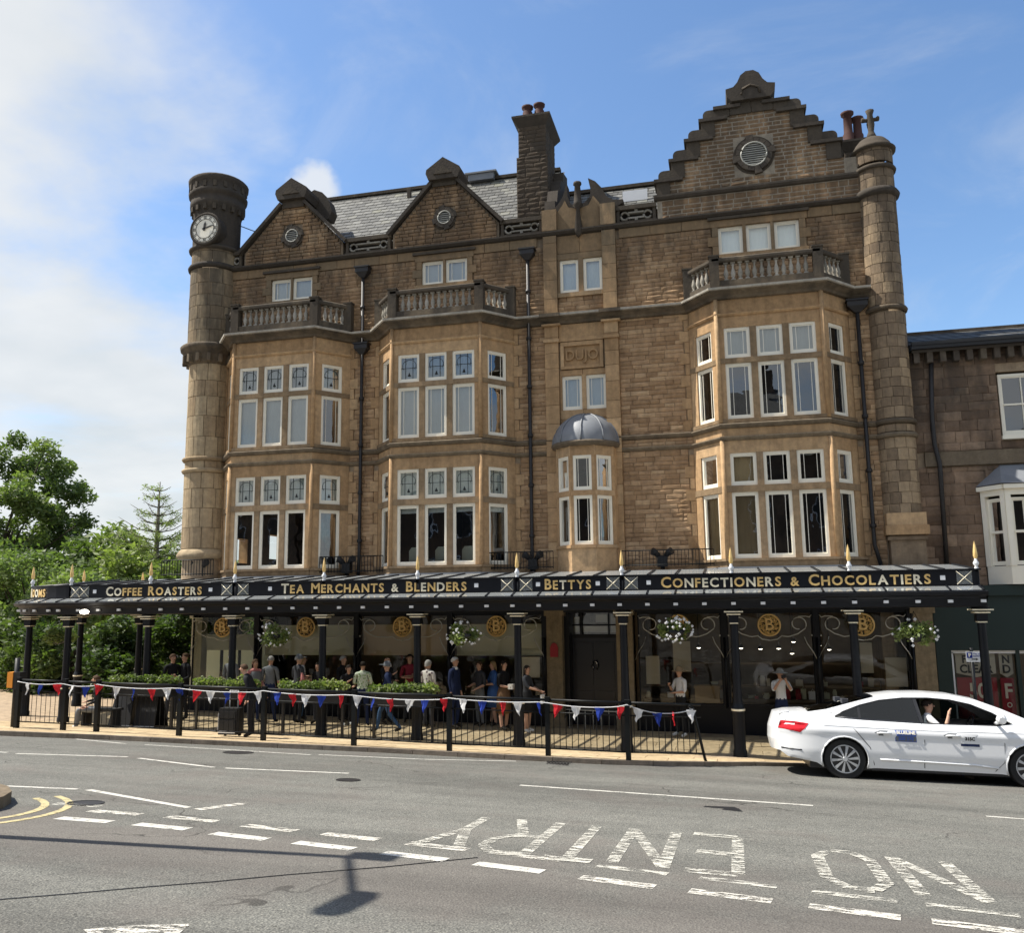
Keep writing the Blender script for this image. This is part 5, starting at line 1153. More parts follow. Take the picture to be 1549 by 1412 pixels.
for t0, t1 in zip(A0, A0[1:]):
    q = [apt(t0, aR+.05), apt(t1, aR+.05), apt(t1, aR+.36), apt(t0, aR+.36)]; zz = (3.25, 3.25, 3.165, 3.165)
    cpart('skirt_pane', 'canopy_glass', lambda m: m.add([(p[0], p[1], z) for p, z in zip(q, zz)], [(0, 1, 2, 3)]))
    q = [apt(t0, aR-.05), apt(t1, aR-.05), apt(t1, .3), apt(t0, .3)]; zz = (3.57, 3.57, 3.74, 3.74)
    cpart('roof_pane', 'canopy_glass', lambda m: m.add([(p[0], p[1], z) for p, z in zip(q, zz)], [(0, 1, 2, 3)]))
    cpart('glazing_bar', 'iron', lambda m: (m.tube([(*apt(t0, aR+.38), 3.17), (*apt(t0, aR), 3.265), ], .02, 4), m.tube([(*apt(t0, aR), 3.57), (*apt(t0, .3), 3.76)], .02, 4)))
    p = apt((t0+t1)/2, aR+.27); cpart('eaves_stud', 'white_metal', lambda m: m.box(p[0]-.045, p[0]+.045, p[1]-.045, p[1]+.045, 2.93, 2.985))
cpart('lead_roof', 'lead', lambda m: m.add([(-16.3, 20.98, 3.71), (4.72, 20.98, 3.71), (4.72, 22.62, 3.80), (-16.3, 22.62, 3.80), (-16.3, 20.98, 3.65), (4.72, 20.98, 3.65), (4.72, 22.62, 3.74), (-16.3, 22.62, 3.74)], [(0, 1, 2, 3), (7, 6, 5, 4), (0, 4, 5, 1), (1, 5, 6, 2)]))
cpart('canopy_ceiling', 'iron', lambda m: m.box(-16.2, 4.70, 20.95, 22.5, 3.20, 3.26))
cpart('inner_beam', 'iron', lambda m: (m.box(-16.2, 4.7, 20.88, 21.0, 3.0, 3.70), m.box(4.66, 4.74, CY, 22.5, 3.0, 3.6)))
for x in xs[::4]: cpart('cross_beam', 'iron', lambda m: m.box(x-.04, x+.04, CY+.03, 22.5, 3.06, 3.20))
cpart('side_roof', 'lead', lambda m: m.box(acx-aR+.1, -15.0, 21.4, 28, 3.62, 3.7))
# posts with capitals, pedestals and spear finials
def post_meshes():
    d = {}
    m = MB(); m.lathe([(.095, .9), (.085, 1.2), (.078, 2.52)], n=12); m.lathe([(.14, 0), (.14, .12), (.12, .16), (.12, .76), (.135, .80), (.135, .84), (.115, .88), (.10, .93)], n=12); d['shaft'] = (m.mesh('post_shaft', 'iron'))
    m = MB(); m.box(-.19, .19, -.19, .19, 2.775, 2.80); m.box(-.14, .14, -.14, .14, 2.72, 2.745); m.box(-.085, .085, -.085, .085, 2.54, 2.565); m.box(-.085, -.06, -.09, -.075, 2.56, 2.70); m.box(.06, .085, -.09, -.075, 2.56, 2.70); d['gilt'] = m.mesh('gilt_band', 'pale_gold')
    m = MB(); m.lathe([(.06, 2.5), (.075, 2.56), (.07, 2.68), (.12, 2.74), (.17, 2.80), (.17, 2.86)], n=12); m.box(-.1, .1, -.1, .1, 2.565, 2.72); d['cap'] = m.mesh('post_capital', 'iron')
    m = MB(); m.tube([(0, .06, 2.84), (0, .06, 3.58)], .055, 8); d['up'] = m.mesh('post_head', 'iron')
    m = MB(); m.lathe([(.035, 3.56), (.04, 3.60), (.025, 3.63), (.052, 3.67), (.055, 3.70), (.03, 3.74), (.025, 3.78)], n=10); d['knob'] = m.mesh('finial_base', 'white_metal')
    m = MB(); m.lathe([(.02, 3.76), (.044, 3.83), (.037, 3.93), (.022, 4.04), (0, 4.13)], n=8); d['spear'] = m.mesh('finial', 'gold')
    m = MB(); m.lathe([(.137, .80), (.140, .82), (.137, .835)], n=12); d['pband'] = m.mesh('pedestal_band', 'pale_gold')
    return d
PM = post_meshes(); BASEZ = -.15
def post(x, y, fin=True):
    zb = pave_z(x, y)-.02; og = ORG[can.name]
    o = link('post', PM['shaft'], can, loc=Vector((x, y, zb))-og); o.scale = (1, 1, (2.86-zb)/2.56)
    for k, n in (('gilt', 'gilt_band'), ('cap', 'post_capital'), ('up', 'post_head'), ('knob', 'finial_base'), ('spear', 'finial')):
        if not fin and k in ('knob', 'spear', 'up'): continue
        link(n, PM[k], can, loc=Vector((x, y, 0))-og)
    b = link('pedestal_band', PM['pband'], o)
for x in PXS: post(x, CY)
for t in (.83, ): post(*apt(t))
post(acx-aR, 22.3); post(acx-aR, 25.0); post(-15.9, 21.3, False)
cpart('eaves_light', 'lamp_glow', lambda m: m.lathe([(0, 2.86), (.09, 2.88), (.11, 2.93), (.06, 2.97), (0, 2.98)], -15.3, 18.38, 12))
# low railings on top of the canopy, against the wall
def railing(x0, x1, y, zb, zt, lb):
    t = thing('roof_railing', lb, 'railing', ((x0+x1)/2, y, zb))
    for z in (zb+.04, zt): bpart('rail', 'iron_rail', lambda m: m.tube([(x0, y, z), (x1, y, z)], .014, 5), t)
    n = int((x1-x0)/.085); g = MB(); g.box(-.007, .007, -.007, .007, 0, zt-zb); me = g.mesh('bar', 'iron_rail')
    for k in range(n+1): part('bar', me, t, (x0+(x1-x0)*k/n, y, zb))
railing(-15.6, -13.95, 21.7, 3.86, 4.30, 'small black railing on the canopy below the clock turret')
railing(-10.85, -9.0, 21.95, 3.86, 4.30, 'small black railing on the canopy between the first and second bays')
railing(-6.25, -4.35, 21.95, 3.86, 4.30, 'small black railing on the canopy between the second bay and the domed oriel')
railing(-2.6, -.35, 21.95, 3.86, 4.26, 'small black railing on the canopy between the domed oriel and the third bay')
for x, lb in ((-14.72, 'below the clock turret'), (-10.2, 'between the first and second bays'), (-4.95, 'left of the domed oriel'), (-1.62, 'right of the domed oriel')):
    t = thing('floodlight', 'black twin floodlight on the canopy roof '+lb, 'floodlight', (x, 22.3, 3.8))
    bpart('stand', 'black', lambda m: (m.tube([(x, 22.3, 3.8), (x, 22.3, 4.14)], .06, 6), m.box(x-.12, x+.12, 22.2, 22.4, 3.86, 4.12)), t)
    for s_ in (-1, 1): bpart('lamp_head', 'black', lambda m: m.tube([(x+s_*.04, 22.28, 4.08), (x+s_*.17, 22.22, 4.22), (x+s_*.24, 22.18, 4.25)], [.05, .085, .10], 8), t)

# ------------------------------------------------------------------ neighbouring building on the right
nb = thing('stone_house', 'brown sandstone house with slate roof, sash window and green shopfront right of the tea room', 'building', (7, 22.8, -.4))
TN = frame_T((0, 22.8), (1, 22.8)); ns = Courses(nb, 'stone', 'neighbour_stone', 260)
H = [(6.5, 7.6, 6.75, 8.42), (5.9, 8.4, 3.2, 5.6), (10.5, 11.6, 6.75, 8.42), (10.2, 12, 3.2, 5.6)]
ns.lay(TN, 4.55, 13, 3.25, 6.14, H, h=(.20, .30), w=(.3, .75)); ns.lay(TN, 4.55, 13, 6.52, 9.02, H, h=(.18, .28), w=(.3, .75)); ns.finish()
mb = MB(); cutboxes(mb, 4.5, 13, 3.0, 9.1, 22.83, 23.1, H); mb.box(4.5, 13, 29, 29.2, -1, 9.1, 0, .4); mb.box(12.9, 13, 23.1, 29, -1, 9.1, 0, .4); mb.box(4.55, 4.65, 23.1, 29, 3, 9.1, 0, .4); mb.build('backing_wall', 'mortar', nb)
bpart('inner_floor', 'interior', lambda m: (m.box(4.6, 12.9, 23.1, 29, 3, 3.1), m.box(4.6, 12.9, 23.1, 29, 6, 6.3), m.box(4.6, 12.9, 23.1, 29, 8.9, 9.05), m.box(4.6, 12.9, 25, 25.1, 3, 9)), nb)
bpart('band_course', 'dark_stone', lambda m: m.box(4.75, 13, 22.72, 22.9, 6.16, 6.50), nb)
for x in np.arange(4.66, 12.9, .30): bpart('eaves_bracket', 'capstone', lambda m: m.box(x, x+.13, 22.58, 22.85, 8.72, 8.98), nb)
bpart('eaves_gutter', 'black', lambda m: (m.box(4.6, 13, 22.42, 22.8, 9.03, 9.16), m.box(4.6, 13, 22.4, 22.5, 9.12, 9.2)), nb)
def nslate():
    T = Matrix.Translation((0, 22.5, 9.16)) @ Matrix.Rotation(math.radians(19), 4, 'X'); m = MB(T); m.box(4.62, 13, 0, 3.95, -.2, -.02); m.T = None; rf = m.build('roof', 'interior', nb)
    q = MB(); q.add([(.005, 0, .014), (.292, 0, .015), (.292, .3, -.002), (.005, .3, -.002)], [(0, 1, 2, 3)]); me = q.mesh('slate', 'slate')
    for j in range(7):
        for i in range(27):
            M = T @ Matrix.Translation((4.66+i*.3+(j % 2)*.15, j*.56, 0)); M.translation -= ORG[rf.name]; o = bpy.data.objects.new('slate', me); COL.objects.link(o); o.parent = rf; o.matrix_local = M; o.scale = (1, 1.95, 1)
    bpart('ridge', 'capstone', lambda m: m.box(4.6, 13, 26.1, 26.4, 10.40, 10.50), rf)
nslate()
mb = MB(); mb.add([(4.6, 22.6, 9.1), (4.6, 26.25, 10.4), (4.6, 30, 9.1)], [(0, 1, 2)]); mb.add([(4.6, 26.25, 10.4), (13, 26.25, 10.4), (13, 30, 9.1), (4.6, 30, 9.1)], [(0, 1, 2, 3)]); mb.build('rear_roof', 'slate', nb)
bpart('rain_pipe', 'rusty_pipe', lambda m: m.tube([(5.08, 22.72, 8.9), (4.98, 22.70, 7.4), (4.98, 22.70, 6.7), (5.05, 22.66, 6.2), (5.02, 22.70, 3.6)], .055, 8), nb)
window(nb, TN, 6.55, 7.55, 6.85, 8.36, 'sashdark', .08, .07); window(nb, TN, 10.55, 11.55, 6.85, 8.36, 'sash', .08, .07)
bpart('window_sill', 'white_paint', lambda m: m.box(6.5, 7.6, 22.70, 22.9, 6.74, 6.83), nb)
# white timber bay
bp_ = [(5.92, 22.8), (6.28, 22.25), (8.0, 22.25), (8.36, 22.8)]
for i in range(3):
    T = frame_T(bp_[i], bp_[i+1]); W = (Vector(bp_[i+1])-Vector(bp_[i])).length; A = lambda n, x0, x1, z0, z1, pr=0., dp=.1, mat='white_paint': ashl(n, x0, x1, z0, z1, pr, dp, mat, T, nb)
    A('bay_panel', 0, W, 3.3, 3.72); A('bay_head', 0, W, 5.36, 5.6, .02); A('bay_cornice', -.03, W+.03, 5.5, 5.6, .1)
    n = 1 if i != 1 else 3; ww = W/n
    for k in range(n):
        window(nb, T, k*ww+.12, (k+1)*ww-.12, 3.74, 5.3, 'blank', .05, .05); A('bay_post', k*ww, k*ww+.12, 3.72, 5.36, .02); A('bay_post', (k+1)*ww-.12, (k+1)*ww-.003, 3.72, 5.36, .02); A('sash_bar', k*ww+.14, (k+1)*ww-.14, 4.48, 4.54, -.03, .09)
mb = MB(); mb.add([(5.82, 22.8, 5.62), (6.2, 22.12, 5.62), (8.08, 22.12, 5.62), (8.46, 22.8, 5.62), (6.4, 22.8, 6.14), (7.9, 22.8, 6.14)], [(0, 1, 4), (1, 2, 5, 4), (2, 3, 5)]); mb.build('bay_roof', 'lead', nb)
# its shop
bpart('shop_fascia', 'shop_green', lambda m: (m.box(4.58, 13, 22.45, 22.8, 1.80, 3.12), m.box(4.58, 13, 22.35, 22.8, 3.05, 3.28), m.box(4.58, 4.9, 22.45, 22.8, -.6, 1.8), m.box(4.9, 13, 22.5, 22.8, -.6, -.1)), nb)
bpart('shop_frame', 'white_metal', lambda m: (m.box(4.9, 13, 22.52, 22.58, 1.73, 1.80), m.box(4.9, 4.95, 22.52, 22.58, -.1, 1.75)), nb)
bpart('shop_pane', 'shop_glass', lambda m: m.add([(4.93, 22.6, -.1), (13, 22.6, -.1), (13, 22.6, 1.76), (4.93, 22.6, 1.76)], [(0, 1, 2, 3)]), nb)
bpart('shop_interior', 'interior_warm', lambda m: (m.box(4.6, 13, 25, 25.1, -.6, 3), m.box(4.6, 13, 22.8, 25, -.7, -.5), m.box(4.6, 13, 22.8, 25, 1.9, 2)), nb)
for x in (6.3,): bpart('shop_mullion', 'shop_green', lambda m: m.box(x-.04, x+.04, 22.5, 22.62, -.1, 1.8), nb)
def letters_flat(txt, size, x, y, z, mat, parent=None, sx=1, space=1.0, off=.0, lab=None):
    me = text_mesh(txt, size, .003, off=off, space=space); me.materials.append(M_(mat))
    o = part('lettering', me, parent, (x, y, z)) if parent else link('lettering', me, loc=(x, y, z)); o.rotation_euler = (PI/2, 0, 0); o.scale = (sx, 1, 1); return o
def poster(x0, x1, lb, cut):
    t = thing('sale_poster', lb, 'poster', ((x0+x1)/2, 22.7, .3))
    xm = (x0+x1)/2
    bpart('poster_foot', 'poster_red', lambda m: m.box(x0, x1, 22.68, 22.70, .25, 1.17), t)
    bpart('poster_head', 'poster_cream', lambda m: m.prism([(x0, 1.76), (x1, 1.76), (x1, 1.27), (xm, 1.18), (x0, 1.27)], 22.66, 22.69), t)
    letters_flat(cut[0], .24, xm, 22.65, 1.58, 'black', t, .9, off=.008); letters_flat(cut[1], .26, xm, 22.65, 1.36, 'black', t, .9, off=.008); letters_flat(cut[2], .46, xm, 22.66, .86, 'white_paint', t, .8, off=.012); letters_flat(cut[3], .16, xm, 22.66, .56, 'white_paint', t, .9, off=.004)
poster(5.02, 5.86, 'red and cream sale poster with large figures in the neighbouring shop window', ('FINAL', 'CLEAR', '50', '% OFF'))
poster(5.94, 6.22, 'narrow red and cream sale poster at the window bar of the neighbouring shop', ('N', 'D', 'F', 'O'))
# ------------------------------------------------------------------ foliage
def leaf_cloud(centres, n, size, sq=1.0, shell=.75, flat=.0, seed=1, tri=False):
    """centres: (x,y,z,rx,ry,rz); small leaf faces spread through uneven clumps"""
    r = np.random.RandomState(seed); C = np.array(centres); vol = (C[:, 3]*C[:, 4]*C[:, 5])**.67; k = r.choice(len(C), n, p=vol/vol.sum())
    d = r.normal(size=(n, 3)); d /= np.linalg.norm(d, axis=1)[:, None]; rad = shell+(1-shell)*r.rand(n); rad = np.where(r.rand(n) < .35, rad*r.rand(n)**.4, rad)
    P = C[k, :3]+d*C[k, 3:6]*rad[:, None]+r.normal(size=(n, 3))*size*.8
    a = r.normal(size=(n, 3)); a[:, 2] *= .6; a /= np.linalg.norm(a, axis=1)[:, None]; b = np.cross(a, r.normal(size=(n, 3))); b /= np.linalg.norm(b, axis=1)[:, None]
    s = size*r.uniform(.6, 1.35, n)[:, None]
    V = np.stack([P-a*s, P+b*s*.42*sq+a*s*.1, P+a*s, P-b*s*.42*sq+a*s*.1], 1).reshape(-1, 3)
    tone = np.clip((r.rand(len(C))*.55)[k]+r.rand(n)*.45, 0, 1)
    return V, np.repeat(tone, 4)
def leaf_obj(name, V, tone, mat, parent=None, **k):
    og = ORG.get(parent.name, Vector()) if parent else Vector(); V = V-np.array(og); n = len(V)//4
    me = bpy.data.meshes.new(name); me.vertices.add(len(V)); me.vertices.foreach_set('co', V.astype(np.float32).ravel()); me.loops.add(n*4); me.loops.foreach_set('vertex_index', np.arange(n*4, dtype=np.int32))
    me.polygons.add(n); me.polygons.foreach_set('loop_start', np.arange(0, n*4, 4, dtype=np.int32)); me.polygons.foreach_set('loop_total', np.full(n, 4, dtype=np.int32))
    a = me.attributes.new('rnd', 'FLOAT', 'POINT'); a.data.foreach_set('value', tone.astype(np.float32)); me.materials.append(M_(mat)); me.update(); me.validate()
    return link(name, me, parent, **k)
def clumps(cx, cy, cz, rx, ry, rz, n, s, seed, low=-.6):
    r = random.Random(seed); out = []
    while len(out) < n:
        d = Vector((r.gauss(0, 1), r.gauss(0, 1), r.gauss(0, 1))).normalized()*r.uniform(.25, 1)**.5
        if d.z < low: continue
        q = s*r.uniform(.55, 1.25); out.append((cx+d.x*rx, cy+d.y*ry, cz+d.z*rz, q, q, q*.72))
    return out
def tree(name, lb, x, y, zb, h, cl, nleaf, lsize, mat, trunk=.35, seed=1, cat='tree', group=None):
    t = thing(name, lb, cat, (x, y, zb), group=group); r = random.Random(seed); m = MB(); top = Vector((x, y, zb+h*.55))
    m.tube([(x, y, zb-.5), (x+.1, y, zb+h*.2), (x-.1, y+.1, zb+h*.4), tuple(top)], [trunk, trunk*.8, trunk*.62, trunk*.4], 8)
    for (cx, cy, cz, a, b, c) in r.sample(cl, min(len(cl), 34)):
        st_ = Vector((x, y, zb+h*r.uniform(.22, .55))); e = Vector((cx, cy, cz)); mid = st_.lerp(e, .5)+Vector((0, 0, -.05*h*r.random())); m.tube([st_, mid, e], [trunk*.32, trunk*.18, trunk*.05], 5)
    m.build('trunk', 'bark', t); V, tn = leaf_cloud(cl, nleaf, lsize, seed=seed); leaf_obj('crown', V, tn, mat, t); return t
gz = lambda x, y: road_z(x, y)
# broad tree at the left edge; its crown shows sky through it
c1 = clumps(-43.6, 44, 8.9, 5.9, 5, 4.7, 105, .85, 3, -.9)
tree('broadleaf_tree', 'tall open crowned broadleaf tree at the left edge against the pale sky', -43.6, 44, gz(-43, 44), 13, c1, 36000, .16, 'leaf_tree', .45, 3)
tree('broadleaf_tree', 'dark lower broadleaf tree right of the tall tree and left of the conifer', -31.5, 40, gz(-31, 40), 7, clumps(-31.5, 40, 4.2, 4.4, 4, 2.2, 40, 1.1, 5), 16000, .19, 'leaf_tree', .3, 5)
tree('broadleaf_tree', 'bushy tree behind the canopy just below the conifer', -27.0, 37, gz(-27, 37), 5.5, clumps(-27.0, 37, 3.2, 3.2, 3, 2.6, 34, 1.0, 6), 13000, .17, 'leaf_shrub', .2, 6)
tree('broadleaf_tree', 'dark tree filling the far left below the tall tree', -40, 38, gz(-40, 38), 7, clumps(-39.5, 38, 3.2, 4.5, 4, 3.4, 44, 1.2, 8), 16000, .2, 'leaf_tree', .3, 8)
tree('pale_tree', 'pale green feathery shrub tree behind the left end of the fascia', -26.5, 29, gz(-26, 29), 5, clumps(-26.3, 28.5, 3.3, 2.8, 2, 1.9, 34, .8, 9), 14000, .11, 'leaf_pale', .2, 9)
tree('pale_tree', 'pale green feathery shrub at the left picture edge above the fascia', -31.0, 31, gz(-31, 31), 5, clumps(-30.5, 31, 3.6, 2.4, 2, 2.2, 28, .8, 10), 11000, .11, 'leaf_pale', .2, 10)
leafmat('leaf_garden', (.03, .05, .018), (.06, .09, .03), (.13, .17, .055))
hed = []
for k, (x, y, z, rx, rz) in enumerate([(-21.5, 25.5, 1.0, 2.6, 1.7), (-18.3, 27.5, .9, 2.4, 2.0), (-24.5, 26.5, .8, 2.6, 2.0), (-28.5, 29, .6, 3, 2.6), (-21, 31, 1.2, 3, 2.4)]):
    tree('garden_shrub', ['leafy garden shrub seen between the canopy posts, left of the café corner', 'bright leafed shrub close to the café side windows', 'dark garden shrub behind the corner post of the canopy', 'dark shrub mass at the left edge below the canopy', 'tall shrub behind the café corner'][k], x, y, gz(x, y), 3.2, clumps(x, y, z, rx, 1.5, rz, 30, .7, 20+k), 11000 if k < 2 else 8000, .12, 'leaf_garden', .12, 20+k, 'shrub')
# conifer with bare upper branches
cx, cy = -27.8, 38.2; zb = gz(cx, cy); t = thing('conifer', 'spindly conifer with bare upper branches against the sky left of the clock turret', 'tree', (cx, cy, zb)); m = MB(); rnd = random.Random(4)
m.tube([(cx, cy, zb-.3), (cx, cy, 6), (cx+.03, cy, 9.2)], [.2, .12, .02], 6); V = []; cl = []
z = 2.0
while z < 8.8:
    L_ = .35+(9.3-z)*.50; n = 6 if z < 7.5 else 4; a0 = rnd.random()*6
    for k in range(n):
        a = a0+2*PI*k/n; l = L_*rnd.uniform(.6, 1.15); e = (cx+math.cos(a)*l, cy+math.sin(a)*l, z+l*.42)
        m.tube([(cx, cy, z), ((cx+e[0])/2, (cy+e[1])/2, z+l*.10), e], [.035, .025, .008], 4)
        for q in (.45, .65, .85):
            p = (cx+math.cos(a)*l*q, cy+math.sin(a)*l*q, z+l*.28*q*q); s_ = rnd.choice((-1, 1)); m.tube([p, (p[0]-math.sin(a)*s_*.22, p[1]+math.cos(a)*s_*.22, p[2]+.10)], [.012, .004], 3)
            if z < 6.6 or rnd.random() < .25: cl.append((*p, .28, .28, .16))
    z += .42
m.build('trunk', 'bark_pale', t); V, tn = leaf_cloud(cl, 15000, .075, sq=.6, seed=12); leaf_obj('crown', V, tn, 'needle', t)
# dim far greenery as one mass behind everything on the left
V, tn = leaf_cloud(clumps(-44, 62, 1.5, 22, 5, 4.0, 120, 2.2, 31, -.5), 16000, .4, seed=33); leaf_obj('woodland', V, tn, 'leaf_tree', kind='stuff')

# ------------------------------------------------------------------ planters, baskets
def planter(x0, x1, lb):
    y = 18.42; xm = (x0+x1)/2; z = pave_z(xm, y); t = thing('planter', lb, 'planter', (xm, y, z))
    for (a, b) in ((x0, x0+.05), (x1-.05, x1)): bpart('planter_leg', 'black', lambda m: m.box(a, b, y-.025, y+.025, z, z+.74), t)
    bpart('trough', 'black', lambda m: (m.box(x0, x1, y-.16, y+.16, .74+z, 1.0+z), m.box(x0-.03, x1+.03, y-.19, y+.19, 1.0+z, 1.04+z)), t)
    cl = [(x0+(x1-x0)*i/11, y+random.uniform(-.08, .08), z+1.09+random.uniform(-.02, .05), .13, .12, .10) for i in range(12)]
    V, tn = leaf_cloud(cl, 1700, .034, sq=1.6, seed=int(x0*10) % 97+3); leaf_obj('hedge', V, tn, 'leaf_hedge', t)
planter(-14.3, -12.75, 'black planter trough with low box hedge, leftmost behind the railings'); planter(-12.15, -10.65, 'black planter trough with low hedge right of the cream café corner')
planter(-9.95, -8.45, 'black planter trough with low hedge in front of the cap wearing queue'); planter(-7.75, -6.35, 'black planter trough with low hedge left of the man in navy')
def basket(x, y, z, lb, flowers=34, w=.42, seed=1):
    t = thing('hanging_basket', lb, 'hanging basket', (x, y, z)); m = MB(); m.lathe([(0, z-.16), (.12, z-.14), (.2, z-.05), (.22, z+.02), (0, z+.03)], x, y, 10); m.build('basket', 'black', t)
    bpart('chain', 'black', lambda m: [m.tube([(x+.2*math.cos(a), y+.2*math.sin(a), z), (x, y, z+.45)], .006, 3) for a in (0, 2.1, 4.2)], t)
    cl = clumps(x, y, z+.02, w*.8, .28, .20, 16, .12, seed, -1); V, tn = leaf_cloud(cl, 1500, .036, sq=1.4, seed=seed); leaf_obj('foliage', V, tn, 'leaf_shrub', t)
    r = random.Random(seed); m = MB()
    for k in range(flowers):
        d = Vector((r.gauss(0, 1), -abs(r.gauss(0, .8)), r.gauss(0, .8))).normalized(); p = Vector((x+d.x*w*1.05, y+d.y*.36, z+.02+d.z*.28)); q = .03*r.uniform(.7, 1.3)
        m.add([(p.x-q, p.y, p.z), (p.x, p.y-.01, p.z-q), (p.x+q, p.y, p.z), (p.x, p.y-.01, p.z+q), (p.x, p.y-.02, p.z)], [(0, 1, 4), (1, 2, 4), (2, 3, 4), (3, 0, 4)])
    if flowers: m.build('flowers', 'flag_white', t, kind='stuff')
basket(-10.38, 18.8, 2.33, 'hanging basket with a few white flowers, in front of the second café window', 22, .38, 2)
basket(-5.77, 18.8, 2.33, 'hanging basket with white flowers, left of the door and beside the gold roundel', 30, .38, 3)
basket(-1.18, 18.8, 2.40, 'hanging basket thick with white flowers, in the first window right of the door', 46, .38, 4)
basket(3.48, 18.8, 2.32, 'hanging basket with large white flowers in front of the last stone pilaster', 16, .40, 5)
basket(-16.9, 19.4, 2.25, 'leafy hanging basket without flowers under the left corner of the canopy', 0, .5, 6)

# ------------------------------------------------------------------ guard railing with bunting
RP = [(-15.35, 16.55), (-14.2, 16.62), (-13.42, 16.70), (-11.42, 16.74), (-9.44, 16.72), (-7.41, 16.66), (-5.41, 16.64), (-3.48, 16.72), (-1.97, 16.74), (-.66, 17.42)]
gr_ = thing('guard_railing', 'black pedestrian guard railing with thin bars along the kerb', 'railing', (-8, 16.7, .2))
g = MB(); g.box(-.045, .045, -.045, .045, -.02, 1.07); g.box(-.05, .05, -.05, .05, 1.07, 1.085); PB = g.mesh('post', 'iron_rail')
g = MB(); g.tube([(0, 0, .14), (0, 0, .80)], .008, 4, caps=False); BB = g.mesh('bar', 'iron_rail')
for (x, y) in RP[:-1]: part('post', PB, gr_, (x, y, pave_z(x, y)))
bpart('post', 'iron_rail', lambda m: m.tube([(-.88, 17.28, pave_z(-.88, 17.28)+1.0), (-.80, 17.34, pave_z(-.8, 17.3)+.97), (-.62, 17.46, pave_z(-.6, 17.4)+.05), (-.60, 17.47, pave_z(-.6, 17.4)-.02)], .028, 8), gr_)
for (a, b) in zip(RP, RP[1:]):
    A_, B_ = Vector(a), Vector(b); n = max(2, int((B_-A_).length/.115)); za, zb_ = pave_z(*a), pave_z(*b)
    for hgt, r_ in ((1.03, .024), (.80, .014), (.14, .014)): bpart('rail', 'iron_rail', lambda m: m.tube([(*a, za+hgt), (*b, zb_+hgt)], r_, 6), gr_)
    for k in range(1, n):
        p = A_.lerp(B_, k/n); part('bar', BB, gr_, (p.x, p.y, za+(zb_-za)*k/n))
bt = thing('bunting', 'string of red, white and blue triangular flags tied along the guard railing', 'bunting', (-8, 16.6, 1.2))
fm = {}
for c in ('white', 'red', 'blue'):
    for v in range(4):
        m = MB(); r = random.Random(v+10); n = 4; vs = []; w = .10
        for j in range(n+1):
            f = j/n; hw = w*(1-f); by = .03*math.sin(f*3+v)*f+.02*f*r.uniform(-1, 1); tx_ = .05*f*r.uniform(-1, 1)
            vs += [(-hw+tx_, by+.012*math.sin(v*2), -.25*f), (tx_, by-.012, -.25*f), (hw+tx_, by+.01, -.25*f)]
        m.add(vs, [(3*j+i, 3*j+i+1, 3*j+i+4, 3*j+i+3) for j in range(n) for i in range(2)]); fm[c, v] = m.mesh('flag', 'flag_'+c)
sp_ = []; 
for i, (a, b) in enumerate(zip(RP, RP[1:])):
    A_, B_ = Vector(a), Vector(b); Ln = (B_-A_).length; sag = .035+.02*random.random() if i < 8 else .14; n = 10
    dep = 1.0 if i % 3 else .98
    for k in range(n):
        t_ = k/n; p = A_.lerp(B_, t_); z = pave_z(p.x, p.y)+1.0-sag*4*t_*(1-t_)-(.02 if i % 2 else 0); sp_.append(Vector((p.x, p.y-.055, z)))
sp_.append(Vector((RP[-1][0]-.2, RP[-1][1]-.14, pave_z(*RP[-1])+.98)))
bpart('string', 'flag_white', lambda m: m.tube(sp_, .009, 4), bt)
acc = [0]
for p, q in zip(sp_, sp_[1:]): acc.append(acc[-1]+(q-p).length)
s_ = .25; k = 0; cyc = ['white', 'blue', 'red']
while s_ < acc[-1]-.1:
    i = int(np.searchsorted(acc, s_))-1; f = (s_-acc[i])/(acc[i+1]-acc[i]); p = sp_[i].lerp(sp_[i+1], f); d = sp_[i+1]-sp_[i]
    o = part('flag', fm[cyc[k % 3], random.randrange(4)], bt, p, math.atan2(d.y, d.x)); o.rotation_euler.x = random.uniform(-.25, .25); o.rotation_euler.y = random.uniform(-.18, .18); o.rotation_euler.z += random.uniform(-.6, .6) if random.random() < .55 else random.uniform(-1.35, 1.35); s_ += random.uniform(.30, .44); k += 1
# push-button box post of the crossing
x, y = -15.62, 16.75; z = pave_z(x, y); t = thing('crossing_box', 'black crossing post with orange push button box at the left end of the railings', 'crossing control', (x, y, z))
bpart('post', 'black', lambda m: m.tube([(x, y, z-.02), (x, y, z+1.5)], .055, 10), t); bpart('box', 'black', lambda m: m.box(x-.02, x+.2, y-.12, y+.08, z+.82, z+1.20), t)
bpart('button_panel', 'orange_box', lambda m: m.box(x-.13, x+.02, y-.13, y+.07, z+.86, z+1.20), t)
# A-boards, suitcase
for k, (x, y, lb) in enumerate(((-14.25, 18.75, 'black A-board sign behind the left part of the railings'), (-13.65, 18.85, 'second black A-board sign with white foot beside a planter'))):
    z = pave_z(x, y); t = thing('a_board', lb, 'sign', (x, y, z))
    for s_ in (-1, 1): bpart('panel', 'black', lambda m: m.add([(x-.30, y+s_*.28, z), (x+.30, y+s_*.28, z), (x+.24, y+s_*.03, z+.98), (x-.24, y+s_*.03, z+.98), (x-.30, y+s_*.25, z), (x+.30, y+s_*.25, z), (x+.24, y+s_*.0, z+.98), (x-.24, y+s_*.0, z+.98)], [(0, 1, 2, 3), (5, 4, 7, 6), (0, 4, 5, 1), (3, 2, 6, 7), (1, 5, 6, 2), (0, 3, 7, 4)]), t)
    bpart('foot', 'white_metal', lambda m: m.box(x-.30, x+.30, y-.30, y-.27, z, z+.06), t)
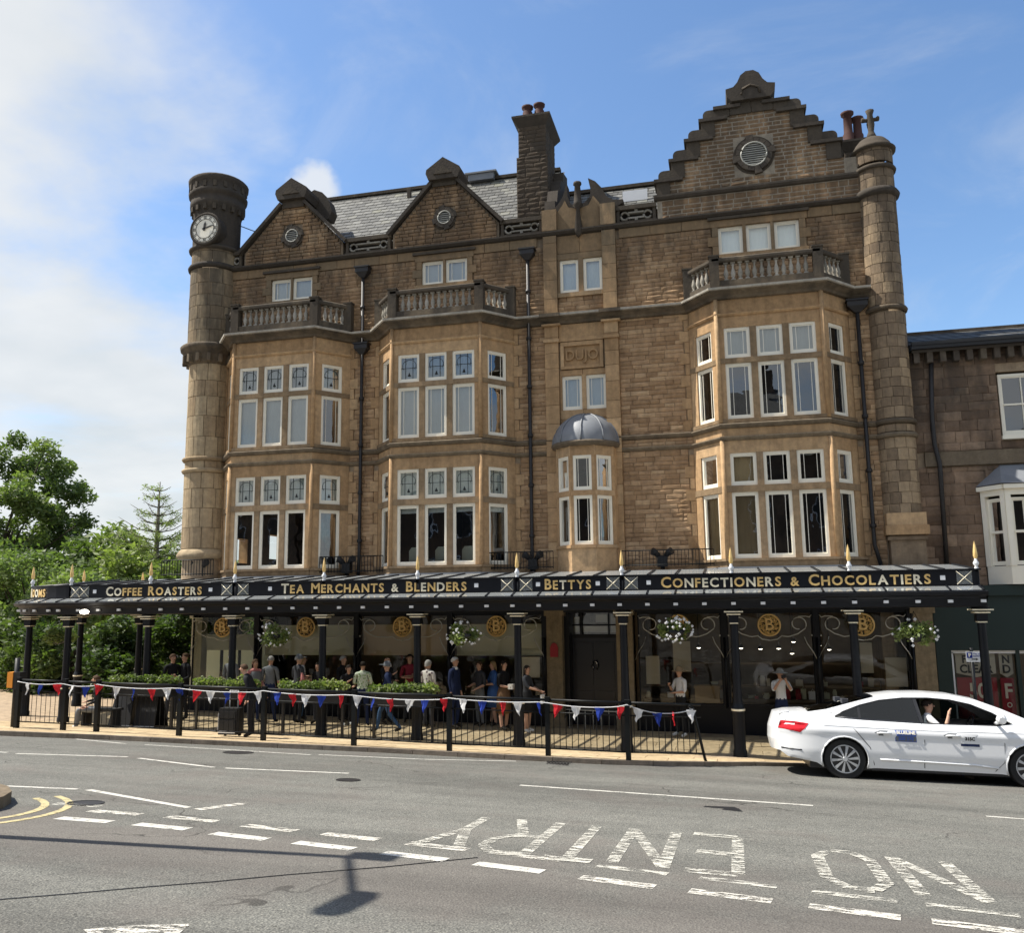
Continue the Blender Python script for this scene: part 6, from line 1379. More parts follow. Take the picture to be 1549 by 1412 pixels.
x, y = -10.58, 17.35; z = pave_z(x, y); t = thing('suitcase', 'black wheeled suitcase standing behind the railings', 'suitcase', (x, y, z))
bpart('shell', 'black', lambda m: (m.box(x-.22, x+.22, y-.13, y+.13, z+.05, z+.60), m.box(x-.19, x+.19, y-.155, y-.13, z+.10, z+.36), m.box(x-.19, x+.19, y-.15, y-.13, z+.40, z+.54)), t)
bpart('handle', 'white_metal', lambda m: m.tube([(x-.1, y+.1, z+.6), (x-.1, y+.1, z+.95), (x+.1, y+.1, z+.95), (x+.1, y+.1, z+.6)], .012, 6), t)
for s_ in (-1, 1): bpart('wheel', 'rubber', lambda m: m.tube([(x+s_*.17-.02, y+.08, z+.045), (x+s_*.17+.02, y+.08, z+.045)], .045, 10), t)
bpart('stripe', 'white_metal', lambda m: (m.box(x-.225, x-.20, y-.14, y-.12, z+.1, z+.5), m.box(x-.2, x+.2, y-.165, y-.155, z+.09, z+.12)), t)
# parking sign on the pavement, right
x, y = 4.2, 17.6+1.6; z = pave_z(x, y); t = thing('parking_sign', 'small white and blue parking sign on a thin black post right of the canopy', 'sign', (4.9, 20.2, pave_z(4.9, 20.2)))
x, y = 4.72, 19.9; 
bpart('post', 'black', lambda m: m.tube([(x, y, pave_z(x, y)), (x, y, 2.0)], .035, 8), t)
bpart('plate', 'white_metal', lambda m: m.box(x-.12, x+.16, y-.06, y-.045, 1.72, 1.93), t); bpart('blue_square', 'flag_blue', lambda m: m.box(x-.10, x-.0, y-.066, y-.06, 1.80, 1.91), t)
letters_flat('P', .10, x-.05, y-.068, 1.855, 'white_paint', t, off=.004); letters_flat('Pay at', .05, x+.08, y-.062, 1.885, 'flag_blue', t); letters_flat('machine', .05, x+.08, y-.062, 1.84, 'flag_blue', t, .85)
bpart('arrow', 'black', lambda m: m.prism([(x-.02, 1.765), (x+.06, 1.765), (x+.06, 1.75), (x+.11, 1.775), (x+.06, 1.80), (x+.06, 1.785), (x-.02, 1.785)], y-.066, y-.06), t)
# street lamp standing outside the frame on the left: it throws the long shadow
sx_, sy_, H_ = -8.07, 6.87, 6.9; zb = road_z(sx_, sy_); t = thing('street_lamp', 'grey street lamp standing just left of the view with a cross arm and two heads', 'street lamp', (sx_, sy_, zb))
bpart('column', 'iron', lambda m: m.tube([(sx_, sy_, zb-.2), (sx_, sy_, zb+1.2), (sx_, sy_, zb+H_)], [.12, .085, .06], 10), t)
bpart('cross_arm', 'iron', lambda m: m.tube([(sx_+.66, sy_-1.2, zb+H_-.02), (sx_, sy_, zb+H_), (sx_-.02, sy_+.22, zb+H_)], .035, 8), t)
bpart('lamp_head', 'iron', lambda m: m.box(sx_-.16, sy_-1.25, 0, 0, 0, 0) if False else m.flat([(sx_+.62, sy_-1.05), (sx_+.76, sy_-1.05), (sx_+.82, sy_-1.2), (sx_+.82, sy_-1.62), (sx_+.76, sy_-1.74), (sx_+.64, sy_-1.74), (sx_+.58, sy_-1.62), (sx_+.58, sy_-1.2)], zb+H_-.03, zb+H_+.03), t)
bpart('sign_box', 'iron', lambda m: m.box(sx_+.05, sx_+.36, sy_-.05, sy_+.25, zb+H_-.06, zb+H_+.08), t)
# thin stay wire between the clock turret and the first gable
tag(bpart('stay_wire', 'black', lambda m: m.tube([(-14.1, 22.6, 14.55), (-13.35, 22.6, 14.2)], .014, 4), bld), None)
# ------------------------------------------------------------------ houses across the road, behind the camera (mirrored in the window panes)
def opposite(x0, x1, ze, zr, lb):
    y0 = -14; t = thing('terrace_house', lb, 'building', ((x0+x1)/2, y0, road_z(0, -5)))
    bpart('wall', 'neighbour_stone', lambda m: m.box(x0, x1, y0-8, y0, 0, ze), t)
    bpart('roof', 'slate', lambda m: m.add([(x0, y0+.3, ze), (x1, y0+.3, ze), (x1, y0-4, zr), (x0, y0-4, zr), (x0, y0-8.3, ze), (x1, y0-8.3, ze)], [(0, 1, 2, 3), (3, 2, 5, 4), (0, 3, 4), (1, 5, 2)]), t)
    bpart('chimney', 'neighbour_stone', lambda m: m.box(x1-1.3, x1-.2, y0-4.6, y0-3.4, zr-1, zr+1.6), t)
    n = int((x1-x0)/2.6); g = MB(); g.box(-.5, .5, -.02, .05, 0, 1.7); me = g.mesh('window', 'white_metal'); g2 = MB(); g2.add([(-.43, .06, .07), (.43, .06, .07), (.43, .06, 1.63), (-.43, .06, 1.63)], [(0, 1, 2, 3)]); mp = g2.mesh('pane', 'black')
    for i in range(n):
        for z in (4.2, 7.4, 10.4):
            if z+1.8 < ze: w = part('window', me, t, (x0+(i+.5)*(x1-x0)/n, y0, z)); link('pane', mp, w)
opposite(-46, -30.5, 9.5, 12.5, 'stone terrace house across the road behind the camera, farthest left'); opposite(-30, -16.4, 10.5, 13.5, 'stone terrace house across the road behind the camera, second from the left'); opposite(-16, -7, 10.5, 13.5, 'stone terrace house across the road behind the camera, left'); opposite(-6.6, 3.8, 13.2, 17.2, 'taller stone house across the road behind the camera'); opposite(4.2, 14, 12.0, 15.6, 'stone house across the road behind the camera, right of centre'); opposite(14.4, 26, 10.6, 13.8, 'stone house across the road behind the camera, far right')
# ------------------------------------------------------------------ people
for n, c in dict(skin=(.52, .31, .22), skin_tan=(.42, .24, .16), hair_dark=(.02, .014, .01), hair_brown=(.07, .04, .022), hair_grey=(.33, .32, .30), hair_white=(.6, .59, .56), hair_blond=(.32, .22, .11),
                 cloth_black=(.016, .016, .018), cloth_navy=(.018, .028, .075), cloth_grey=(.16, .17, .18), cloth_white=(.74, .74, .74), cloth_pink=(.55, .22, .20), cloth_jeans=(.05, .10, .19), cloth_brown=(.17, .10, .055),
                 cloth_green=(.36, .46, .22), cloth_red=(.25, .03, .05), cloth_tan=(.38, .27, .16), cloth_blue=(.06, .14, .38), shoe_white=(.6, .6, .58), shoe_dark=(.03, .025, .02), cloth_charcoal=(.05, .052, .06)).items(): plain(n, c, .85, 0, .2, .14, 14)
def speckled(name, a, b, sc):
    m, nt, bb = base(name, .85, 0, .2); g = N(nt, 'ShaderNodeTexCoord'); v = N(nt, 'ShaderNodeTexVoronoi'); v.inputs['Scale'].default_value = sc; L(nt, g.outputs['Object'], v.inputs['Vector'])
    L(nt, ramp(nt, v.outputs['Distance'], [(.25, a), (.42, b)]), bb.inputs['Base Color'])
speckled('floral', (.12, .08, .10), (.66, .63, .58), 11); speckled('leafy', (.22, .36, .12), (.58, .64, .50), 16)
ARMS = {'down': [((.23, .02, 1.12), (.24, -.04, .87)), ((.23, .02, 1.12), (.24, -.04, .87))],
        'fold': [((.23, .0, 1.13), (.04, -.20, 1.12)), ((.23, .0, 1.13), (-.02, -.19, 1.16))],
        'phone': [((.22, -.10, 1.12), (.06, -.27, 1.26)), ((.22, -.02, 1.12), (.10, -.24, 1.10))],
        'face': [((.22, -.14, 1.20), (.06, -.21, 1.46)), ((.22, -.14, 1.20), (.06, -.21, 1.46))],
        'hold': [((.22, .0, 1.11), (.10, -.25, 1.06)), ((.22, .02, 1.10), (.16, -.22, 1.00))],
        'reach': [((.21, -.12, 1.16), (.12, -.40, 1.08)), ((.21, -.08, 1.14), (.14, -.34, 1.02))],
        'walk': [((.22, -.12, 1.13), (.22, -.26, .95)), ((.22, .14, 1.14), (.22, .14, .90))],
        'case': [((.22, .04, 1.12), (.26, .20, .95)), ((.23, .02, 1.12), (.24, -.06, .88))],
        'wave': [((.30, -.18, 1.18), (.26, -.26, 1.44)), ((.22, -.18, 1.12), (.14, -.40, 1.12))]}
def skin_mesh(joints, bones, rad, sub=2):
    names = list(joints); me = bpy.data.meshes.new('body'); me.from_pydata([joints[n] for n in names], [(names.index(a), names.index(b)) for a, b in bones], [])
    o = bpy.data.objects.new('body', me); COL.objects.link(o); md = o.modifiers.new('s', 'SKIN'); md.use_smooth_shade = True; md.branch_smoothing = .4
    sv = me.skin_vertices[0].data
    for i, n in enumerate(names): r = rad[n]; sv[i].radius = r if isinstance(r, tuple) else (r, r)
    sv[names.index('pelvis')].use_root = True
    m2 = o.modifiers.new('u', 'SUBSURF'); m2.levels = sub; m2.render_levels = sub
    bpy.context.view_layer.update(); out = bpy.data.meshes.new_from_object(o.evaluated_get(bpy.context.evaluated_depsgraph_get())); bpy.data.objects.remove(o); bpy.data.meshes.remove(me); return out
def person(lb, x, y, ang, h=1.68, arms='down', legs='stand', top='cloth_black', sleeve='short', low='cloth_black', shoe='shoe_dark', hair='hair_dark', hairlen=0, skin='skin', skirt=None, hat=None, bend=0., z=None, wide=1., parts=None, group=None):
    J = {'pelvis': (0, 0, .93), 'waist': (0, 0, 1.08), 'chest': (0, 0, 1.26), 'collar': (0, .01, 1.40), 'neck': (0, -.005, 1.465), 'jaw': (0, -.025, 1.53), 'head': (0, -.015, 1.60), 'crown': (0, -.0, 1.665)}
    Rr = {'pelvis': (.155*wide, .105*wide), 'waist': (.135*wide, .10*wide), 'chest': (.16*wide, .105), 'collar': (.10, .07), 'neck': .048, 'jaw': (.058, .066), 'head': (.078, .092), 'crown': (.05, .06)}
    B = [('pelvis', 'waist'), ('waist', 'chest'), ('chest', 'collar'), ('collar', 'neck'), ('neck', 'jaw'), ('jaw', 'head'), ('head', 'crown')]
    for k, s_ in enumerate((-1, 1)):
        S_ = 'RL'[k]; e, w = ARMS[arms][k]; J['sh'+S_] = (s_*.175, .01, 1.375); J['el'+S_] = (s_*e[0], e[1], e[2]); J['wr'+S_] = (s_*w[0], w[1], w[2])
        d = (Vector(J['wr'+S_])-Vector(J['el'+S_])).normalized(); side = d.cross(Vector((0, 0, 1)) if abs(d.z) < .8 else Vector((0, -1, 0))).normalized(); wv = Vector(J['wr'+S_]); pm = wv+d*.065; J['pa'+S_] = tuple(pm)
        Rr['sh'+S_] = .062; Rr['el'+S_] = .042; Rr['wr'+S_] = .027; Rr['pa'+S_] = (.034, .022); B += [('collar', 'sh'+S_), ('sh'+S_, 'el'+S_), ('el'+S_, 'wr'+S_), ('wr'+S_, 'pa'+S_)]
        nrm = side.cross(d)
        for f in range(4):
            a = pm+d*.04+side*(-.027+.018*f); b_ = a+d*(.03+.006*(f in (1, 2)))+nrm*.012; J['f%d%s' % (f, S_)] = tuple(a); J['g%d%s' % (f, S_)] = tuple(b_); Rr['f%d%s' % (f, S_)] = .0095; Rr['g%d%s' % (f, S_)] = .008; B += [('pa'+S_, 'f%d%s' % (f, S_)), ('f%d%s' % (f, S_), 'g%d%s' % (f, S_))]
        a = wv+d*.05+side*.045+nrm*.01; J['th'+S_] = tuple(a); Rr['th'+S_] = .010; B += [('wr'+S_, 'th'+S_)]
        lw = {'stand': ((.10, -.02, .50), (.11, .02, .09)), 'walk': ((.09, -.20, .52), (.09, -.27, .10)) if k == 0 else ((.09, .06, .48), (.10, .36, .13)), 'relax': ((.11, -.03*s_, .50), (.14, .03*s_, .09)), 'sit': ((.11, -.42, .90), (.11, -.46, .48))}[legs]
        J['hi'+S_] = (s_*.09, 0, .86); J['kn'+S_] = (s_*lw[0][0], lw[0][1], lw[0][2]); J['an'+S_] = (s_*lw[1][0], lw[1][1], lw[1][2]); J['to'+S_] = (s_*(lw[1][0]+.01), lw[1][1]-.16, max(.035, lw[1][2]-.05))
        Rr['hi'+S_] = .092*wide; Rr['kn'+S_] = .060; Rr['an'+S_] = .042; Rr['to'+S_] = (.040, .030); B += [('pelvis', 'hi'+S_), ('hi'+S_, 'kn'+S_), ('kn'+S_, 'an'+S_), ('an'+S_, 'to'+S_)]
    if bend:
        for n in J:
            if J[n][2] > 1.0 and n[:2] not in ('kn', 'an', 'to', 'hi'): J[n] = (J[n][0], J[n][1]-(J[n][2]-1.0)*bend, J[n][2]-(J[n][2]-1)*bend*.12)
    me = skin_mesh(J, B, Rr)
    mats = [top, top if sleeve == 'long' else skin, low, shoe, skin, 'black']
    seg = []
    for a, b in B:
        t = 0
        if a[:2] in ('ja', 'he', 'ne') or b[:2] in ('ne', 'ja'): t = 4
        elif a[:2] == 'el': t = 1
        elif a[:2] == 'sh': t = 0
        elif a[:2] in ('wr', 'pa') or a[0] in 'f' and a[1].isdigit(): t = 4
        elif a[:2] in ('hi',) or (a == 'pelvis' and b[:2] == 'hi'): t = 2
        elif a[:2] == 'kn': t = 2 if not skirt else 4
        elif a[:2] == 'an': t = 3
        seg.append((np.array(J[a]), np.array(J[b]), t))
    for m in mats: me.materials.append(M_(m))
    n = len(me.polygons); C = np.zeros(n*3); me.polygons.foreach_get('center', C); C = C.reshape(-1, 3); best = np.full(n, 9.); idx = np.zeros(n, int)
    for a, b, t in seg:
        ab = b-a; tt = np.clip(((C-a)@ab)/(ab@ab), 0, 1); d = np.linalg.norm(C-(a+tt[:, None]*ab), axis=1)/(1.0 if t != 0 else 1.6); u = d < best; best[u] = d[u]; idx[u] = t
    idx[(C[:, 2] < 1.0) & (C[:, 2] > .8) & (idx == 0) & (np.abs(C[:, 0]) < .2)] = 2 if low else 0
    me.polygons.foreach_set('material_index', idx)
    # nose, eyes, ears and mouth
    bm = bmesh.new(); bm.from_mesh(me); hx, hy, hz = J['head']; fy = hy-.088
    def tri(vs, fs, mi):
        V_ = [bm.verts.new(v) for v in vs]
        for f in fs: F = bm.faces.new([V_[i] for i in f]); F.material_index = mi
    tri([(hx, fy, hz+.01), (hx-.014, fy+.004, hz-.025), (hx+.014, fy+.004, hz-.025), (hx, fy-.022, hz-.022)], [(0, 1, 3), (0, 3, 2), (1, 2, 3)], 4)
    for s_ in (-1, 1):
        ex = hx+s_*.030; tri([(ex-.010, fy+.004, hz+.012), (ex, fy+.0, hz+.007), (ex+.010, fy+.004, hz+.012), (ex, fy+.0, hz+.018)], [(0, 1, 2, 3)], 5)
        ex = hx+s_*.080; tri([(ex, hy-.01, hz+.02), (ex+s_*.014, hy+.015, hz+.015), (ex+s_*.01, hy+.01, hz-.03), (ex, hy-.005, hz-.03)], [(0, 1, 2, 3)], 4)
    tri([(hx-.022, fy+.014, hz-.048), (hx+.022, fy+.014, hz-.048), (hx+.018, fy+.014, hz-.054), (hx-.018, fy+.014, hz-.054)], [(0, 1, 2, 3)], 5)
    bm.to_mesh(me); bm.free()
    zz = pave_z(x, y) if z is None else z; t = thing('person', lb, 'person', (x, y, zz), ang, group); t.scale = (h/1.70,)*3
    link('body', me, t)
    def hp(name, mat, fn): m = MB(); fn(m); return link(name, m.mesh(name, mat), t)
    if hair:
        def hf(m):
            vs = []; fs = []; na, nb = 12, 7
            for i in range(nb):
                ph = PI*.5*(1-i/(nb-1.)) if False else PI*(.02+.56*i/(nb-1.))
                for k in range(na):
                    th = 2*PI*k/na; front = -math.cos(th)  # th=0 -> back(+y)
                    cut = 1.0 if front < .1 else 1-.42*min(1, front*1.2)
                    p_ = ph*cut; r_ = .098; ext = hairlen*max(0, -front+.25)*(i/(nb-1.))**3
                    vs.append((hx+math.sin(p_)*math.sin(th)*r_*.93, hy+.012+math.sin(p_)*math.cos(th)*r_*1.06, hz+.008+math.cos(p_)*r_-ext))
            for i in range(nb-1):
                for k in range(na): fs.append((i*na+k, i*na+(k+1) % na, (i+1)*na+(k+1) % na, (i+1)*na+k))
            fs.append(tuple(range(na))); m.add(vs, fs, 0, 0, True)
        hp('hair', hair, hf)
    if hat:
        hp('hat', hat[0], (lambda m: m.lathe([(0, hz+.13), (.06, hz+.12), (.09, hz+.06), (.10, hz+.03), (.19 if hat[1] == 'brim' else .105, hz+.015), (.19 if hat[1] == 'brim' else .105, hz+.005), (.095, hz+.01)], hx, hy+.005, 14)))
        if hat[1] == 'cap': hp('cap_peak', hat[0], lambda m: m.box(hx-.06, hx+.06, hy-.19, hy-.06, hz+.03, hz+.042))
    if skirt:
        zl, r_, mt = skirt; hp('skirt', mt, lambda m: m.lathe([(.125*wide, 1.04), (.165*wide, .92), (.17*wide+.01, .84), (r_, zl), (r_-.02, zl+.01)], 0, 0, 16))
    for q in (parts or []): hp(*q)
    return t
L_ = math.radians
person('person in a dark jacket standing left of the cream café corner', -14.05, 20.2, L_(60), 1.66, 'fold', 'stand', 'cloth_black', 'long', 'cloth_charcoal', hair='hair_brown')
person('second person in black beside the first, left of the café corner', -13.75, 20.3, L_(-30), 1.68, 'hold', 'relax', 'cloth_black', 'long', 'cloth_black', hair='hair_brown')
person('woman with brown hair and pink top under a grey waistcoat, left end of the queue', -11.75, 20.3, L_(60), 1.58, 'hold', 'relax', 'cloth_pink', 'long', 'cloth_navy', hair='hair_brown', hairlen=.12, parts=[('waistcoat', 'cloth_grey', lambda m: m.lathe([(.17, 1.0), (.18, 1.15), (.185, 1.28), (.14, 1.38)], 0, 0, 14))])
person('man in a grey shirt seen from behind near the left end of the queue', -11.4, 20.45, L_(185), 1.66, 'down', 'relax', 'cloth_grey', 'short', 'cloth_navy', hair='hair_grey', wide=1.08)
person('man in a grey cap with a black top and pink bag on his shoulder', -10.65, 20.5, L_(150), 1.70, 'fold', 'stand', 'cloth_charcoal', 'short', 'cloth_black', hair='hair_grey', hat=('cloth_grey', 'cap'), wide=1.1, parts=[('shoulder_bag', 'cloth_pink', lambda m: m.tube([(-.22, .05, 1.02), (-.25, .03, 1.12), (-.20, .02, 1.30), (-.14, .0, 1.42)], [.07, .06, .03, .02], 6))])
person('dark haired woman in a sleeveless black top between the cap man and the iron post', -10.2, 20.7, L_(-20), 1.52, 'hold', 'stand', 'cloth_black', 'short', 'cloth_charcoal', hair='hair_dark', hairlen=.2)
person('person in black inside the queue behind the second lit post', -9.85, 21.4, L_(80), 1.66, 'fold', 'stand', 'cloth_black', 'long', 'cloth_black', hair='hair_grey')
person('woman in a black vest bending over her phone right of the second post', -9.35, 20.6, L_(40), 1.50, 'phone', 'stand', 'cloth_black', 'short', 'cloth_black', 'shoe_white', hair='hair_dark', hairlen=.12, bend=.14)
person('woman in a green and white patterned blouse seen from behind', -8.95, 20.6, L_(195), 1.58, 'fold', 'relax', 'leafy', 'long', 'cloth_navy', hair='hair_dark', wide=1.2)
person('bald man in black turning towards the woman in the green blouse', -8.6, 21.3, L_(70), 1.68, 'phone', 'stand', 'cloth_black', 'long', 'cloth_black', hair=None)
person('man in a grey baseball cap, dark t-shirt and jeans walking left', -7.95, 19.75, L_(-80), 1.64, 'walk', 'walk', 'cloth_navy', 'short', 'cloth_jeans', 'shoe_dark', hair='hair_grey', hat=('cloth_grey', 'cap'))
person('grey haired woman in a pale floral blouse standing in the queue', -7.38, 21.0, L_(160), 1.64, 'hold', 'stand', 'floral', 'long', 'cloth_charcoal', hair='hair_grey', hairlen=.04, wide=1.1, skin='skin')
person('person in black half hidden behind the woman in the floral blouse', -7.65, 21.6, L_(100), 1.58, 'fold', 'stand', 'cloth_black', 'long', 'cloth_black', hair='hair_brown')
person('white haired man in a navy jacket and trousers facing right', -6.72, 21.1, L_(78), 1.72, 'down', 'relax', 'cloth_navy', 'long', 'cloth_navy', hair='hair_white', wide=1.12, parts=[('scarf', 'cloth_white', lambda m: m.lathe([(.085, 1.40), (.075, 1.44), (.06, 1.47)], 0, 0, 10))])
person('person in grey partly hidden right of the man in navy', -6.25, 21.7, L_(-40), 1.6, 'hold', 'stand', 'cloth_charcoal', 'short', 'cloth_grey', hair='hair_brown', hairlen=.1)
person('long haired woman in a black top and brown skirt holding a patterned box', -5.50, 21.2, L_(70), 1.66, 'hold', 'relax', 'cloth_black', 'short', 'cloth_brown', hair='hair_dark', hairlen=.24, skirt=(.42, .19, 'cloth_brown'), parts=[('held_box', 'floral', lambda m: m.box(-.14, .12, -.36, -.22, 1.02, 1.14))])
person('woman in a dark dress with a white bag at the queue head', -4.86, 20.95, L_(80), 1.58, 'reach', 'stand', 'cloth_charcoal', 'short', 'cloth_black', 'shoe_white', hair='hair_dark', hairlen=.16, skirt=(.52, .2, 'cloth_black'), parts=[('white_bag', 'cloth_white', lambda m: m.box(-.16, .0, -.50, -.44, .76, .98))])
person('person in a tan sun hat and white t-shirt reading a phone right of the door', -1.26, 21.5, L_(-50), 1.60, 'phone', 'relax', 'cloth_white', 'short', 'cloth_black', 'shoe_white', hair='hair_brown', hat=('cloth_tan', 'brim'), wide=1.05, parts=[('phone', 'black', lambda m: m.box(-.03, .04, -.32, -.31, 1.26, 1.38))])
person('woman in a white top and pale hat photographing with both hands, behind the car', 1.02, 21.6, L_(15), 1.62, 'face', 'stand', 'cloth_white', 'short', 'cloth_navy', hair='hair_dark', hat=('hair_grey', 'brim'), parts=[('phone', 'black', lambda m: m.box(-.05, .05, -.27, -.26, 1.50, 1.58))])
person('person in a pale cap and blue and white clothes in front of the sale posters', 6.30, 21.4, L_(-30), 1.62, 'phone', 'stand', 'cloth_blue', 'short', 'cloth_navy', 'shoe_white', hair='hair_grey', hat=('cloth_white', 'cap'))
person('person in dark clothes standing behind the railings with a hand on the suitcase', -10.15, 17.45, L_(-75), 1.56, 'case', 'stand', 'cloth_black', 'long', 'cloth_black', hair='hair_brown', bend=.35)
person('person in dark clothes sitting behind the far left railings', -14.55, 18.1, L_(-60), 1.6, 'hold', 'sit', 'cloth_black', 'long', 'cloth_grey', 'shoe_white', hair='hair_brown', z=pave_z(-14.5, 18.1)-.42, bend=.1)
bch = thing('bench', 'dark bench behind the far left railings under a seated person', 'bench', (-14.6, 18.25, pave_z(-14.6, 18.2)))
zb = pave_z(-14.6, 18.2); bpart('seat', 'black', lambda m: m.box(-15.0, -14.1, 18.05, 18.45, zb+.36, zb+.41), bch)
for x in (-14.95, -14.15): bpart('leg', 'black', lambda m: m.box(x-.03, x+.03, 18.1, 18.4, zb, zb+.36), bch)
for k, (x, y) in enumerate(((-13.2, 23.6), (-12.4, 23.7), (-11.6, 23.6), (-8.6, 23.8), (-6.4, 23.7))):
    person(['diner in dark clothes seated inside the leftmost café window', 'second diner seated inside the left café windows', 'diner seated behind the pink dressed woman, inside the café', 'diner seated inside the café behind the green blouse', 'diner seated inside the café behind the man in navy'][k], x, y, L_(40*k), 1.6, 'hold', 'sit', ['cloth_black', 'cloth_grey', 'cloth_navy'][k % 3], 'long', 'cloth_black', hair='hair_brown', z=-.72)
    t = thing('chair', ['dark chair inside the leftmost café window', 'second dark chair inside the café', 'dark chair behind the woman in pink, inside the café', 'dark chair inside the café behind the green blouse', 'dark chair inside the café behind the man in navy'][k], 'chair', (x, y, -.3))
    bpart('seat', 'black', lambda m: m.box(x-.2, x+.2, y-.2, y+.2, .10, .14), t); bpart('backrest', 'black', lambda m: m.box(x-.2, x+.2, y+.17, y+.2, .14, .6), t)
    for a in (-.17, .17):
        for b in (-.17, .17): bpart('leg', 'black', lambda m: m.box(x+a-.015, x+a+.015, y+b-.015, y+b+.015, -.3, .10), t)

# ------------------------------------------------------------------ white saloon car
plain('car_paint', (.78, .79, .80), .22, 0, .5, .01, 2)
_b = MATS['car_paint'].node_tree.nodes['Principled BSDF']; _b.inputs['Coat Weight'].default_value = .6; _b.inputs['Coat Roughness'].default_value = .06
plain('tail_red', (.55, .012, .02), .18, 0, .5, .1, 30); plain('car_trim', (.02, .02, .022), .35, 0, .5); plain('decal_blue', (.07, .13, .42), .4, 0, .4)
cx0, cy0 = 1.75, 16.50; cz0 = road_z(1.75, 16.5)
car = thing('white_car', 'white saloon car with taxi door stickers at the kerb, driver arm out of the window', 'car', (0, 0, 0)); ORG[car.name] = Vector()
# local frame: x forward from the rear axle, y away from the camera (0 = near side), z up from the road
prof = [(-1.02, .42), (-1.06, .60), (-1.05, .80), (-1.01, .93), (-.97, 1.055), (-.86, 1.075), (-.55, 1.095), (-.25, 1.15), (.15, 1.27), (.55, 1.385), (.95, 1.448), (1.4, 1.468), (1.8, 1.452), (2.15, 1.39), (2.5, 1.26), (2.85, 1.105), (3.1, 1.005), (3.4, .955), (3.65, .90), (3.75, .78), (3.80, .55), (3.76, .35)]
W2 = .93
def halfwidth(x, z):
    w = W2
    if z > .92: w -= (z-.92)*.52+.045*min(1, (z-.92)/.06)
    elif z > .78: w -= (z-.78)*.18
    elif z < .45: w -= (.45-z)*.22
    w += .018*math.exp(-((z-.80)/.05)**2)
    for xe, sgn in ((-1.06, -1), (3.80, 1)):
        d = abs(x-xe) if (x-xe)*sgn < 0 else 0
        if d < .75: w -= .26*(1-d/.75)**2.4
    return w
def side_y(x, z): return W2-halfwidth(x, z)
def in_poly(p, poly):
    x, y = p; c = False; j = len(poly)-1
    for i in range(len(poly)):
        xi, yi = poly[i]; xj, yj = poly[j]
        if (yi > y) != (yj > y) and x < (xj-xi)*(y-yi)/(yj-yi)+xi: c = not c
        j = i
    return c
arch = lambda xc, r=.385: [(xc+r*math.cos(t), .335+r*math.sin(t)) for t in np.linspace(PI*1.12, -PI*.12, 17)]
a1 = arch(0, .375); a2 = arch(2.84, .375)
outline = [(x, z) for x, z in prof]+[(3.3, .22)]+list(reversed([p for p in a2]))+[(2.4, .21), (.5, .21)]+list(reversed(a1))+[(-.45, .26), (-.9, .33)]
outline = [p for p in outline]
dlo = [(-.12, 1.035), (.02, 1.12), (.30, 1.235), (.62, 1.325), (1.0, 1.378), (1.40, 1.392), (1.75, 1.372), (2.05, 1.31), (2.36, 1.18), (2.62, 1.02), (2.40, .985), (1.4, .975), (.3, 1.005)]
def cdt(outer, holes, step=.07):
    vs = []; es = []
    for poly in [outer]+holes:
        o = len(vs); vs += [Vector(p) for p in poly]; n = len(poly); es += [(o+i, o+(i+1) % n) for i in range(n)]
    x0, x1 = min(p[0] for p in outer), max(p[0] for p in outer); z0, z1 = min(p[1] for p in outer), max(p[1] for p in outer)
    for x in np.arange(x0+step/2, x1, step):
        for z in np.arange(z0+step/2, z1, step*.6):
            if in_poly((x, z), outer) and not any(in_poly((x, z), h) for h in holes): vs.append(Vector((x, z)))
    V, E, F = delaunay_2d_cdt(vs, es, [], 0, 1e-5)[:3]; out = []
    for f in F:
        c = (sum(V[i][0] for i in f)/len(f), sum(V[i][1] for i in f)/len(f))
        if in_poly(c, outer) and not any(in_poly(c, h) for h in holes): out.append(f)
    return V, out
CAR_T = Matrix.Translation((cx0+.02, cy0-.08, cz0-.01)) @ Matrix.Rotation(math.atan2(.12, 2.87), 4, 'Z') @ Matrix.Rotation(math.atan(.0214+.004), 4, 'Y') @ Matrix.Rotation(math.atan(-.0875*.8), 4, 'X') @ Matrix.Diagonal((1.03, 1, 1, 1))
def carpart(name, mat, fn, parent=None, smooth=False):
    m = MB(); fn(m); m.T = None; m.v = [tuple(CAR_T @ Vector(p)) for p in m.v]; o = m.build(name, mat, parent or car); return o
V, F = cdt(outline, [dlo], .075)
def side(m, far):
    f = (lambda p: (p[0], side_y(*p), p[1])) if not far else (lambda p: (p[0], 2*W2-side_y(*p), p[1]))
    m.add([f(p) for p in V], [tuple(q) for q in F], 0, 0, True)
def shell(m):
    side(m, False); side(m, True); n = 9
    rows = []
    for i, (x, z) in enumerate(prof):
        y0 = side_y(x, z); r = []
        for k in range(n+1):
            t = k/n; yy = y0+(2*W2-2*y0)*t; cr = math.sin(PI*t)**.7; end = 1 if 0 < i < len(prof)-1 else 0
            bul = (.035 if 4 < i < 18 else 0)*cr; xx = x+(-.11*cr if i < 5 else (.13*cr if i > 17 else 0))
            r.append((xx, yy, z+bul))
        rows.append(r)
    for i in range(len(rows)-1):
        if i in (6, 7, 8) or i in (13, 14, 15): continue
        m.add(rows[i]+rows[i+1], [(k, k+1, n+1+k+1, n+1+k) for k in range(n)], 0, 0, True)
    shell.rows = rows
body = carpart('body', 'car_paint', shell)
def screen(i0, i1):
    def f(m):
        n = 9
        for i in range(i0, i1): m.add(shell.rows[i]+shell.rows[i+1], [(k, k+1, n+1+k+1, n+1+k) for k in range(n)], 0, 0, True)
    return f
carpart('rear_window', 'car_glass', screen(6, 9)); carpart('windscreen', 'car_glass', screen(13, 16))
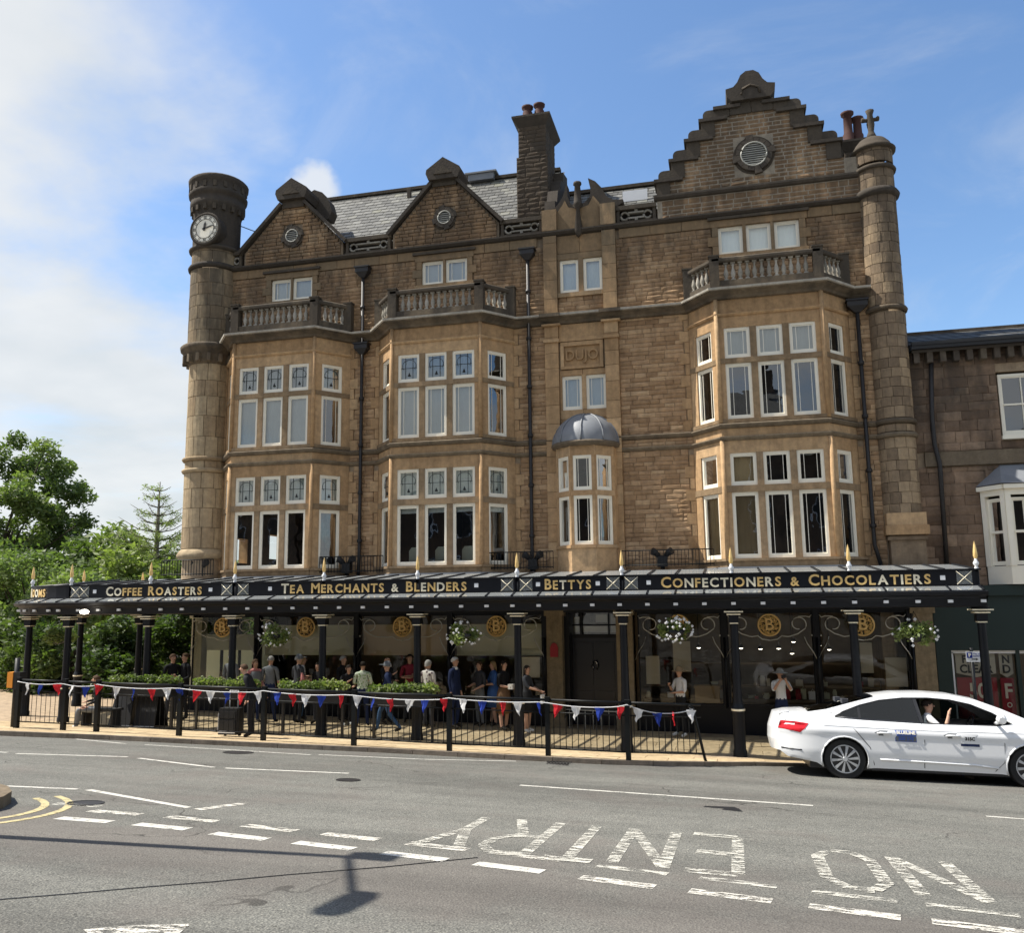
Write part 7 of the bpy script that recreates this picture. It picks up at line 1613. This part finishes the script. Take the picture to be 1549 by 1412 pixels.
def sidepoly(poly, out=.004, step=.06):
    V2, F2 = cdt(poly, [], step); return lambda m: m.add([(p[0], side_y(p[0], p[1])-out, p[1]) for p in V2], [tuple(q) for q in F2], 0, 0, True)
rearq = [(-.10, 1.038), (.03, 1.115), (.26, 1.215), (.26, 1.01)]; reard = [(.29, 1.01), (.29, 1.228), (.62, 1.318), (1.0, 1.370), (1.16, 1.377), (1.22, .98)]
frontd = [(1.27, .98), (1.21, 1.378), (1.40, 1.385), (1.75, 1.365), (2.05, 1.303), (2.34, 1.175), (2.58, 1.02), (2.40, .99)]
carpart('quarter_window', 'car_glass', sidepoly(rearq, .0)); carpart('door_window', 'car_glass', sidepoly(reard, .0))
carpart('window_pillar', 'car_trim', sidepoly([(1.215, .975), (1.16, 1.385), (1.215, 1.385), (1.275, .975)], .003)); carpart('window_pillar', 'car_trim', sidepoly([(.255, 1.0), (.255, 1.222), (.295, 1.235), (.295, 1.0)], .003))
for wd in (frontd,): carpart('door_window', 'car_glass', lambda m: (lambda V2, F2: m.add([(p[0], 2*W2-side_y(*p), p[1]) for p in V2], [tuple(q) for q in F2], 0, 0, True))(*cdt(dlo, [], .08)))
def strip(pts, out, r): return lambda m: m.tube([(x, side_y(x, z)-out, z) for x, z in pts], r, 5)
carpart('window_trim', 'car_trim', strip(dlo+[dlo[0]], .003, .011)); carpart('mirror', 'car_paint', lambda m: (m.tube([(2.38, side_y(2.38, 1.03), 1.02), (2.36, -.10, 1.05)], .03, 6), m.tube([(2.42, -.02, 1.09), (2.41, -.11, 1.10), (2.40, -.2, 1.09)], [.06, .085, .05], 8)))
for xa in (1.235,): carpart('door_seam', 'car_trim', strip([(xa, .97), (xa+.02, .7), (xa+.0, .35), (xa, .25)], .001, .0055))
carpart('door_seam', 'car_trim', strip([(2.42, .97), (2.46, .7), (2.44, .4), (2.3, .25)], .001, .0055)); carpart('door_seam', 'car_trim', strip([(.02, 1.0), (.20, .80), (.40, .55), (.46, .26)], .001, .0055))
carpart('boot_seam', 'car_trim', strip([(-.97, .93), (-.75, 1.0), (-.45, 1.06), (-.15, 1.09)], .0005, .003)); carpart('fuel_flap', 'car_trim', strip([(-.33, .93), (-.15, .93), (-.13, .77), (-.32, .77), (-.33, .93)], .0005, .0025)) if False else None
carpart('shoulder_line', 'car_paint', strip([(-.9, .86), (-.3, .885), (.6, .87), (1.6, .86), (2.6, .875), (3.3, .84)], -.006, .012))
carpart('sill_crease', 'car_paint', strip([(.55, .36), (1.2, .35), (2.0, .335), (2.35, .30)], .004, .016)); carpart('sill_trim', 'car_trim', lambda m: m.box(.42, 2.42, .06, .3, .17, .24))
carpart('underbody', 'car_trim', lambda m: (m.box(-.55, 3.6, .14, 2*W2-.14, .16, .30), m.box(-.45, 3.3, .30, 2*W2-.3, .28, .50), m.box(-.85, -.4, .26, 2*W2-.26, .30, .5)))
for xc, A in ((0, a1), (2.84, a2)):
    carpart('arch_lip', 'car_paint', strip([p for p in A], .004, .014))
    carpart('wheel_arch', 'car_trim', lambda m: m.add([(x_, yy, z_) for x_, z_ in A for yy in (.02, .42)]+[(xc, .42, .335)], [(2*i, 2*i+1, 2*i+3, 2*i+2) for i in range(len(A)-1)]+[(2*i+1, 2*len(A), 2*i+3) for i in range(len(A)-1)], 0, 0))
tl = [(-1.045, .80), (-1.0, .93), (-.78, .93), (-.56, .905), (-.62, .82), (-.70, .745), (-.86, .775)]
carpart('tail_light', 'tail_red', sidepoly(tl, .006, .05)); carpart('tail_light_lens', 'white_metal', sidepoly([(-.95, .865), (-.92, .895), (-.78, .895), (-.78, .868)], .010, .05))
carpart('boot_lip', 'car_paint', strip([(-1.02, 1.03), (-.95, 1.07), (-.85, 1.075)], -.0, .016)); carpart('bumper_slot', 'car_trim', strip([(-1.0, .47), (-.85, .46), (-.68, .455)], -.003, .012))
for xh in (.52, 1.58):
    carpart('door_handle', 'car_paint', lambda m: m.tube([(xh, side_y(xh, .80)-.005, .79), (xh+.05, side_y(xh, .8)-.035, .80), (xh+.17, side_y(xh, .8)-.035, .80), (xh+.22, side_y(xh, .8)-.005, .79)], [.014, .018, .018, .014], 6))
    carpart('handle_recess', 'cloth_grey', sidepoly([(xh-.04, .80), (xh+.04, .835), (xh+.18, .835), (xh+.10, .75), (xh+.02, .75)], .001, .05))
def decal(name, mat, x0, x1, z0, z1, o=.004): return carpart(name, mat, sidepoly([(x0, z0), (x1, z0), (x1, z1), (x0, z1)], o, .05))
def cartext(txt, size, x, z, mat, sx=1, o=.008):
    me = text_mesh(txt, size, .001, off=.003); me.materials.append(M_(mat)); ob = link('lettering', me, car); tilt = math.atan2(side_y(x, z+.04)-side_y(x, z-.04), .08)
    ob.matrix_local = CAR_T @ Matrix.Translation((x, side_y(x, z)-o, z)) @ Matrix.Rotation(PI/2-tilt, 4, 'X') @ Matrix.Diagonal((sx, 1, 1, 1))
decal('door_sticker', 'decal_blue', .80, 1.13, .665, .85); cartext('BLUELINE', .072, .965, .815, 'white_paint', .95, .014); decal('door_sticker_band', 'cloth_grey', .81, 1.12, .675, .755, .006); cartext('500 570', .080, .965, .715, 'decal_blue', .9, .016)
decal('licence_plate', 'white_metal', 1.80, 2.07, .66, .83); decal('licence_band', 'cloth_navy', 1.80, 2.08, .635, .675, .006); cartext('315C', .075, 1.94, .755, 'black', .9)
# wheels: tyre, rim with ten spokes
def wheel(xc, yc, s_=1):
    t = carpart('wheel', 'rubber', lambda m: (m.T is None) and setattr(m, 'v', []) or m.tube([(xc, yc+.0, .335), (xc, yc+.02, .335), (xc, yc+.19, .335), (xc, yc+.21, .335)], [.315, .335, .335, .315], 40))
    carpart('rim', 'alloy', lambda m: m.add([(xc+r_*math.cos(a), yc+d-.004, .335+r_*math.sin(a)) for a in np.linspace(0, 2*PI, 33)[:-1] for r_, d in ((.235, .0), (.222, -.004), (.205, .02))], [(3*i+j, 3*((i+1) % 32)+j, 3*((i+1) % 32)+j+1, 3*i+j+1) for i in range(32) for j in range(2)], 0, 0, True), t)
    carpart('rim_well', 'car_trim', lambda m: m.add([(xc+.21*math.cos(a), yc+.03*(-.2), .335+.21*math.sin(a)) for a in np.linspace(0, 2*PI, 25)[:-1]], [tuple(range(24))]), t)
    for k in range(10):
        a = 2*PI*k/10+.12; d = Vector((math.cos(a), math.sin(a))); n_ = Vector((-d.y, d.x))
        def sp(m):
            p0, p1 = d*.045, d*.215; q = [(p0+n_*.010), (p1+n_*.024), (p1-n_*.024), (p0-n_*.010)]; m.add([(xc+v.x, yc-.028, .335+v.y) for v in (q[0], q[3])]+[(xc+q[1].x, yc-.014, .335+q[1].y), (xc+q[2].x, yc-.014, .335+q[2].y)]+[(xc+v.x, yc-.002, .335+v.y) for v in q], [(0, 1, 3, 2), (0, 2, 5, 4), (1, 7, 6, 3)])
        carpart('spoke', 'alloy', sp, t)
    carpart('hub', 'alloy', lambda m: m.tube([(xc, yc-.034, .335), (xc, yc-.0, .335)], [.038, .05], 14), t)
wheel(0, .035); wheel(2.84, .035)
for xc in (0, 2.84): carpart('wheel', 'rubber', lambda m: m.tube([(xc, 2*W2-.24, .335), (xc, 2*W2-.04, .335)], .335, 32))
# cabin
carpart('cabin_floor', 'car_trim', lambda m: (m.box(.0, 3.0, .15, 2*W2-.15, .45, .55), m.box(2.45, 3.0, .15, 2*W2-.15, .55, .98)))
for yy in (.22, 1.06):
    for xx in (1.15, .15):
        carpart('car_seat', 'cloth_charcoal', lambda m: (m.box(xx, xx+.5, yy, yy+.52, .55, .74), m.box(xx-.12, xx+.06, yy+.02, yy+.5, .70, 1.16), m.box(xx-.10, xx+.0, yy+.14, yy+.38, 1.18, 1.33)))
carpart('steering_wheel', 'black', lambda m: m.tube([(2.08+.06*math.sin(a), .50+.17*math.cos(a), .95+.16*math.sin(a)) for a in np.linspace(0, 2*PI, 17)], .014, 6))
d = person('driver in a white t-shirt resting a raised forearm on the open car window', 0, 0, 0, 1.70, 'wave', 'sit', 'cloth_white', 'short', 'cloth_navy', hair='hair_dark', z=0)
d.scale = (1, 1, 1); d.matrix_world = CAR_T @ Matrix.Translation((1.42, .40, -.33)) @ Matrix.Rotation(PI/2, 4, 'Z')
# a few more people in the queue
person('woman in a pale striped top between the grey shirted man and the cap wearer', -11.0, 21.4, L_(120), 1.62, 'hold', 'stand', 'cloth_white', 'short', 'cloth_jeans', hair='hair_blond', hairlen=.16)
person('man in a red t-shirt deep in the queue near the third post', -8.2, 21.9, L_(20), 1.72, 'fold', 'stand', 'cloth_red', 'short', 'cloth_charcoal', hair='hair_dark')
person('woman in a blue dress in the queue left of the woman with the brown skirt', -5.95, 21.9, L_(-60), 1.60, 'phone', 'relax', 'cloth_blue', 'short', 'cloth_navy', hair='hair_blond', hairlen=.14, skirt=(.5, .2, 'cloth_blue'))
person('man in a pale shirt near the left planter, back to the road', -12.6, 20.6, L_(170), 1.70, 'hold', 'relax', 'cloth_grey', 'long', 'cloth_navy', hair='hair_white', wide=1.1)
for x, k in ((-8.15, 'leftmost'), (-7.4, 'middle'), (-6.65, 'rightmost')):
    t = thing('armchair', k+' cream armchair seen through the dark first floor windows of the second bay', 'armchair', (x, 22.7, 3.9))
    bpart('backrest', 'cream', lambda m: m.prism([(x-.26, 3.9), (x+.26, 3.9), (x+.26, 4.42), (x+.18, 4.52), (x-.18, 4.52), (x-.26, 4.42)], 22.35, 22.45), t); bpart('seat', 'cream', lambda m: m.box(x-.26, x+.26, 22.45, 22.95, 3.92, 4.2), t)
